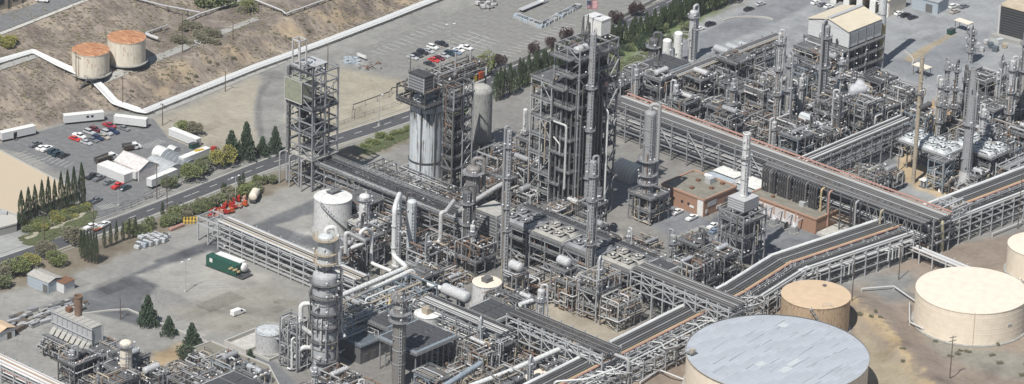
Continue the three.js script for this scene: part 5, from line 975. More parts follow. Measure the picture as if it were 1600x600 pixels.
// --- slender columns in the middle and front
column('slim grey column with a caged top rising through the middle of the plant', -59, 51, 1.05, 56, { m: M.vesselGrey, plats: [[0.97, 1.1], [0.7, 1.1], [0.5, 1.1], [0.35, 1.1]], seed: 10, overAng: 3.4 });
column('slim pipe shaped column in front of the cooler row', -47.5, 79, 1.2, 50, { m: M.vesselGrey, plats: [[0.98, 1], [0.72, 1], [0.4, 1]], seed: 12, overAng: 0.4 });
column('short dark column in front of the beam deck', -56, 30, 1.6, 26, { m: M.vesselDark, plats: [[0.55, 1.2], [0.85, 1.2]], seed: 13 });
column('fat brown column with a wide bracket among the dark decks', -36, 14, 2.6, 24, { m: M.vesselBrown, plats: [[0.95, 1.6], [0.6, 1.4]], seed: 15 });
for (const [x, y, tp, l] of [[818, 262, 172, 'slim white column among the pipes left of the annex tower'], [849, 268, 180, 'slim white and rust column against the annex tower']]) column(l, ...G(x, y), 0.8, tall(x, y, tp), { m: x > 830 ? M.rustTank : M.white, plats: [[0.6, 0.8]], over: false, seed: x });
// reactors and great white pipes
{
  column('white vertical reactor beside another white reactor near the bent white pipe', -76, 16, 1.5, 23, { m: M.white, plats: [[0.9, 0.8]], over: false, seed: 16 });
  column('pale blue reactor standing against the white reactor', -72.5, 19.5, 1.7, 24, { m: M.whitePale, plats: [], over: false, seed: 17 });
  for (const [a, b] of [[-86, 6], [-83.5, 7.5]]) column('small pale vessel in a pair behind the bent white pipe', a, b, 1.1, 8, { m: M.vesselPale, over: false, ladder: false, group: 'pair of small pale vessels' });
  const t = thing('white_duct', 'large white pipe rising over the reactors and sweeping down to the banded column', 'pipe', V(0, 0, 0), 0);
  const W3 = (a, b, h) => world(a, b, h), c0 = P(615, 400, 9);
  pipe(t, 'pipe', M.pipeWhite, [W3(-75, 16, 23), W3(-75, 16, 27), V(c0.x, 27, c0.z), c0, P(636, 418, 9), P(530, 463, 11)], 0.85, 14, 2.4);
  for (const y of [12, 20]) rod(t, 'flange', M.steelPale, V(c0.x, y, c0.z), V(c0.x, y + 0.4, c0.z), 1.1, CYL16); { const p = P(600, 433, 9); slab(t, 'support', M.steelMid, p.x, 0, p.z, 0.5, 8.4, 0.5); }
  const s = thing('white_duct', 'white pipe dropping from the dark decks and turning towards the reactors', 'pipe', V(0, 0, 0), 0), c1 = P(688, 376, 9);
  pipe(s, 'pipe', M.pipePale, [W3(-50, 18, 17), V(c1.x + 1.6, 19.5, c1.z - 1), V(c1.x, 19.5, c1.z), c1, P(660, 398, 6), P(652, 408, 6)], 0.75, 14, 2.2); { const p = P(668, 391, 6.5); slab(s, 'support', M.steelMid, p.x, 0, p.z, 0.5, 6, 0.5); }
  const u = thing('white_duct', 'pair of parallel white pipes carried on the high frame towards the banded column', 'pipe', V(0, 0, 0), 0);
  pipe(u, 'pipe', M.pipeWhite, [P(528, 478, 10), P(645, 422, 9), P(650, 437, 6), P(697, 453, 6)], 0.85, 14, 2); pipe(u, 'pipe', M.corrBlue, [P(545, 486, 8), P(625, 448, 8), P(640, 441, 3)], 0.75, 12, 2);
  for (const [x, y] of [[560, 463], [600, 444], [640, 425], [685, 450]]) { const p = P(x, y, x > 650 ? 6 : 9); slab(u, 'support', M.steelMid, p.x, 0, p.z, 0.5, x > 650 ? 5.2 : 8, 0.5); }
  const v = thing('grey_duct', 'thick grey pipe sloping down beside the slim caged column', 'pipe', V(0, 0, 0), 0);
  pipe(v, 'pipe', M.pipeGrey, [W3(-36, 30, 24), W3(-40, 29, 23), W3(-48, 20, 14), W3(-48, 16, 9)], 0.85, 12, 3); slab(v, 'support', M.steelMid, W3(-46, 23, 0).x, 0, W3(-46, 23, 0).z, 0.5, 15, 0.5);
  const w = thing('white_duct', 'hooked white pipe over the green trailer rack and the yard corner', 'pipe', V(0, 0, 0), 0);
  const c2 = P(580, 411, 5); pipe(w, 'pipe', M.pipeWhite, [P(566, 372, 16), P(562, 364, 18.5), P(570, 357, 19.5), V(c2.x, 17, c2.z), c2, P(612, 424, 5)], 0.65, 12, 2.2); pipe(w, 'pipe', M.pipePale, [P(540, 395, 12), P(540, 362, 20), P(572, 378, 15), P(548, 388, 13)], 0.7, 12, 2.2); for (const [x, y, h] of [[580, 411, 5], [608, 422, 5]]) { const p = P(x, y, h); slab(w, 'support', M.steelMid, p.x, 0, p.z, 0.4, h - 0.6, 0.4); }
}
// --- cooler row
for (let k = 0; k < 4; k++) {
  const b = 34 + k * 15.5; frame('cooler_stand', 'steel structure full of pipes carrying the long row of fan coolers', 'steel frame', -45, b, { nx: 3, nz: 2, dx: 6, dz: 7, lv: [5, 9.5, 13], decks: [9.5], m: M.steel, brace: 0.4, seed: 60 + k, jung: 42, lampN: 8, group: 'structures under the cooler row' });
  cooler('fin fan cooler bank with round fans on the long cooler row', -44, b + 0.5, 13.3, 2, 2, 5, 6.4, { legs: 0, m: k % 2 ? M.deck : M.steel, deckM: M.steelMid, group: 'cooler banks on the long row' });
}
frame('cooler_stand', 'long high walkway beside the cooler row with a dark grated top', 'walkway', -32, 33, { nx: 1, nz: 9, dx: 4, dz: 7, lv: [7, 14], decks: [14], deckM: M.grateDark, m: M.steelMid, seed: 67, brace: 0.3, jung: 20, lampN: 6 });
cooler('flat louvred cooler at the end of the long cooler row', -43, 96, 14, 2, 1, 6, 8, { fans: false, m: M.steelPale });
{ const t = thing('cooler_house', 'boxy pale roofed cooler house at the start of the cooler row', 'building', world(-44, 24), GRID); part(t, 'wall', gWall(9, 8, 10), M.corrGrey, 4.5, 10, 4); box(t, 'roof', M.deck, 4.5, 14.15, 4, 9.6, 0.3, 10.6); for (let i = 0; i < 6; i++) box(t, 'louvre', M.steelMid, -0.05, 7 + i * 1.2, 4, 0.15, 0.7, 9.6); for (const [x, z] of [[0.3, -0.7], [8.7, -0.7], [0.3, 8.7], [8.7, 8.7]]) slab(t, 'leg', M.steel, x, 0, z, 0.5, 6, 0.5); }

// ---------------------------------------------------------------- fill of the process units
function unitBlock(a0, a1, b0, b1, seed, cell, o) {
  const r = rng(seed), { lab, grp, h = [8, 16], avoid = () => false, dens = 1, m = [M.steel, M.steelPale, M.steelMid], cols = 0.3 } = o;
  const na = Math.max(1, Math.round((a1 - a0) / cell)), nb = Math.max(1, Math.round((b1 - b0) / cell)), sa = (a1 - a0) / na, sb = (b1 - b0) / nb;
  for (let i = 0; i < na; i++) for (let k = 0; k < nb; k++) {
    const a = a0 + i * sa, b = b0 + k * sb; if (avoid(a + sa / 2, b + sb / 2)) continue;
    if (r() > dens) continue;
    const kind = r(), fx = sa - 2.2, fz = sb - 2.2, top = rnd(h[0], h[1], r), n = top > 11 ? 3 : 2, lv = Array.from({ length: n }, (_, q) => top * (q + 1) / n);
    if (kind < 0.62) {
      frame('process_tower', `open steel frame crowded with pipes ${lab}`, 'steel frame', a + rnd(0.4, 1.2, r), b + rnd(0.4, 1.2, r), { nx: fx > 9 ? 2 : 1, nz: fz > 9 ? 2 : 1, dx: fx > 9 ? fx / 2 : fx, dz: fz > 9 ? fz / 2 : fz, lv, decks: lv.filter(() => r() < 0.55), m: pick(m, r), brace: 0.35, cw: 0.36, seed: seed * 17 + i * 31 + k, jung: Math.round((o.jung ?? 20) * (1.1 + r() * 0.6)), lampN: o.lamp ?? 5, group: `structures ${grp}`, jm: o.jm, jtop: 1.5 });
      if (r() < 0.35) drum(`small drum on a steel floor ${lab}`, a + sa / 2, b + sb / 2, lv[n - 1] + 0.1, rnd(0.7, 1.2, r), Math.min(fx, fz) * 0.7, { m: M[pick(['vesselGrey', 'vesselPale', 'alu', 'vesselDark', 'vesselGrey'], r)], turn: r() < 0.5 ? headE1 : headE2, group: `drums ${grp}` });
    } else if (kind < 0.82) {
      const t = thing('pipe_manifold', `low tangle of pipes and valves ${lab}`, 'pipework', world(a, b), GRID, `manifolds ${grp}`); jungle(t, 0.5, sa - 0.5, 0.4, rnd(3, 6, r), 0.5, sb - 0.5, Math.round((o.jung ?? 20) * 1.35), seed * 5 + i * 7 + k, 0.14, 0.4, o.jm ?? JM);
      for (let q = 0; q < 3; q++) { const x = rnd(1.5, sa - 1.5, r), z = rnd(1.5, sb - 1.5, r); slab(t, 'valve_block', M[pick(['steelPale', 'pipePale', 'steelMid', 'lamp'], r)], x, 0, z, rnd(0.6, 1.4, r), rnd(0.7, 1.5, r), rnd(0.6, 1.2, r)); }
      for (let q = 0; q < 2; q++) drum(`tube exchanger near the ground ${lab}`, a + rnd(2.5, sa - 2.5, r), b + rnd(2, sb - 2, r), rnd(0.2, 3, r), rnd(0.5, 0.85, r), rnd(4, 6, r), { m: M[pick(['alu', 'aluDull', 'vesselGrey', 'vesselDark'], r)], turn: r() < 0.5 ? headE1 : headE2, name: 'heat_exchanger', category: 'exchanger', group: `exchangers ${grp}` });
    } else {
      const t = thing('pipe_manifold', `low tangle of pipes and valves ${lab}`, 'pipework', world(a, b), GRID, `manifolds ${grp}`); jungle(t, 0.5, sa - 0.5, 0.4, 5, 0.5, sb - 0.5, Math.round((o.jung ?? 20) * 1.1), seed * 9 + i * 7 + k, 0.14, 0.36, o.jm ?? JM);
    }
    if (r() < cols) column(`short column with ring platforms ${lab}`, a + rnd(2.5, sa - 2.5, r), b + rnd(2.5, sb - 2.5, r), rnd(0.7, 1.4, r), rnd(h[1] * 0.9, h[1] * 1.5, r), { m: M[pick(['vesselGrey', 'vesselPale', 'aluDull', 'vesselDark', 'alu'], r)], plats: [[0.82, 0.8, 0.4, 3.8]], seed: i * 9 + k, overAng: r() * 6, group: `columns ${grp}`, seg: 14 });
  }
}
// middle units: around the slim columns, behind the white tank and below the towers
unitBlock(-64, -52, -14, 66, 101, 11, { lab: 'between the pipe deck and the white reactors', grp: 'between the pipe deck and the reactors', h: [8, 15], jung: 24, jm: ['pipeMid', 'pipeDark', 'pipeGrey', 'pipePale', 'pipeDark', 'pipeRust', 'aluDull'], avoid: (a, b) => b > 48 && b < 56 });
unitBlock(-100, -66, -6, 14, 102, 10.5, { lab: 'behind the hooked white pipe', grp: 'behind the hooked white pipe', h: [7, 12], jung: 20, avoid: (a, b) => a < -92 && b < 2 });
unitBlock(-92, -66, 22, 44, 103, 11, { lab: 'in front of the white reactors', grp: 'in front of the white reactors', h: [6, 11], jung: 22, dens: 0.9 });
unitBlock(-24, -8, -8, 22, 104, 10, { lab: 'at the foot of the stair tower', grp: 'at the foot of the stair tower', h: [8, 13], cols: 0, jung: 26, jm: ['pipeMid', 'pipeDark', 'pipeGrey', 'pipePale', 'pipeRust'] });
unitBlock(-6, 26, -14, 11, 105, 11, { lab: 'behind the annex of the main tower', grp: 'behind the annex tower', h: [8, 14], jung: 24, cols: 0.2 });
unitBlock(18, 34, -40, -12, 107, 12, { lab: 'beside the domed silo', grp: 'beside the domed silo', h: [5, 10], jung: 14, dens: 0.7 });
unitBlock(-24, -6, 34, 62, 108, 10, { lab: 'between the cooler row and the main tower', grp: 'between the coolers and the main tower', h: [8, 14], jung: 22 });
unitBlock(-26, 2, 70, 106, 109, 11, { lab: 'between the heater and the end of the cooler row', grp: 'by the end of the cooler row', h: [8, 14], jung: 24,  avoid: (a, b) => a > -8 && b < 82 });
unitBlock(-62, -48, 66, 106, 110, 10.5, { lab: 'in front of the cooler row', grp: 'in front of the cooler row', h: [9, 17], jung: 26, cols: 0.35, jm: ['pipeGrey', 'pipePale', 'pipeMid', 'aluDull', 'pipeRust', 'pipeTan'] });
unitBlock(-98, -82, 60, 100, 111, 10.5, { lab: 'beside the white tank with a square hatch', grp: 'beside the hatched white tank', h: [8, 14], jung: 22, avoid: (a, b) => a > -90 && b > 52 && b < 70 });
unitBlock(-132, -100, 86, 120, 112, 11, { lab: 'near the louvred coolers at the front', grp: 'near the louvred coolers', h: [6, 12], jung: 20, dens: 0.85 });
unitBlock(-122, -104, 84, 100, 116, 9, { lab: 'in front of the dark blue flat roof', grp: 'in front of the blue roof', h: [6, 9], jung: 26, cols: 0 });
unitBlock(-152, -139, 74, 112, 115, 10, { lab: 'in front of the large louvred cooler', grp: 'in front of the large cooler', h: [5, 9], jung: 22, cols: 0.1, avoid: (a, b) => b > 78 && b < 90 && a > -148 });
unitBlock(-176, -152, 64, 112, 113, 11, { lab: 'at the foot of the banded column', grp: 'at the foot of the banded column', h: [4, 9], jung: 20, cols: 0.1 });
unitBlock(-132, -102, 40, 62, 114, 11, { lab: 'under the parallel white pipes', grp: 'under the parallel white pipes', h: [7, 12], jung: 22, cols: 0.1, jm: ['pipeGrey', 'pipePale', 'pipeMid', 'alu', 'pipeWhite', 'pipeDark'] });
unitBlock(-8, 2, 60, 71, 117, 11, { lab: 'beside the tan horizontal vessel', grp: 'beside the tan vessel', h: [4, 8], jung: 18, cols: 0.1, dens: 0.6 });
unitBlock(-126, -100, 62, 84, 118, 11, { lab: 'under the pale exchanger on the bridge', grp: 'under the pale exchanger', h: [6, 9], jung: 24, cols: 0, avoid: (a, b) => a < -107 && b < 73 });
drum('tan horizontal vessel standing on the ground by the brick building', 12, 74, 0.2, 2.1, 13, { m: M.cokeTan, turn: headE1 });
for (const [a, b, y] of [[-70, 66, 12], [-57, 76, 13]]) { drum('round ended bright vessel on a high steel floor', a, b, y, 1.7, 4, { m: M.vesselPale, turn: headE2, group: 'bright vessels on high floors' }); frame('vessel_stand', 'tall narrow stand under a round ended bright vessel', 'stand', a - 3, b - 3, { nx: 1, nz: 1, dx: 6, dz: 6, lv: [5, y], seed: a + 300, jung: 18, group: 'stands under the bright vessels' }); }
// --- left pipe rack with open steel end
rack('pipe_rack', 'four tier pipe rack beside the yard and the green tank trailer', -104, -36, 66, 7, { lv: [3, 5.2, 7.4, 9.8], tiers: [[8, null], [8, null], [8, null], [9, [['pipeGrey', 0.3], ['pipePale', 0.35], ['pipeMid', 0.2], ['pipeTan', 0.25], ['pipeDark', 0.3], ['pipePale', 0.2], ['pipeYellow', 0.12], ['pipeGrey', 0.2], ['pipePale', 0.4]]]], turn: headE2, m: M.steelPale, seed: 4, cw: 0.4, mids: [1.6] });
frame('rack_gantry', 'empty pale steel gantry at the yard end of the pipe rack', 'gantry', -111, -46, { nx: 1, nz: 2, dx: 7, dz: 5, lv: [7, 9.5], decks: [], m: M.steelPale, brace: 0.3, seed: 70, lampN: 0 });
{ const t = scene.children.filter((o) => o.name.startsWith('rack_gantry'))[0]; for (let i = 0; i < 3; i++) beam(t, 'stair', M.steelPale, V(1 + i * 2, i * 3.2, 11.5), V(3 + i * 2, i * 3.2 + 3.2, 11.5), 1, 0.2); }
// --- banded column at the front left with its head drum
{
  const t = column('stout banded silver column with many platforms at the front of the plant', -152.5, 57.5, 4.1, 34, { m: M.jacket, plats: [[0.14, 1.2, 0.3, 4], [0.34, 1.1], [0.5, 1.2, 0, 4], [0.64, 1.3], [0.8, 1.2], [0.94, 1.1]], bands: 9, skirt: 0.06, over: false, seg: 32, platM: M.steelMid, seed: 20 });
  const h = column('white drum cluster on the head of the banded column', -152.5, 57.5, 2.6, 9, { y0: 38.5, m: M.whitePale, plats: [[0.98, 1.6], [0.4, 1.2], [0.05, 1.4]], over: false, skirt: 0.02, ladder: false, platM: M.pipeTan });
  rod(h, 'neck', M.pipePale, V(0, -4, 0), V(0, 0.2, 0), 1.2, CYL16); for (const u of [1.4, 2.5, 3.6]) slab(h, 'leg', M.steelMid, Math.cos(u) * 2.4, -3.6, Math.sin(u) * 2.4, 0.35, 3.6, 0.35);
  pipe(h, 'hook_pipe', M.pipeWhite, [V(0, 9.5, 0), V(0, 12, 0), V(2.5, 12.4, 1.5), V(3.4, 8.5, 2.4)], 0.75, 12, 2); column('white drum beside the head drum of the banded column', -149.2, 59.6, 1.5, 8.4, { y0: 38, m: M.white, over: false, skirt: 0.02, ladder: false });
  pipe(t, 'downcomer', M.pipePale, [V(1, 36, 0), V(4.8, 36, 2.6), V(4.8, 14, 2.6), V(4.8, 12, 4.6)], 0.55, 10, 2); pipe(t, 'side_pipe', M.pipeWhite, [V(-2, 24, -2), V(-6, 24, -5), V(-6, 16, -5), V(-3, 13, -3)], 0.8, 12, 2); pipe(t, 'side_pipe', M.pipeWhite, [V(-2, 8, -2), V(-6.5, 9, -4), V(-7, 5, -6)], 0.8, 12, 2);
  { const r = rng(31); for (let i = 0; i < 16; i++) { const u = rnd(1.0, 4.4, r), q = 4.1 + rnd(0.35, 1.0, r), y0 = rnd(0.5, 20, r), y1 = y0 + rnd(5, 14, r); pipe(t, 'riser_pipe', M[pick(['pipePale', 'aluDull', 'pipeMid', 'pipeGrey', 'pipeDark'], r)], [V(Math.cos(u) * q, y0, Math.sin(u) * q), V(Math.cos(u) * q, y1, Math.sin(u) * q), V(Math.cos(u) * 3.6, y1, Math.sin(u) * 3.6)], rnd(0.14, 0.3, r), 6); } for (let i = 0; i < 26; i++) { const u = rnd(0.8, 4.6, r), y = rnd(2, 33, r); box(t, 'nozzle_box', M[pick(['steelMid', 'pipePale', 'pipeTan', 'steelDark'], r)], Math.cos(u) * 4.4, y, Math.sin(u) * 4.4, rnd(0.5, 1.1, r), rnd(0.5, 1, r), rnd(0.5, 1.1, r)); } }
  frame('pipe_stand', 'braced steel structure with sloping pipes between the squat tank and the banded column', 'steel frame', -160.5, 45.2, { nx: 1, nz: 2, dx: 5, dz: 3.9, lv: [4, 9, 14, 18], decks: [], m: M.steel, seed: 75, brace: 0.7, cw: 0.5, jung: 26, jm: ['pipePale', 'pipeWhite', 'pipeGrey', 'pipeMid'] });
  frame('pipe_stand', 'high beam frame carrying the parallel white pipes', 'steel frame', -146, 44, { nx: 6, nz: 1, dx: 8, dz: 12, lv: [9, 13], decks: [], m: M.steelBlue, seed: 76, brace: 0.3, cw: 0.4, jung: 44, rmax: 0.5, jm: ['pipePale', 'pipeGrey', 'pipeMid', 'pipeWhite', 'pipeTan', 'alu'] });
  const y = thing('access_stair', 'yellow stair tower standing under the parallel white pipes', 'stair', world(-120, 54), GRID); for (let i = 0; i < 5; i++) { beam(y, 'stair_flight', M.pipeYellow, V(i % 2 ? 2 : 0, i * 3, 0.8), V(i % 2 ? 0 : 2, i * 3 + 3, 0.8), 0.7, 0.2); } for (const [x, z] of [[0, 0], [2, 0], [0, 1.6], [2, 1.6]]) slab(y, 'post', M.pipeYellow, x, 0, z, 0.2, 16, 0.2);
}
tank('squat grey tank with a shallow domed roof by the plant kerb', world(-154.5, 34, 0), 4.5, 7, { shellM: M.vesselPale, roofM: M.whitePale, roofRise: 0.16 });
{ const t = scene.children[scene.children.length - 1]; stairOn(t, 4.5, 6, 0.2, 1.8); part(t, 'roof_rail', (() => { const l = []; for (let i = 0; i < 20; i++) l.push([4.5 * Math.cos(i * 0.314), 4.5 * Math.sin(i * 0.314)]); return gRail(l, 7.1, true, 0.8); })(), M.steelPale); slab(t, 'kerb_wall', M.concretePale, 0, 0, 6.5, 13, 0.9, 0.4); slab(t, 'kerb_wall', M.concretePale, -6.3, 0, 0.2, 0.4, 0.9, 12.2); }
tank('round white tank with a square grey hatch behind the pipe bridge', world(-77.7, 60, 0), 4.9, 9, { shellM: M.white, roofM: M.creamRoof });
box(scene.children[scene.children.length - 1], 'hatch', M.steelMid, 0, 9.9, 0, 3, 1.6, 2.6);
tank('small white tank with a wooden looking hatch beside the louvred coolers', world(-112, 65, 0), 4.3, 10, { shellM: M.white, roofM: M.whiteClean });
box(scene.children[scene.children.length - 1], 'hatch', M.pipeTan, 0, 11.2, 0, 2.8, 2.2, 2.6);
column('tall brown ringed column with a narrow neck at the lower edge of the plant', -143.5, 82.5, 2.15, 33, { m: M.vesselBrown, bands: 5, neck: [0.84, 0.5], plats: [[0.8, 1.5], [0.72, 1.4], [0.96, 0.9]], seed: 22, over: false });
// dark flat roofs and louvred coolers of the front unit
{
  const t = thing('compressor_house', 'dark blue flat roofed house behind the brown ringed column', 'building', world(...(([a, b]) => [a - 7.5, b - 7.5])(G(563, 522, 6))), GRID); part(t, 'wall', gWall(15, 6, 15), M.steelMid, 7.5, 3, 7.5); box(t, 'roof', M.bluePanel, 7.5, 6.1, 7.5, 15.6, 0.25, 15.6); part(t, 'handrail', gRail([[0, 0], [15, 0], [15, 15], [0, 15]], 6.2), M.steelPale); for (let i = 0; i < 4; i++) box(t, 'door', M.steelMid, 2.5 + i * 4, 1.6, 15.06, 2, 3, 0.12);
  cooler('large louvred cooler with dark panels and pale edge beams in front', ...(([a, b]) => [a - 9, b - 8])(G(652, 528, 11)), 11, 7, 2, 2.6, 8, { fans: false, m: M.steelBlue, deckM: M.steelBlue });
  cooler('louvred cooler with dark slats above the pipe bridge', ...(([a, b]) => [a - 5, b - 6])(G(770, 487, 12)), 12, 4, 2, 2.6, 6, { fans: false, m: M.steelPale });
  cooler('low louvred cooler next to the dark blue roof', ...(([a, b]) => [a - 6, b - 4])(G(610, 500, 10)), 10, 5, 1, 2.4, 8, { fans: false, m: M.steelBlue });
  drum('big pale horizontal exchanger with a grey saddle box on the pipe bridge', -99.5, 66, 11, 2, 10, { m: M.vesselPale, turn: headE2 });
  rack('pipe_rack', 'pipe bridge with four tiers behind the round white tank', -104, 60, 36, 8, { lv: [4, 7, 10, 12.5], tiers: [[7, null], [8, null], [8, null], [8, null]], turn: headE2, m: M.steel, seed: 14, pm: ['pipePale', 'pipeGrey', 'pipeMid', 'pipeWhite', 'pipeDark'] });
  frame('stair_tower', 'pale stair and platform structure at the corner of the louvred cooler', 'stair', -146, 92, { nx: 1, nz: 2, dx: 7, dz: 5, lv: [5, 9], m: M.steelBlue, seed: 78, brace: 0.6, jung: 16, deckM: M.grate });
  rod(scene.children[scene.children.length - 1], 'grey_duct', M.steelBlue, V(-4, 9, 14), V(16, 12, 14), 0.9, CYL16);
  const w = thing('service_shed', 'long cream roofed shed among the pipes at the lower edge', 'shed', world(-122, 112), GRID); part(w, 'wall', gWall(16, 5.5, 4.5), M.cream, 8, 2.75, 2.2); box(w, 'roof', M.creamRoof, 8, 5.65, 2.2, 16.5, 0.3, 5); box(w, 'door', M.steelMid, -0.03, 1.2, 2.2, 0.1, 2.2, 1.2); for (let i = 0; i < 5; i++) box(w, 'wall_rib', M.creamRoof, 2 + i * 3, 2.75, 4.5, 0.2, 5.4, 0.12);
  // steam leaking from the exchanger
}

// ---------------------------------------------------------------- the great pipe racks
rack('pipe_rack', 'long high pipe rack with a red pipe along its far edge behind the brick buildings', 73.5, -10, 150, 9.5, { lv: [5, 8.5, 11.5, 14], tiers: [[9, null], [9, null], [9, null], [13, [['pipePink', 0.22], ['pipeGreen', 0.2], ['pipeWhite', 0.26], ['pipeGrey', 0.4], ['pipeMid', 0.25], ['pipeDark', 0.22], ['pipeMid', 0.28], ['pipeDark', 0.2], ['pipeMid', 0.25], ['pipeDark', 0.22], ['pipeGrey', 0.25], ['pipeDark', 0.25], ['pipeMid', 0.2]]]], turn: headE2, m: M.steel, seed: 81, bay: 7.5, truss: false, cw: 0.45, pm: ['pipeGrey', 'pipePale', 'pipeMid', 'pipeDark', 'pipeGrey'] });
{ // red rail along the far edge, bracing of the near face
  const t = scene.children[scene.children.length - 1]; box(t, 'edge_tray', M.pipePink, 75, 14.8, -0.3, 151, 0.25, 0.9);
  for (let i = 0; i < 20; i++) if (i % 3 !== 1) beam(t, 'brace', M.steelPale, V(i * 7.5 + (i % 2 ? 7.5 : 0), 5, 9.6), V(i * 7.5 + (i % 2 ? 0 : 7.5), 13.4, 9.6), 0.24);
}
{ // the rack leg with rows of U-bends
  const t = rack('pipe_rack', 'wide pipe shelf with a wall of dark looped pipes dropping from it', 64, 68, 71, 6, { lv: [4, 9, 14.3], tiers: [[4, null], [4, null], [11, [['pipeDark', 0.22], ['pipeMid', 0.24], ['pipeDark', 0.2], ['pipeGrey', 0.2], ['pipeDark', 0.25]]]], turn: headE2, m: M.steelMid, seed: 83, cw: 0.4 });
  const loop = gPipe([V(0, 1.2, 7), V(0, 14.4, 7), V(0, 14.4, 3)], 0.38, 10, 3), r = rng(3);
  for (let i = 0; i < 28; i++) { const x = 1 + i * 1.05 + Math.floor(i / 6) * 0.8; if (x > 26) break; part(t, 'loop_pipe', loop, i % 7 === 3 ? M.pipeMid : M.pipeDark, x, -0.1, 0); }
  for (const [x, m] of [[27.5, M.pipeYellow], [31, M.pipePink], [41, M.pipeDark], [43, M.pipeGrey], [45, M.pipeDark], [54, M.pipeTan]]) part(t, 'loop_pipe', loop, m, x, -0.1 - (x > 60 ? 2 : 0), 0);
  for (let i = 0; i < 14; i++) beam(t, 'brace', M.steel, V(48 + i * 1.6, i % 2 ? 9 : 14, 6.2), V(49.6 + i * 1.6, i % 2 ? 14 : 9, 6.2), 0.2);
}
// rack from the lower edge to the right edge: three straight legs
function rackLeg(label, p, q, seed, o = {}) {
  const a = world(...p), b = world(...q), len = a.distanceTo(b), turn = Math.atan2(-(b.z - a.z), b.x - a.x), ga = toGrid(a);
  const top = [['pipeWhite', 0.62], ['pipeDark', 0.22], ['pipeMid', 0.2], ['pipeDark', 0.26], ['pipeMid', 0.18], ['pipeDark', 0.22], ['pipeGrey', 0.22], ['pipeDark', 0.25], ['pipeMid', 0.2], ['pipeDark', 0.24], ['pipeMid', 0.22], ['pipeDark', 0.2], ['pipeYellow', 0.32], ['pipePink', 0.36]];
  const t = rack('pipe_rack', label, ga[0], ga[1], len, 10.2, { lv: [5.5, 9], tiers: [[11, null], [14, top]], turn, m: M.steel, seed, cw: 0.4, pm: ['pipeDark', 'pipeMid', 'pipeGrey', 'pipePale'] });
  const s = rack('pipe_rack', label.replace('broad pipe rack', 'pale low rack'), toGrid(a.clone().add(V(Math.sin(turn), 0, Math.cos(turn)).multiplyScalar(10.8)))[0], toGrid(a.clone().add(V(Math.sin(turn), 0, Math.cos(turn)).multiplyScalar(10.8)))[1], len, 7, { lv: [3.4, 6.4, 8.8], tiers: o.low ?? [[4, [['pipeDark', 0.3], ['pipeMid', 0.3]]], [5, [['pipeDark', 0.25], ['pipeMid', 0.25], ['pipeDark', 0.3], ['pipeMid', 0.2], ['pipePale', 0.55]]], [9, [['pipeDark', 0.2], ['pipeMid', 0.22], ['pipeDark', 0.24], ['pipeDark', 0.2], ['pipeMid', 0.2], ['pipeWhite', 0.34], ['pipeMid', 0.2], ['pipePale', 0.22], ['pipeMid', 0.18]]]], turn, m: M.steelPale, seed: seed + 50, cw: 0.36, dens: 0.85 });
  return [t, s, len];
}
const legs = [rackLeg('broad pipe rack with a white main pipe running beside the bund of the grey tank', [-165, 124], [-22, 116.5], 91, { low: [[6, [['pipeWhite', 0.35], ['pipeGrey', 0.3], ['pipeMid', 0.4], ['pipeDark', 0.25]]], [7, [['pipePale', 0.28], ['pipeMid', 0.22], ['pipeGrey', 0.3], ['pipeDark', 0.3], ['pipeMid', 0.2]]], [4, [['pipeWhite', 0.28], ['pipeGrey', 0.22], ['pipeWhite', 0.24]]]] }), rackLeg('broad pipe rack with an orange pipe running behind the orange tank', [-21, 116.3], [8, 112], 92), rackLeg('broad pipe rack with an orange pipe running past the brick building', [8.6, 112], [72, 120], 93)];
rackLeg('broad pipe rack carrying pale pipes past the far process unit', [76, 121], [175, 128], 94);
{ // cross pipes tying the low side of the rack
  const t = legs[0][1], r = rng(77); for (let i = 0; i < 46; i++) { const x = rnd(38, 142, r), y = pick([3.8, 6.8, 9.3], r); pipe(t, 'cross_pipe', M[pick(['pipeWhite', 'pipePale', 'pipeGrey'], r)], [V(x, y, rnd(-1, 1, r)), V(x, y + 0.8, rnd(3, 4, r)), V(x + rnd(-5, 5, r), y + 0.8, rnd(5, 7.5, r)), V(x + 5, y - rnd(0, 3, r), 7.2)], rnd(0.14, 0.3, r), 6); }
  const u = legs[0][0]; pipe(u, 'arch_pipe', M.pipeGrey, [V(70, 9.5, 2), V(70, 12.4, 4), V(70, 12.4, 17.5), V(70, 4, 17.5)], 0.6, 10); pipe(u, 'arch_pipe', M.pipeWhite, [V(42, 10, 9), V(42, 12, 10), V(50, 12, 16), V(62, 12, 18)], 0.35, 8);
  for (let i = 0; i < 5; i++) rod(u, 'cross_pipe', M.pipePale, V(66 + i * 1.2, 10.4, -4), V(66 + i * 1.2, 10.4, 9), 0.3);
  for (const s of [legs[1][1], legs[2][1]]) { const w = rng(5); for (let i = 0; i < 12; i++) { const x = rnd(2, 56, w) % (s === legs[1][1] ? 28 : 60); pipe(s, 'cross_pipe', M[pick(['pipeWhite', 'pipePale', 'pipeGrey', 'alu'], w)], [V(x, 9, 1), V(x, 7, 5), V(x + 4, 7, 7.4), V(x + 4, 3, 7.4)], rnd(0.15, 0.35, w), 6); } }
}
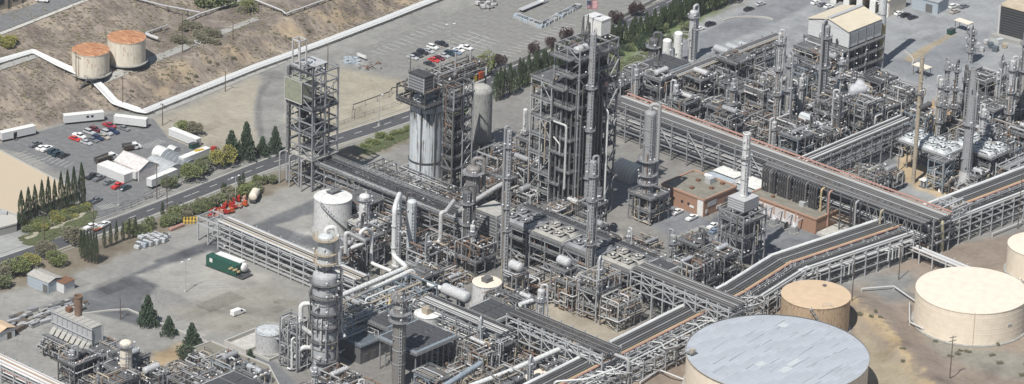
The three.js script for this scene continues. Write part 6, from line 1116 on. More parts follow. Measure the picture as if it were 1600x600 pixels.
// crossing bridges
rack('pipe_bridge', 'trussed pipe bridge of dark pipes crossing the broad rack near the grey tank', -36, 96, 43, 9.5, { lv: [9, 12.5, 15], tiers: [[3, null], [4, null], [11, [['pipeMid', 0.25], ['pipeGrey', 0.2], ['pipeDark', 0.22], ['pipeMid', 0.3], ['pipeDark', 0.2]]]], turn: headE2, m: M.steelPale, seed: 95, truss: true, bay: 5 });
rack('pipe_bridge', 'trussed pipe bridge with a walkway below the open tan ground', -91.5, 90, 42, 9, { lv: [7, 11, 14], tiers: [[4, null], [4, null], [9, [['pipeDark', 0.2], ['pipeMid', 0.24], ['pipeDark', 0.22]]]], turn: headE2, m: M.steelPale, seed: 96, truss: true, bay: 5 });
{ const t = thing('main_pipe', 'thick white main pipe crossing in front of the trussed bridge', 'pipe', V(0, 0, 0), 0); pipe(t, 'pipe', M.pipeWhite, [world(-150, 111, 9.5), world(-126, 113, 9.5), world(-96, 113, 9.5)], 0.85, 14); pipe(t, 'pipe', M.pipeWhite, [world(-92, 88, 14.5), world(-86, 88, 14)], 0.8, 12); for (const a of [-145, -130, -112]) { const p = world(a, 112); slab(t, 'support', M.steel, p.x, 0, p.z, 0.5, 8.7, 0.5); } for (const [a, b, h] of [[-91, 88, 13.4]]) { const p = world(a, b); slab(t, 'support', M.steel, p.x, 0, p.z, 0.4, h, 0.4); } }
{ // cream portal pipe at the junction of the racks
  const t = thing('portal_pipe', 'cream portal shaped pipe standing over the rack junction', 'pipe', V(0, 0, 0), 0); const g = (x, y, h) => P(x, y, h); pipe(t, 'pipe', M.pipeCream, [g(1417, 326, 12), g(1417, 323, 13), g(1472, 345, 13), g(1472, 377, 4)], 0.75, 12); pipe(t, 'pipe', M.pipePale, [g(1400, 330, 13), g(1451, 352, 13), g(1451, 378, 4)], 0.5, 10);
  rod(t, 'leg', M.pipeCream, V(g(1472, 377, 4).x, 0, g(1472, 377, 4).z), g(1472, 377, 4), 0.7); rod(t, 'leg', M.pipePale, V(g(1451, 378, 4).x, 0, g(1451, 378, 4).z), g(1451, 378, 4), 0.5);
  frame('junction_stand', 'pale steel frame with valves where the racks meet', 'steel frame', 71, 128, { nx: 3, nz: 2, dx: 6, dz: 4.5, lv: [6, 9.5, 12.5], decks: [], m: M.steelPale, seed: 99, jung: 30, jm: ['pipeWhite', 'pipePale', 'pipeGrey', 'alu'], lampN: 6 });
}
rack('pipe_rack', 'low pipe rack running behind the cream tank away from the rack junction', 62, 134, 90, 4.5, { lv: [4.2], tiers: [[5, [['pipeGrey', 0.3], ['pipePale', 0.5], ['pipeGrey', 0.25]]]], turn: headE2 - 0.05, m: M.pipePale, seed: 97 });
// ---------------------------------------------------------------- tank field
const tc = P(1215, 553, 12.5); tc.y = 0;
{
  const t = tank('huge storage tank with a pale blue grey plated roof and tan sides', tc, 29.6, 12.5, { shellM: M.cream, roofM: M.plateRoof, roofRise: 0.018, roofUv: 26, uvs: 12 });
  lathe(t, 'rim_rail', M.concrete, [[29.7, 12.4], [29.95, 12.45], [29.95, 12.75], [29.7, 12.8]], 72);
  const gt = toGrid(P(1078, 553, 12.5)), gc = toGrid(tc), x = gt[0] - gc[0], z = gt[1] - gc[1]; box(t, 'gauge_platform', M.grate, x * 0.985, 12.9, z * 0.985, 3, 0.15, 3); part(t, 'platform_rail', gRail([[x - 1.5, z - 1.5], [x + 1.5, z - 1.5], [x + 1.5, z + 1.5], [x - 1.5, z + 1.5]], 12.95), M.pipePale); box(t, 'gauge_box', M.pipeTan, x * 0.97, 13.6, z * 0.97, 1.4, 1.2, 1.2); slab(t, 'ladder', M.pipePale, x * 1.02, 0, z * 1.02, 0.8, 12.8, 0.3);
  const r = rng(15); for (let i = 0; i < 40; i++) { const q = Math.sqrt(r()) * 25, u = r() * 6.28, thin = i < 34, o = box(t, thin ? 'roof_seam' : 'roof_patch', M[thin ? pick(['steel', 'corrGrey', 'steelBlue'], r) : pick(['whitePale', 'plateRoof'], r)], q * Math.cos(u), 12.5 + (29.6 - q) * 0.018 + (thin ? 0.03 : 0.015), q * Math.sin(u), thin ? rnd(2, 11, r) : rnd(3, 7, r), 0.05, thin ? rnd(0.12, 0.3, r) : rnd(1.5, 3.4, r)); o.rotation.y = 0.12 + (r() - 0.5) * 0.08; }
}
const oc = P(1275, 460, 12.2); oc.y = 0;
{
  const t = tank('orange tan storage tank behind the huge pale roofed tank', oc, 11.6, 12.2, { shellM: M.orange, roofM: M.orangeRoof, roofRise: 0.03, uvs: 10 }); stairOn(t, 11.6, 12.2, 1.95, 2.6, M.concrete);
  box(t, 'roof_hatch', M.steelMid, 7, 12.7, -2, 1, 0.5, 1); part(t, 'platform_rail', gRail([[-6.5, 8], [-4, 9.5], [-4.6, 11]], 12.4, false), M.steelPale);
}
const cc = P(1519, 453, 12); cc.y = 0;
{
  const t = tank('broad cream storage tank with a smooth cream roof', cc, 18.9, 12, { shellM: M.cream, roofM: M.creamRoof, roofRise: 0.015, uvs: 12 });
  const u = 2.45, q = 19.1; rod(t, 'side_pipe', M.creamRoof, V(q * Math.cos(u), 0.3, q * Math.sin(u)), V(q * Math.cos(u), 12.5, q * Math.sin(u)), 0.14); const v = 0.35; pipe(t, 'side_pipe', M.cream, [V(q * Math.cos(v), 12.8, q * Math.sin(v)), V((q + 0.4) * Math.cos(v), 12.8, (q + 0.4) * Math.sin(v)), V((q + 0.4) * Math.cos(v), 0.8, (q + 0.4) * Math.sin(v)), V((q + 9) * Math.cos(v), 0.8, (q + 9) * Math.sin(v))], 0.4); box(t, 'name_plate', M.steelPale, q * Math.cos(1.75) * 0.993, 6.5, q * Math.sin(1.75) * 0.993, 1.6, 0.7, 0.2).rotation.y = -1.75 + Math.PI / 2;
  for (let i = 1; i < 6; i++) lathe(t, 'weld_band', M.cream, [[18.9, 0], [18.94, 0.03], [18.94, 0.09], [18.9, 0.12]], 64).position.y = i * 2;
}
const ec = P(1625, 378, 11); ec.y = 0; tank('cream tank at the far side of the low pipe rack', ec, 11, 10, { shellM: M.cream, roofM: M.creamRoof, uvs: 12 });
pole('dark timber pole with two crossarms on the brown bank below the cream tank', T(1484, 591), tall(1484, 591, 524), { arms: 2, turn: GRID + 1.2 });
pole('dark timber pole beside the orange tank', T(1331, 470), tall(1331, 470, 410), { arms: 0 }); pole('dark timber pole by the rack above the cream tank', T(1404, 437), tall(1404, 437, 385), { arms: 0 }); pole('tall dark pole beside the rack at the edge of the tank field', T(1590, 358), 22, { arms: 0 });
for (const [l, d] of [[[[1346, 456], [1396, 452], [1432, 477]], 'white pipe angling across the bund to the cream tank'], [[[1421, 478], [1421, 508], [1455, 525]], 'thin pipe around the foot of the cream tank'], [[[1000, 602], [1030, 583], [1068, 598]], 'thin rail frame on the tan bank beside the huge tank'], [[[1550, 370], [1600, 350], [1640, 345]], 'pale pipe on the brown ground below the rack']]) { const pts = l.map((q) => T(...q).add(V(0, 1.2, 0))), t = thing('ground_pipe', d, 'pipe', V(0, 0, 0), 0); pipe(t, 'pipe', M.pipePale, pts, 0.28, 8); for (const p of pts) slab(t, 'post', M.concretePale, p.x, hill(p.x, p.z) - 0.3, p.z, 0.5, p.y - hill(p.x, p.z) + 0.2, 0.5); }
for (let i = 0; i < 18; i++) { const [x, y] = pick([[1450, 560], [1500, 548], [1440, 540], [1560, 575], [1520, 560], [1400, 500], [1350, 480]]); tree('shrub', 'low dry brown bush on the bank around the cream tank', T(x + rnd(-40, 60), y + rnd(-14, 16)), rnd(0.5, 1.1), rnd(0.7, 1.6), { leaf: LEAF.dry, group: 'dry bushes on the tank field bank' }); }

// ---------------------------------------------------------------- brick buildings and yard east of the tower
{
  const t = thing('brick_building', 'orange brick building with a flat tan roof and a white corner panel', 'building', world(33, 42), GRID), w = 18, d = 20, h = 6.4;
  part(t, 'wall', gWall(w, h, d), M.brick, w / 2, h / 2, d / 2); box(t, 'roof', M.flatRoof, w / 2, h + 0.05, d / 2, w - 0.6, 0.12, d - 0.6);
  for (const [x, z, a, b] of [[w / 2, 0, w, 0.5], [w / 2, d, w, 0.5], [0, d / 2, 0.5, d], [w, d / 2, 0.5, d]]) box(t, 'parapet', M.brickTrim, x, h + 0.2, z, a + 0.06, 0.7, b + 0.06);
  box(t, 'corner_panel', M.whiteClean, -0.06, h / 2, d - 1.6, 0.12, h - 0.2, 2.6); box(t, 'wall_sign', M.steelPale, 4.5, 4.2, d + 0.08, 4.6, 1.9, 0.14); box(t, 'roller_door', M.steelMid, 12.5, 1.9, d + 0.05, 2.6, 3.8, 0.12); for (const z of [3, 6, 10, 13]) box(t, 'window', M.glassDark, -0.04, 3, z, 0.1, 0.9, 1); box(t, 'notice_plate', M.whiteClean, -0.05, 2.4, 14.5, 0.1, 0.8, 2);
  for (const x of [1.5, 7.5, 9]) box(t, 'wall_box', M.steelPale, x, 1.8, d + 0.2, 0.9, 1.2, 0.4);
  box(t, 'roof_unit', M.steelPale, 14, h + 1.1, 11, 3.4, 2, 2.6); box(t, 'unit_duct', M.lamp, 15.2, h + 1.8, 9, 1, 0.8, 3); for (const [x, z] of [[5, 10], [12, 7], [16, 15], [10, 15]]) slab(t, 'roof_vent', M.rust, x, h + 0.1, z, 1.4, 0.7, 1.4);
  const s = thing('entry_shelter', 'small white roofed shelter beside the brick building', 'shelter', world(31, 44.5), GRID); for (const [x, z] of [[-1.4, -1.4], [1.4, -1.4], [-1.4, 1.4], [1.4, 1.4]]) slab(s, 'post', M.steelPale, x, 0, z, 0.15, 2.7, 0.15); box(s, 'roof', M.whiteClean, 0, 2.8, 0, 4, 0.2, 4); box(s, 'screen', M.steelMid, 1.4, 1.3, 0, 0.1, 2.4, 2.8);
  const k = thing('metal_shed', 'low shed with bright white and grey metal roof panels behind the brick building', 'shed', world(52.5, 44), GRID); part(k, 'wall', gWall(13, 4.3, 23), M.corrBlue, 6.5, 2.15, 11.5); for (const [x, z, w2, L, y, m] of [[3, 6, 6, 12, 4.5, M.corrBlue], [10, 5.2, 7, 10.4, 5, M.whiteClean], [8.6, 12, 9, 2.6, 4.6, M.steelPale], [8.8, 18, 9.4, 9.4, 5.1, M.whiteClean], [2, 17.5, 4, 10.6, 4.4, M.corrGrey]]) box(k, 'roof_panel', m, x, y, z, w2, 0.2, L); box(k, 'door', M.steelMid, -0.03, 1.6, 4, 0.1, 3, 2.4);
}
{
  const t = thing('brick_building', 'long low brick building with a pinkish wall behind a row of pale transformers', 'building', world(50.5, 68), GRID), w = 12.5, d = 31, h = 5.6;
  part(t, 'wall', gWall(w, h, d), M.brick, w / 2, h / 2, d / 2); box(t, 'roof', M.flatRoof, w / 2, h + 0.05, d / 2, w - 0.6, 0.12, d - 0.6); for (const [x, z, a, b] of [[w / 2, 0, w, 0.5], [w / 2, d, w, 0.5], [0, d / 2, 0.5, d], [w, d / 2, 0.5, d]]) box(t, 'parapet', M.brickTrim, x, h + 0.15, z, a + 0.06, 0.6, b + 0.06);
  box(t, 'wall_panel', M.corrPink, -0.06, 2.4, 12, 0.14, 4.4, 22); for (let i = 0; i < 5; i++) box(t, 'pilaster', M.brickTrim, -0.12, h / 2, 2 + i * 5, 0.24, h, 0.5); box(t, 'roof_unit', M.steelPale, 6.5, h + 0.9, 20, 3, 1.6, 2.2); box(t, 'roof_vent', M.rust, 4, h + 0.5, 8, 1, 0.8, 1);
  slab(t, 'concrete_step', M.concretePale, 6, 0, d + 3.5, 12, 1, 6);
  for (let i = 0; i < 6; i++) { const g = thing('transformer', `pale electrical transformer with bushings along the long brick wall`, 'transformer', world(46, 70 + i * 4.6), GRID, 'transformers along the brick wall'); slab(g, 'plinth', M.concrete, 0, 0, 0, 3, 0.3, 2.8); slab(g, 'tank', i === 4 ? M.steelDark : M.vesselPale, 0, 0.3, 0, 1.8, 2.4, 1.8); for (const x of [-1.2, 1.2]) for (let f = 0; f < 4; f++) slab(g, 'cooling_fin', M.vesselPale, x, 0.5, -0.7 + f * 0.46, 0.5, 2, 0.16); for (const z of [-0.5, 0, 0.5]) rod(g, 'bushing', M.lamp, V(0, 2.7, z), V(0.3, 3.8, z * 1.6), 0.14); pipe(g, 'bus_duct', M.steelPale, [V(0.4, 3.4, 0), V(2, 4.2, 0), V(4.4, 4.2, 0)], 0.25, 6); }
}
for (const [x, y, l, k, c] of [[1058, 334, 'white pickup parked nearest the entry shelter of the brick building', 'pickup', 'white'], [1081, 343, 'white pickup parked in front of the white corner panel', 'pickup', 'white'], [1114, 356, 'white pickup parked at the foot of the fired heater', 'pickup', 'white'], [1117, 363, 'pale blue car parked beside the heater', 'sedan', 'blue']]) car(k, c, l, P(x, y), headE1 + 0.05);
archTent('cream arched shed in the shadow of the main tower', world(41, 20), 10, 10, M.creamRoof, { k: 1.15 });

// ---------------------------------------------------------------- far process unit
const FJ = ['pipeGrey', 'pipePale', 'pipeMid', 'pipeDark', 'aluDull', 'pipeGrey', 'pipeTan', 'pipeRust', 'pipeMid', 'pipeGrey', 'pipeMid', 'pipeDark'];
const FM = [M.steel, M.steelBlue, M.steel, M.steelMid];
unitBlock(86, 118, -34, 8, 201, 11, { lab: 'behind the long rack near the white silos', grp: 'near the white silos', h: [7, 13], jung: 20, jm: FJ, m: FM, lamp: 12, dens: 0.9, avoid: (a, b) => b < -22 && a > 104 });
unitBlock(86, 130, 8, 62, 202, 11.5, { lab: 'in the far unit around the tall grey columns', grp: 'around the tall grey columns', h: [8, 16], jung: 22, jm: FJ, m: FM, lamp: 14, cols: 0.25 });
unitBlock(118, 168, -30, 8, 203, 12, { lab: 'in the far unit beside the boiler house', grp: 'beside the boiler house', h: [6, 12], jung: 18, jm: FJ, m: FM, lamp: 12, cols: 0.15, dens: 0.85, avoid: (a, b) => (a > 150 && b < -8) || b < -46 + a * 0.19 });
unitBlock(130, 168, 8, 58, 204, 12, { lab: 'in the far unit in front of the boiler house', grp: 'in front of the boiler house', h: [7, 14], jung: 20, jm: FJ, m: FM, lamp: 12, cols: 0.25 });
unitBlock(90, 108, 74, 96, 205, 11, { lab: 'around the beige stack', grp: 'around the beige stack', h: [5, 9], jung: 22, jm: FJ, m: FM, lamp: 10, cols: 0.1 });
unitBlock(128, 176, 66, 118, 206, 12, { lab: 'around the flared grey stack', grp: 'around the flared grey stack', h: [8, 15], jung: 22, jm: FJ, m: FM, lamp: 14, cols: 0.25 });
unitBlock(176, 228, 58, 118, 207, 12.5, { lab: 'at the far corner of the far unit', grp: 'at the far corner', h: [7, 15], jung: 20, jm: FJ, m: FM, lamp: 12, cols: 0.35 });
unitBlock(112, 128, 104, 118, 208, 8, { lab: 'at the foot of the flared grey stack', grp: 'at the foot of the flared stack', h: [4, 8], jung: 18, jm: FJ, m: FM, lamp: 8, cols: 0 });
column('dark grey column with a round cage platform at the near end of the far unit', 118, -36, 1.9, 17, { m: M.vesselDark, plats: [[0.85, 1.4], [0.5, 1]], seed: 31 });
column('shorter clean white silo by the louvred roof', 132, -41, 1.75, 11.5, { m: M.whiteClean, over: false, ladder: false, name: 'white_silo', category: 'silo' }); column('taller clean white silo next to the shorter white one', 138, -40.5, 1.75, 13, { m: M.whiteClean, over: false, ladder: false, name: 'white_silo', category: 'silo' });
column('pale column with a side pipe beside the white silos', 146, -40, 1.6, 20, { m: M.vesselPale, plats: [[0.98, 0.9]], seed: 33, overAng: 0 });
for (const [a, b] of [[158, -35], [163, -33], [168, -31]]) drum('silver drum in a group of three behind the far unit', a, b, 0.3, 1.5, 6, { m: M.alu, turn: headE2, group: 'three silver drums' });
const FC = [[116, 26.6, 0.85, 38, 'slender pale column left of the red brown structure', 'vesselPale'], [107, 39, 1.2, 35, 'grey column with cage platforms beside a thicker column', 'vesselGrey'], [126, 40, 1.6, 42, 'thick grey column with three cage platforms before the boiler house', 'vesselGrey'], [116, 55.5, 1.2, 22, 'plain pale column beside the steam plume', 'vesselPale'], [160, 72, 0.8, 28, 'paired slim column before the far yard', 'vesselGrey'], [163, 74, 0.7, 27, 'slim dark column in a pair before the far yard', 'vesselDark'], [170, 94, 1.1, 32, 'grey column with a cage top near the far corner', 'vesselPale'], [184, 90, 1.8, 38, 'broad grey column standing tallest at the far corner', 'vesselGrey'], [224, 36, 1.1, 14, 'small caged column alone in the far yard', 'vesselGrey'], [148, 78, 0.9, 26, 'pale gooseneck column in the far unit', 'pipePale'], [140, 104, 1.0, 24, 'ringed grey column behind the flared stack', 'vesselPale'], [150, 30, 0.9, 20, 'slim silver column in front of the boiler house', 'alu'], [98, 20, 1.0, 21, 'short grey column just behind the long rack', 'vesselGrey']];
FC.forEach(([a, b, r, h, l, m], i) => column(l, a, b, r, h, { m: M[m], plats: [[0.95, 1.1], [0.62, 1.2], [0.36, 1.1]], seed: 40 + i, overAng: 1 + i, bands: 2 }));
column('tall thin beige stack with a collar standing at the edge of the bare ground', 112.5, 94.5, 0.75, 49, { m: M.pipeTan, top: 'open', over: false, plats: [[0.72, 0.6]], name: 'thin_stack', category: 'stack', ladder: false, skirt: 0.12 });
{
  const t = column('flared grey stack tapering up from a conical base', 121.5, 111, 2.2, 47, { m: M.vesselGrey, top: 'open', taper: 0.52, over: false, plats: [[0.55, 1]], bands: 3, name: 'flared_stack', category: 'stack', seed: 61, skirt: 0.02 }); lathe(t, 'base_cone', M.vesselPale, [[3.1, 0], [3.1, 3], [2.25, 7.5]], 20);
}
{
  cooler('white topped fan cooler pair standing above the tanks behind the long rack', 100, 44, 9, 2, 2, 5.5, 5.5, { m: M.whitePale }); cooler('eight fan cooler bank next to the beige stack', 117, 84, 12, 2, 4, 5, 5, { m: M.whitePale, deckM: M.steelPale }); cooler('fan cooler bank with pale hoods behind the flared stack', 128, 100, 12, 2, 3, 5.5, 5.5, { m: M.whitePale, deckM: M.steelPale });
  cooler('louvred cooler roof beside the dark caged column', 108, -34, 9.5, 3, 2, 5, 6, { fans: false, m: M.steelBlue, deckM: M.steelMid });
  rack('pipe_rack', 'side pipe rack with a white edge pipe joining the long rack', 76, 68, 60, 7, { lv: [6, 9, 12], tiers: [[5, null], [6, null], [8, [['pipeWhite', 0.3], ['pipeMid', 0.25], ['pipeDark', 0.2], ['pipePale', 0.25], ['pipeMid', 0.2]]]], m: M.steel, seed: 211, pm: FJ });
  rack('pipe_rack', 'side pipe rack beyond the louvred cooler roof', 108, -20, 62, 7, { lv: [5, 8, 10.5], tiers: [[5, null], [6, null], [7, null]], m: M.steel, seed: 212, pm: FJ });
  rack('pipe_rack', 'pipe rack between the flared stack and the far corner', 128, 119.5, 60, 6, { lv: [5, 8, 10.5], tiers: [[5, null], [6, null], [7, null]], m: M.steelPale, seed: 213, pm: FJ });
  for (const [a, b, y] of [[110, 46, 9.5], [108, 52, 3.2]]) drum('round white ended vessel facing the long rack', a, b, y, 1.6, 5, { m: M.whitePale, turn: headE2, group: 'white ended vessels' });
  frame('vessel_stand', 'stand under the upper white ended vessel', 'stand', 106, 42, { nx: 1, nz: 2, dx: 7, dz: 4, lv: [3, 9.4], seed: 214, jung: 16, lampN: 8 });
  frame('braced_stand', 'diagonally braced steel stand beside the flared grey stack', 'stand', 112, 101, { nx: 1, nz: 1, dx: 6, dz: 7, lv: [4, 8, 12], m: M.steelBlue, brace: 1, seed: 215, jung: 12, decks: [12] });
  for (const [x, y] of [[1443, 292], [1528, 290], [1457, 275]]) { const s = thing('control_cabinet', 'small white roofed cabinet on the bare ground by the far unit', 'cabinet', P(x, y), GRID, 'white cabinets by the far unit'); slab(s, 'base', M.steelMid, 0, 0, 0, 2.6, 0.5, 2.4); slab(s, 'cabinet_body', M.steelPale, 0, 0.5, 0, 2, 2.2, 1.8); box(s, 'roof', M.whiteClean, 0, 2.9, 0, 3, 0.25, 2.8); box(s, 'door', M.steelMid, -1.03, 1.5, 0, 0.08, 1.7, 0.9); }
}
// boiler house
{
  const t = thing('boiler_house', 'gabled boiler house with a cream roof above rows of dark burners', 'building', world(172.5, -4.5), GRID), w = 20, d = 20, h = 20.5;
  part(t, 'upper_wall', gWall(w, 6.5, d), M.corrWhite, w / 2, 17.2, d / 2);
  const gs = new THREE.Shape([new THREE.Vector2(-d / 2, 0), new THREE.Vector2(d / 2, 0), new THREE.Vector2(0, 2.6)]);
  for (const x of [0, w]) { const e = new THREE.ExtrudeGeometry(gs, { depth: 0.2, bevelEnabled: false }); e.rotateY(Math.PI / 2); part(t, 'gable', e, M.corrWhite, x - 0.1, h - 0.05, d / 2); }
  for (const s of [-1, 1]) { const o = box(t, 'roof_slope', M.boilerRoof, w / 2, h + 1.4, d / 2 + s * d / 4, w + 1, 0.25, 10.7); o.rotation.x = s * Math.atan2(2.6, d / 2); } box(t, 'ridge_vent', M.steelPale, w / 2, h + 2.9, d / 2, w, 0.7, 1.6);
  for (let i = 0; i < 5; i++) { box(t, 'wall_post', M.steel, i * 4.9 + 0.3, 17.2, d + 0.1, 0.35, 6.5, 0.3); if (i < 4) box(t, 'window_band', M.corrGrey, i * 4.9 + 2.7, 17.6, d + 0.05, 4, 3.6, 0.12); }
  part(t, 'furnace_block', gWall(w - 2, 13.5, d - 2), M.steelDark, w / 2, 6.75, d / 2 - 0.5);
  for (const y of [4.2, 8.6, 13]) { box(t, 'gallery', M.grate, w / 2, y, d / 2, w + 2.6, 0.3, d + 2.6); part(t, 'handrail', gRail([[-1.3, -1.3], [w + 1.3, -1.3], [w + 1.3, d + 1.3], [-1.3, d + 1.3]], y + 0.1), M.steelPale); for (let i = 0; i < 13; i++) box(t, 'burner', i % 3 ? M.steelMid : M.steelPale, 1 + i * 1.5, y + 1.6, d - 1.2, 0.7, 2.6, 0.7); }
  for (const [x, z] of [[-1, -1], [-1, d + 1], [w + 1, d + 1], [w / 2, d + 1], [-1, d / 2]]) slab(t, 'column', M.steel, x, 0, z, 0.5, 14, 0.5);
  lamps(t, [[4, 7, d + 1.4], [10, 7, d + 1.4], [16, 7, d + 1.4], [4, 11, d + 1.4], [10, 11, d + 1.4], [16, 11, d + 1.4]]);
  for (const z of [12, 15]) rod(t, 'vent_pipe', M.steelDark, V(-1, 12, z), V(-1, 16.5, z), 0.4);
  drum('tan drum on the gallery outside the boiler house gable', 167, 8, 9, 1.4, 4.5, { m: M.cokeTan, turn: headE2 });
  frame('burner_stand', 'steel stand of pipes in front of the boiler house gable', 'stand', 161, -2, { nx: 2, nz: 3, dx: 5, dz: 6, lv: [4.5, 9, 13], seed: 220, jung: 40, jm: FJ, lampN: 14 });
}
column('tall pale blue stack with a yellow lower band behind the boiler house', 196, 13, 1.6, 46, { m: M.whitePale, top: 'open', over: false, name: 'boiler_stack', category: 'stack', ladder: false, bands: 4 });
{ const t = scene.children[scene.children.length - 1]; lathe(t, 'yellow_band', M.pipeYellow, [[1.66, 2], [1.72, 2.1], [1.72, 17], [1.66, 17.1]], 20); }
// buildings along the top edge
{
  const c = P(1345, 14), t = thing('bay_building', 'white fronted building with open dark bays behind the boiler house', 'building', c, headE2 + 0.15); part(t, 'wall', gWall(26, 7, 7), M.cream, 0, 3.5, -9.5); for (const x of [-13.2, 13.2]) part(t, 'side_wall', gWall(0.4, 7, 14), M.cream, x, 3.5, -6); box(t, 'roof', M.boilerRoof, 0, 7.15, -5.6, 27.4, 0.3, 15.4); box(t, 'lintel', M.whiteClean, 0, 6.2, 1.1, 26, 1.6, 0.5); for (let i = 0; i < 5; i++) { slab(t, 'pier', M.whiteClean, -12 + i * 6, 0, 1.2, 2.6, 5.4, 0.7); if (i < 4) slab(t, 'bay_divider', M.cream, -9 + i * 6 + 3, 0, -2.5, 0.3, 6.8, 7); }
  const d = P(1447, 16), s = thing('blue_shed', 'blue grey metal shed with a lean roof at the top edge', 'shed', d, headE2 + 0.15); part(s, 'wall', gWall(12, 5, 9), M.corrBlue, 0, 2.5, -3); box(s, 'roof', M.corrGrey, 0, 5.15, -3, 12.6, 0.3, 9.6); box(s, 'door', M.steelMid, 2, 1.8, 1.55, 3, 3.4, 0.1);
  const p = P(1575, 62), k = thing('cooling_tower', 'dark slatted cooling tower with a tan frame in the far corner', 'cooling tower', p, headE2 + 0.1); part(k, 'shell', gWall(24, 13, 12), M.pipeTan, 7, 6.5, -7); for (let i = 0; i < 11; i++) box(k, 'slat', M.steelDark, 7, 1 + i * 1.1, -0.9 + i * 0.02, 23, 0.8, 0.3); box(k, 'shade_backing', M.steelDark, 7, 6.5, -1.05, 23, 12.4, 0.2); for (const x of [-5, 19]) slab(k, 'corner_post', M.pipePale, x, 0, -0.8, 0.8, 13.4, 0.8); box(k, 'top_deck', M.tanRoof, 7, 13.2, -7, 25, 0.4, 13); slab(k, 'basin', M.concrete, 7, 0, 1, 27, 1.4, 3);  // dark sheet behind the slats stands in for the shaded interior
  for (let i = 0; i < 8; i++) { const b = thing('supply_crate', 'pale crate among the supplies below the cooling tower', 'crate', P(1520 + i * 7, 68 + (i % 3) * 6), GRID + i, 'crates below the cooling tower'); slab(b, 'box_body', M[pick(['pipePale', 'steelPale', 'whitePale', 'bluePanel', 'pipeTan'])], 0, 0.15, 0, rnd(1.5, 3), rnd(1, 2), rnd(1.4, 2.2)); slab(b, 'pallet', M.wood, 0, 0, 0, 2.2, 0.15, 1.8); }
  const g = thing('waste_bin', 'green bin alone in the far yard beside the tan canopy', 'bin', P(1486, 53), GRID); part(g, 'bin_body', prof([[-1.4, 0.2], [1.4, 0.2], [1.7, 2], [-1.7, 2]], 2, 0.06), M.greenPaint); box(g, 'lid', M.steelDark, 0, 2.1, 0, 3.4, 0.12, 2); for (const x of [-1, 1]) slab(g, 'foot', M.steelDark, x, 0, 0, 0.2, 0.2, 1.6);
  for (const [x, y, l] of [[1440, 118, 'cream canopy roof on posts at the yard edge of the far unit'], [1505, 48, 'tan canopy beside the green bin']]) { const n = thing('canopy', l, 'canopy', P(x, y), headE2); box(n, 'roof', M.creamRoof, 0, 4, 0, 7, 0.25, 3.6); for (const q of [-3, 3]) for (const z of [-1.5, 1.5]) slab(n, 'post', M.steelMid, q, 0, z, 0.2, 3.9, 0.2); }
}
const C5 = [['sedan', 'white', 1093, 47, 'white car on the roadside below the tall cypresses'], ['suv', 'black', 1110, 40, 'black wagon next to the white car on the roadside'], ['sedan', 'black', 1170, 16, 'black sedan beyond the lawn on the roadside'], ['sedan', 'silver', 1188, 8, 'silver car beyond the black sedan on the roadside'], ['sedan', 'white', 1275, 6, 'white sedan furthest from the bay building'], ['sedan', 'grey', 1285, 9, 'grey sedan between two white cars by the bay building'], ['sedan', 'white', 1295, 12, 'white sedan nearest the bay building'], ['suv', 'white', 1387, 17, 'white wagon at the head of the yard car row'], ['sedan', 'silver', 1396, 21, 'silver sedan second in the yard car row'], ['sedan', 'white', 1405, 23, 'white sedan between silver and black in the yard row'], ['suv', 'black', 1415, 26, 'black wagon in the yard car row'], ['sedan', 'black', 1426, 29, 'black sedan at the open end of the yard car row'], ['suv', 'white', 1490, 12, 'white wagon behind the beige car in the far yard'], ['sedan', 'beige', 1492, 20, 'beige car in the far yard'], ['sedan', 'grey', 1506, 12, 'grey car beside the white wagon in the far yard']];
for (const [k, c, x, y, l] of C5) car(k, c, l, P(x, y), headE1 - 0.1);
car('van', 'white', 'white cargo van alone on the open yard', P(372, 491), headE1 - 0.05);
// steam
{
  const sm = new THREE.MeshPhysicalMaterial({ roughness: 1, transmission: 0.35, thickness: 0, transparent: true, opacity: 0.2 }); sm.color.setRGB(0.9, 0.91, 0.93);
  const puff = (label, c, rad_, n, seed, drift) => { const r = rng(seed), g = []; for (let i = 0; i < n; i++) { const s = new THREE.IcosahedronGeometry(rad_ * rnd(0.35, 0.75, r), 3), p = s.attributes.position, q = around(r).multiplyScalar(rad_ * r() * 0.8).add(drift.clone().multiplyScalar(r())); for (let k = 0; k < p.count; k++) { const v = V(p.getX(k), p.getY(k), p.getZ(k)), f = 1 + fbm(v.x * 0.9 + i, v.y * 0.9 + v.z * 0.7, 3, seed) * 0.35; v.multiplyScalar(f).add(q); p.setXYZ(k, v.x, v.y, v.z); } s.computeVertexNormals(); g.push(s); } const o = sh(new THREE.Mesh(merge(g), sm)); o.name = numbered('steam_cloud'); o.position.copy(c); scene.add(o); tag(o, label, 'steam'); o.castShadow = false; };
  puff('thick white puff of steam above the far unit', world(118, 60, 24), 2.8, 26, 3, V(4, 2.5, 0)); puff('thin wisp of steam blowing off the big pale exchanger', world(-86, 84, 13), 1.1, 22, 5, V(9, -3, 2)); 
}
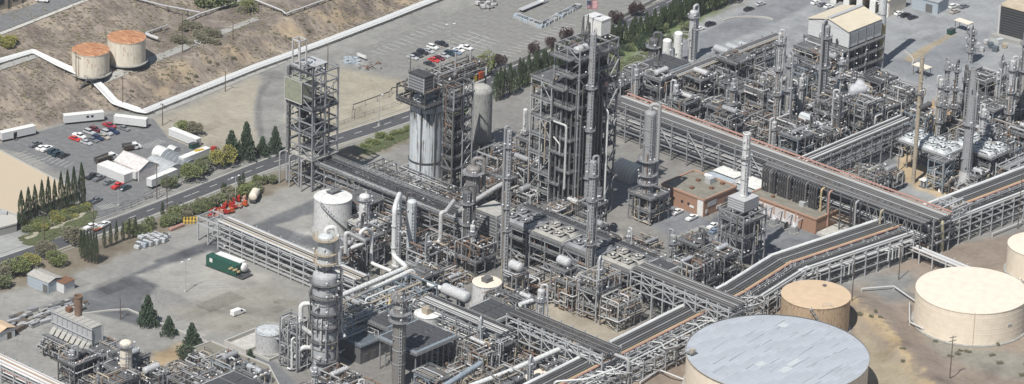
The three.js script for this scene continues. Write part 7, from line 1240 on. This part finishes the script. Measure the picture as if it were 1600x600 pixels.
// ---------------------------------------------------------------- lower left unit
{
  const c = G(112, 560), t = thing('furnace', 'long furnace of grey panels with cream hoppers at the lower left', 'furnace', world(c[0], c[1]), headE2), L = 19;
  for (let i = 0; i < 8; i++) { box(t, 'panel_module', M.steelPale, -8.3 + i * 2.4, 11, -2.5, 2.1, 5.6, 4.4); box(t, 'module_cap', M.deck, -8.3 + i * 2.4, 13.9, -2.5, 2.2, 0.25, 4.5); const s = box(t, 'hopper_panel', M.deck, -8.3 + i * 2.4, 7.3, 0.6, 1.8, 0.3, 2.6); s.rotation.x = 0.8; }
  for (let i = 0; i < 9; i++) { slab(t, 'post', M.steelPale, -9.5 + i * 2.4, 0, -0.2, 0.3, 13.8, 0.3); slab(t, 'post', M.steelPale, -9.5 + i * 2.4, 0, -4.9, 0.3, 13.8, 0.3); }
  for (const y of [6, 10, 13.6]) box(t, 'rail_beam', M.steelPale, 0, y, 0, L + 1, 0.3, 0.25); part(t, 'base_box', gWall(L, 6, 5), M.steelMid, 0, 3, -2.5);
  box(t, 'walkway', M.grate, 0, 6.1, 2.6, L + 2, 0.15, 2); part(t, 'handrail', gRail([[-10.5, 3.6], [10.5, 3.6]], 6.2, false), M.steelPale); for (let i = 0; i < 6; i++) slab(t, 'leg', M.steel, -9.5 + i * 3.8, 0, 3.4, 0.3, 6, 0.3);
  jungle(t, -10, 11, 0.6, 6, 1, 6, 26, 91, 0.14, 0.4, FJ); lathe(t, 'stack', M.pipeRust, [[1.2, 13.8], [1.4, 20.5], [1.55, 20.5], [1.55, 21], [1.2, 21], [1.1, 19], [0, 19]], 18, 9).position.set(-1, 0, -4); box(t, 'fan_box', M.rust, -5, 14.8, -3.6, 2, 1.6, 1.6);
}
unitBlock(-222, -196, 4, 34, 301, 10.5, { lab: 'in front of the panelled furnace', grp: 'in front of the panelled furnace', h: [5, 9], jung: 20, jm: FJ, m: FM, lamp: 12, cols: 0.1 });
unitBlock(-196, -176, 26, 60, 302, 10.5, { lab: 'below the white stubby column', grp: 'below the stubby column', h: [4, 8], jung: 18, jm: FJ, m: FM, lamp: 10, cols: 0.1 });
column('stubby white and rust column with a caged top at the lower left', ...G(197, 606), 2.0, 16, { m: M.rustTank, plats: [[0.97, 1], [0.4, 1.2]], over: false, bands: 2 });
cooler('brown grey louvred roof beside the panelled furnace', ...G(165, 580, 5), 7, 1, 1, 6, 6, { fans: false });
rack('pipe_rack', 'pale and pinkish pipe rack in the lower left corner', -228, -50, 110, 6.5, { lv: [3.5, 6], tiers: [[7, [['pipeWhite', 0.3], ['pipePale', 0.25], ['pipePink', 0.2]]], [9, [['pipePale', 0.25], ['pipePink', 0.2], ['pipeWhite', 0.35], ['pipeTan', 0.25], ['pipePink', 0.18], ['pipeWhite', 0.3]]]], turn: headE2, m: M.steelPale, seed: 310 });
polyBuilding('flat_building', 'low flat grey roofed building beside the dark round bush', [[300, 545], [330, 534], [420, 572], [440, 610], [380, 612]], 4.2, M.concretePale, M.flatRoof, { trim: M.concretePale });
cooler('wide grey louvred cooler in front of the flat roofed building', ...G(318, 604, 7), 7, 2, 3, 7, 6, { fans: false, m: M.steelPale, deckM: M.steelMid });
frame('pipe_stand', 'low pipe stand next to the wide louvred cooler', 'stand', ...G(262, 618), { nx: 2, nz: 2, dx: 7, dz: 6, lv: [4, 7], decks: [], seed: 312, jung: 34, jm: FJ, lampN: 10 });
{ const c = P(392, 536), t = thing('concrete_basin', 'low white walled concrete basin at the yard corner', 'basin', c, GRID); for (const [x, z, w, d] of [[0, -5, 14, 0.5], [0, 5, 14, 0.5], [-7, 0, 0.5, 10.5], [7, 0, 0.5, 10.5]]) slab(t, 'wall', M.concretePale, x, 0, z, w, 1.6, d); slab(t, 'slab', M.concretePale, 0, 0, 0, 13.4, 0.3, 9.4); }
// kerb walls of the lower yard
{ const t = thing('kerb_wall', 'low concrete kerb running past the three conifers', 'kerb', V(0, 0, 0), 0), l = [[0, 512], [60, 500], [170, 486], [200, 484], [250, 505], [310, 530], [345, 545]].map((q) => P(...q)); for (let i = 0; i + 1 < l.length; i++) beam(t, 'kerb_stone', M.concretePale, l[i].clone().setY(0.25), l[i + 1].clone().setY(0.25), 0.5, 0.5); }

// ---------------------------------------------------------------- yard
{ // green trailer with white tank top
  const s = between([325, 415], [380, 436]), t = thing('tank_trailer', 'dark green box trailer carrying a long white tank and orange hose gear', 'trailer', s.c.clone().add(V(0.6, 0, -1.6)), s.turn); t.scale.setScalar(1.15); part(t, 'body', gWall(12, 3.4, 2.8), M.greenPaint, -0.6, 2.1, 0.9); box(t, 'chassis', M.steelDark, 0.6, 0.35, 0, 15, 0.3, 4.6); const g = gLathe([...dome(1.4, 5.2, 0.4).map(([x, y]) => [x, -y]).reverse(), ...dome(1.4, 5.2, 0.4)], 18, 4); g.rotateZ(Math.PI / 2); part(t, 'tank', g, M.whiteClean, 0.6, 2.3, -1.2); box(t, 'roof', M.whiteClean, 0, 3.9, -1.2, 10, 0.15, 2.4); box(t, 'logo_panel', M.whiteClean, -4.6, 2.7, 2.33, 1.1, 1.2, 0.06); for (let i = 0; i < 8; i++) box(t, 'hose_gear', M.pipeYellow, 3 + i * 0.55, 2.3 + (i % 3) * 0.3, 2.4, 0.4, 0.5, 0.5); for (const z of [-1.6, 1.6]) for (const x of [-6, -4.8]) part(t, 'wheel', wheelG, M.tyre, x, 0.4, z);
}
for (const [l, pts] of [['white arched kerb in the far paved yard', [[1130, 33], [1150, 28], [1175, 27], [1200, 29], [1208, 32]]], ['curved white kerb by the cream canopy', [[1414, 82], [1422, 88], [1427, 96], [1425, 102]]]]) { const t = thing('kerb_arc', l, 'kerb', V(0, 0, 0), 0), c = new THREE.CatmullRomCurve3(pts.map((q) => P(...q))).getPoints(12); for (let i = 0; i < 12; i++) beam(t, 'kerb_stone', M.concretePale, c[i].clone().setY(0.3), c[i + 1].clone().setY(0.3), 0.5, 0.6); }
for (const [x, y] of [[0, 0], [1, 0], [2, 0], [0, 1], [1, 1], [2, 1], [3, 1], [1, 2], [2, 2], [3, 2], [0, 2], [4, 1], [4, 2]]) { const t = thing('wrapped_pallet', 'pallet of goods wrapped in pale sheet on the yard edge', 'pallet', P(222 + x * 10 - y * 3, 376 + y * 6 - x * 2.5), GRID + R0() * 0.3, 'wrapped pallets on the yard edge'); slab(t, 'pallet_base', M.wood, 0, 0, 0, 2.6, 0.2, 2.2); slab(t, 'wrap', M[pick(['corrBlue', 'whitePale', 'steelPale', 'whitePale'])], 0, 0.2, 0, 2.5, rnd(1, 1.8), 2.1); slab(t, 'strap', M.steelMid, 0, 0.2, 0, 0.2, 1.9, 2.2); }
for (let i = 0; i < 9; i++) { const t = thing('yellow_barrel', 'yellow barrel in the cluster by the empty gantry', 'barrel', P(288 + (i % 5) * 5, 344 + Math.floor(i / 5) * 5), 0, 'yellow barrels by the gantry'); lathe(t, 'drum_body', M.yellow, [[0.42, 0], [0.42, 1.1], [0.38, 1.2], [0, 1.2]], 12); lathe(t, 'hoop', M.pipeYellow, [[0.42, 0.5], [0.46, 0.54], [0.46, 0.62], [0.42, 0.66]], 12); }
for (let i = 0; i < 5; i++) { const t = thing('pink_pallet', 'low pallet of pinkish bags beside the wrapped pallets', 'pallet', P(268 + i * 4, 360 - i * 1.6), GRID, 'pinkish pallets'); slab(t, 'pallet_base', M.wood, 0, 0, 0, 1.6, 0.2, 1.4); slab(t, 'bags', M.pipePink, 0, 0.2, 0, 1.5, 0.7, 1.3); }
for (let i = 0; i < 16; i++) { const t = thing('lift_machine', 'small red lift machine in the equipment line behind the yard', 'machine', P(332 + (i % 8) * 7 + rnd(-2, 2), 340 - (i % 8) * 3 + Math.floor(i / 8) * 8 - 6 + rnd(-2, 2)), R0() * 3, 'red machines behind the yard'); const m = M[pick(['red', 'orangeRed', 'red', 'pipePink'])]; slab(t, 'chassis', m, 0, 0.5, 0, 2.4, 0.6, 1.3); slab(t, 'basket', m, -0.3, 1.1, 0, 1.2, rnd(0.5, 1.2), 1); beam(t, 'arm', M[pick(['orangeRed', 'steelPale'])], V(-0.8, 1.1, 0), V(1.4, 2.1, 0), 0.25); for (const x of [-0.8, 0.8]) for (const z of [-0.6, 0.6]) part(t, 'wheel', wheelG, M.tyre, x, 0.36, z); }
{ const t = thing('water_truck', 'white tank truck with a black body parked by the coker tower', 'truck', P(398, 312), headE1 + 0.6); const g = gLathe([...dome(1.5, 2.4, 0.4).map(([x, y]) => [x, -y]).reverse(), ...dome(1.5, 2.4, 0.4)], 16, 4); g.rotateZ(Math.PI / 2); part(t, 'tank', g, M.creamRoof, -1, 2.6, 0); box(t, 'chassis', M.steelDark, 0, 0.9, 0, 8, 0.7, 2.2); part(t, 'cab', prof([[-0.9, 0.7], [-0.9, 2.7], [0.6, 2.7], [1.1, 1.6], [1.1, 0.7]], 2.2), paint('white'), 3, 0, 0); part(t, 'window', prof([[-0.5, 1.7], [-0.5, 2.5], [0.5, 2.5], [0.9, 1.7]], 2.26, 0.02), M.glassDark, 3, 0, 0); for (const x of [-2.8, -1.6, 3]) for (const z of [-1, 1]) { const w = part(t, 'wheel', wheelG, M.tyre, x, 0.5, z); w.scale.set(1.4, 1.4, 1.3); } }
lampPost('lamp post with two heads alone on the open yard', P(290, 456), tall(290, 456, 407)); lampPost('white twin lamp post at the roadside hedge above the red machines', P(368, 316), tall(368, 316, 276)); pole('bare dark pole on a pale block by the conifers', P(188, 499), tall(188, 499, 466), { arms: 0 });
for (const [x, a, b, d] of [[245, 311, 256, 'beside the lot sign'], [261, 331, 272, 'in the hedge below the box trailers'], [146, 364, 325, 'behind the white pickups'], [69, 376, 331, 'on the garden slope'], [192, 168, 120, 'near the pipeline foot']]) pole(`brown timber pole ${d}`, P(x, a), tall(x, a, b), { arms: 1 });
for (const [x, a, b] of [[592, 196, 150], [185, 322, 298]]) lampPost(x > 500 ? 'slim lamp post on the verge beside the dirt lot barrier' : 'slim lamp post at the corner of the western lot', P(x, a), tall(x, a, b), { heads: [1] });
// shed and junk
{ const t = thing('corrugated_shed', 'pale corrugated shed with a double pitched roof among dry trees', 'shed', P(70, 448), headE2 + 0.05); part(t, 'wall', gWall(10, 4, 6.5), M.corrBlue, 0, 2, 0); part(t, 'lean_to', gWall(4, 3.4, 5), M.corrWhite, 6.5, 1.7, -3.2); for (const s of [-1, 1]) { const o = box(t, 'roof_slope', M.deck, 0, 4.45, s * 1.65, 10.5, 0.15, 3.6); o.rotation.x = s * 0.25; } box(t, 'rust_roof', M.rust, 6.5, 3.5, -3.2, 4.6, 0.15, 5.4); box(t, 'door', M.steelMid, 3.6, 1.5, 3.3, 2.2, 2.8, 0.1); }
{ const t = thing('tan_hut', 'white hut with an orange tan roof at the edge of the lumber', 'hut', P(0, 526), GRID); part(t, 'wall', gWall(7, 3.6, 7), M.corrWhite, 0, 1.8, 0); for (const s of [-1, 1]) { const o = box(t, 'roof_slope', M.orangeRoof, s * 1.9, 4.1, 0, 4.1, 0.15, 7.6); o.rotation.z = -s * 0.27; } box(t, 'door', M.wood, 1, 1.3, 3.52, 1.8, 2.4, 0.1); }
for (let i = 0; i < 64; i++) { const u = R0(), v = R0(), x = lerp(12, 128, u), y = lerp(498, 466, u) + v * 24; const t = thing('lumber_stack', 'weathered grey stack of timber in the lower yard', 'lumber', P(x, y), GRID + rnd(-0.2, 0.3), 'timber stacks in the lower yard'), L = rnd(2, 6); for (let k = 0; k < 3; k++) slab(t, 'plank_bundle', M[pick(['steelMid', 'steel', 'concrete', 'wood', 'steelPale'])], rnd(-0.2, 0.2), k * 0.5, 0, L, 0.46, rnd(0.9, 1.5)); }
// ---------------------------------------------------------------- trees and hedges
for (const [x, b, tp, w] of [[32, 344, 300, 1.25], [43, 338, 295, 1.2], [53, 333, 291, 1.1], [64, 330, 284, 1.1], [74, 327, 279, 1.1], [84, 324, 282, 0.9], [94, 322, 271, 1.1], [104, 319, 268, 1.1], [114, 317, 263, 1.15], [126, 313, 257, 1.3]]) tree('cypress', 'slender cypress in the row along the tan roofed building', P(x + 2, b + 12), tall(x, b + 12, tp), w * 1.35, { group: 'cypress row by the tan roof' });
for (const [x, b, tp, w] of [[127, 404, 361, 1], [132, 408, 361, 1], [137, 410, 360, 1], [142, 411, 361, 1], [147, 412, 363, 1], [151, 413, 366, 1]]) tree('cypress', 'slender cypress in the tight clump at the yard entrance', P(x, b), tall(x, b, tp), w, { group: 'cypress clump at the yard entrance' });
for (const [x, b, tp] of [[163, 388, 356], [173, 385, 351], [182, 381, 346], [192, 377, 347], [202, 374, 342], [212, 370, 340], [254, 341, 316], [348, 303, 285], [352, 302, 286], [374, 294, 272], [380, 292, 270]]) tree('cypress', 'small cypress in the hedge between yard and road', P(x, b), tall(x, b, tp), 0.85, { group: 'small cypresses in the roadside hedge' });
{
  const line = [[776, 158], [806, 145], [853, 124], [905, 100], [958, 78], [1010, 58], [1062, 38], [1150, 2], [1200, -18]].map((q) => P(...q)); let acc = 0;
  for (let i = 0; i + 1 < line.length; i++) { const l = line[i].distanceTo(line[i + 1]), d = line[i + 1].clone().sub(line[i]).normalize(); for (; acc < l; acc += rnd(1.9, 2.7)) { const p = line[i].clone().addScaledVector(d, acc).add(V(rnd(-1, 1), 0, rnd(-1.5, 1.5))); const s = (i === 4 || i === 5) ? rnd(9, 11) : rnd(10.5, 13.5); if (R0() < 0.93) tree('cypress', 'dark cypress in the long screen beside the main road', p, s, rnd(1.5, 2.0), { group: 'long cypress screen along the road' }); } acc -= l; }
  for (let i = 0; i < 26; i++) { const u = R0(), p = line[3].clone().lerp(line[6], u).add(V(rnd(-2, 6), 0, rnd(2, 9))); tree('shrub', 'leafy green shrub at the foot of the cypress screen', p, rnd(2, 4.5), rnd(1.8, 3.2), { group: 'shrubs under the cypress screen', leaf: pick([LEAF.shrub, LEAF.conifer, LEAF.cypress]) }); }
  for (let i = 0; i < 14; i++) { const p = line[6].clone().lerp(line[8], R0()).add(V(rnd(-8, 2), 0, rnd(-12, -3))); tree('cypress', 'tall dark cypress in the dense stand by the lawn', p, rnd(11, 15), rnd(1.1, 1.5), { group: 'dense cypress stand by the lawn' }); }
}
for (const [x, y, h, r, l] of [[836, 86, 5.2, 3.2, 'between the lot and the cypress screen'], [860, 76, 4.8, 2.7, 'beside the guard wall'], [884, 62, 5.2, 3.2, 'behind the main tower'], [962, 36, 5.2, 3.2, 'by the guard wall past the tower'], [994, 24, 5.8, 3.6, 'furthest along the guard wall'], [781, 106, 5.6, 3.2, 'next to the olive tree']]) tree('broad', `dark plum leaved tree ${l}`, P(x, y), h, r, { leaf: LEAF.plum, name: 'plum_tree' });
tree('broad', 'round olive green tree beside the silo tops', P(762, 116), 8.5, 5.2, { leaf: LEAF.broad });
for (let i = 0; i < 52; i++) { const u = R0(), x = lerp(38, 142, u), y = lerp(356, 318, u) + rnd(-4, 16) * (1 - u * 0.3); tree('shrub', 'yellowish green garden shrub below the cypress row', P(x, y), rnd(1.3, 2.8), rnd(1.6, 2.6), { group: 'garden shrubs below the cypress row', leaf: pick([LEAF.yellow, LEAF.broad, LEAF.shrub, LEAF.shrub]) }); }
{ const gm = new THREE.InstancedMesh(shrubG[0], LEAF.shrub, 2600), o = new THREE.Object3D(), r = rng(12); gm.name = 'ground_cover'; gm.userData.kind = 'stuff'; const zs = [[[[30, 372], [150, 330], [146, 346], [60, 384], [40, 382]], 1700], [[[570, 232], [650, 200], [655, 208], [575, 244]], 260], [[[905, 128], [1080, 44], [1090, 52], [930, 134]], 640]]; let n = 0; for (const [poly, c] of zs) { const q = zone(poly, 0.5); for (let i = 0; i < c;) { const x = lerp(q.x0, q.x1, r()), z = lerp(q.z0, q.z1, r()); if (inZone(q, x, z) < 0.5) continue; o.position.set(x, -0.1, z); o.rotation.y = r() * 6; const s = 0.4 + r() * 0.7; o.scale.set(s, s * 0.5, s); o.updateMatrix(); gm.setMatrixAt(n++, o.matrix); i++; } } gm.count = n; sh(gm); gm.userData.label = 'low green ground cover on the garden slope and verges'; scene.add(gm); }
{ const l = [[40, 374], [54, 369], [58, 362], [72, 359], [92, 355], [100, 348], [122, 341], [132, 333], [146, 329]].map((q) => P(...q)), c = new THREE.CatmullRomCurve3(l), pts = c.getPoints(50), pos = [], idx = []; pts.forEach((p, i) => { const d = c.getTangent(i / 50), s = V(-d.z, 0, d.x).multiplyScalar(0.9); pos.push(p.x + s.x, 0.35, p.z + s.z, p.x - s.x, 0.35, p.z - s.z); if (i) { const k = i * 2; idx.push(k - 2, k, k - 1, k - 1, k, k + 1); } }); const g = new THREE.BufferGeometry(); g.setAttribute('position', new THREE.Float32BufferAttribute(pos, 3)); g.setAttribute('uv', new THREE.Float32BufferAttribute(new Array(pos.length / 3 * 2).fill(0).map((_, i) => i * 0.1), 2)); g.setIndex(idx); g.computeVertexNormals(); if (g.attributes.normal.getY(0) < 0) { g.index.array.reverse(); g.computeVertexNormals(); } struct('garden_path', g, M.path); }
for (let i = 0; i < 60; i++) { const u = R0(), x = lerp(205, 425, u), y = lerp(366, 286, u) + rnd(-7, 9); tree('shrub', 'bushy olive shrub in the hedge between yard and road', P(x, y), rnd(2, 4.2), rnd(2, 3.4), { group: 'olive hedge between yard and road', leaf: pick([LEAF.shrub, LEAF.shrub, LEAF.broad, LEAF.dry]) }); }
for (const [x, y, h, r, lf, l] of [[10, 432, 5, 4.5, 'dry', 'beside the road in the lower corner'], [28, 428, 6, 5, 'broad', 'behind the pale shed'], [48, 418, 5, 4, 'yellow', 'between the shed and the road'], [72, 402, 6, 4.5, 'dry', 'above the pale shed by the road'], [88, 414, 5, 4, 'broad', 'next to the pale shed roof'], [112, 382, 6.5, 4.8, 'dry', 'at the roadside above the cypress clump'], [2, 448, 4.5, 4, 'shrub', 'low down by the lumber']]) tree('broad', `loose ${lf === 'dry' ? 'dry grey' : 'olive'} tree ${l}`, P(x, y), h, r, { leaf: LEAF[lf] });
for (const [x, y, h, r, lf, l] of [[298, 284, 7, 4.6, 'broad', 'beside the trailer closest to the road'], [320, 272, 6.5, 4.4, 'shrub', 'between the yellow gear trailer and the road'], [348, 260, 8, 5.2, 'yellow', 'below the conifers by the road'], [286, 206, 4.5, 3.6, 'broad', 'behind the long white container'], [304, 212, 5.5, 3.6, 'dry', 'at the corner of the long white container'], [264, 292, 4.5, 3.6, 'shrub', 'under the timber pole by the road']]) tree('broad', `rounded ${lf === 'dry' ? 'bare grey' : lf === 'yellow' ? 'yellow green' : 'olive green'} tree ${l}`, P(x, y), h, r, { leaf: LEAF[lf] });
for (const [x, b, tp, r, l] of [[231, 509, 458, 3.4, 'tallest conifer of the three by the kerb'], [264, 524, 492, 2.6, 'smallest conifer between two others by the kerb'], [300, 540, 502, 2.9, 'conifer nearest the flat roofed building'], [385, 250, 188, 3.6, 'tall ragged conifer beside the yellow green tree'], [362, 248, 202, 3.6, 'dense conifer next to the tall ragged one'], [430, 240, 196, 2.8, 'dark conifer at the foot of the coker tower'], [410, 244, 212, 2.6, 'small conifer by the access road beside the coker tower'], [391, 560, 544, 1.4, 'tiny conifer by the flat roofed building']]) tree('conifer', l, P(x, b), tall(x, b, tp), r * 1.15);
tree('broad', 'round very dark bush by the flat roofed building', P(290, 566), 6, 3.8, { leaf: LEAF.conifer, name: 'dark_bush' });
for (let i = 0; i < 10; i++) tree('shrub', 'green shrub on the verge beside the big silo', P(rnd(565, 640), 0).setY(0).copy(P(lerp(570, 645, i / 10), lerp(226, 200, i / 10) + rnd(-3, 6))), rnd(1.2, 2.4), rnd(1.4, 2.2), { group: 'verge shrubs beside the big silo', leaf: LEAF.broad });
renderer.render(scene, camera);
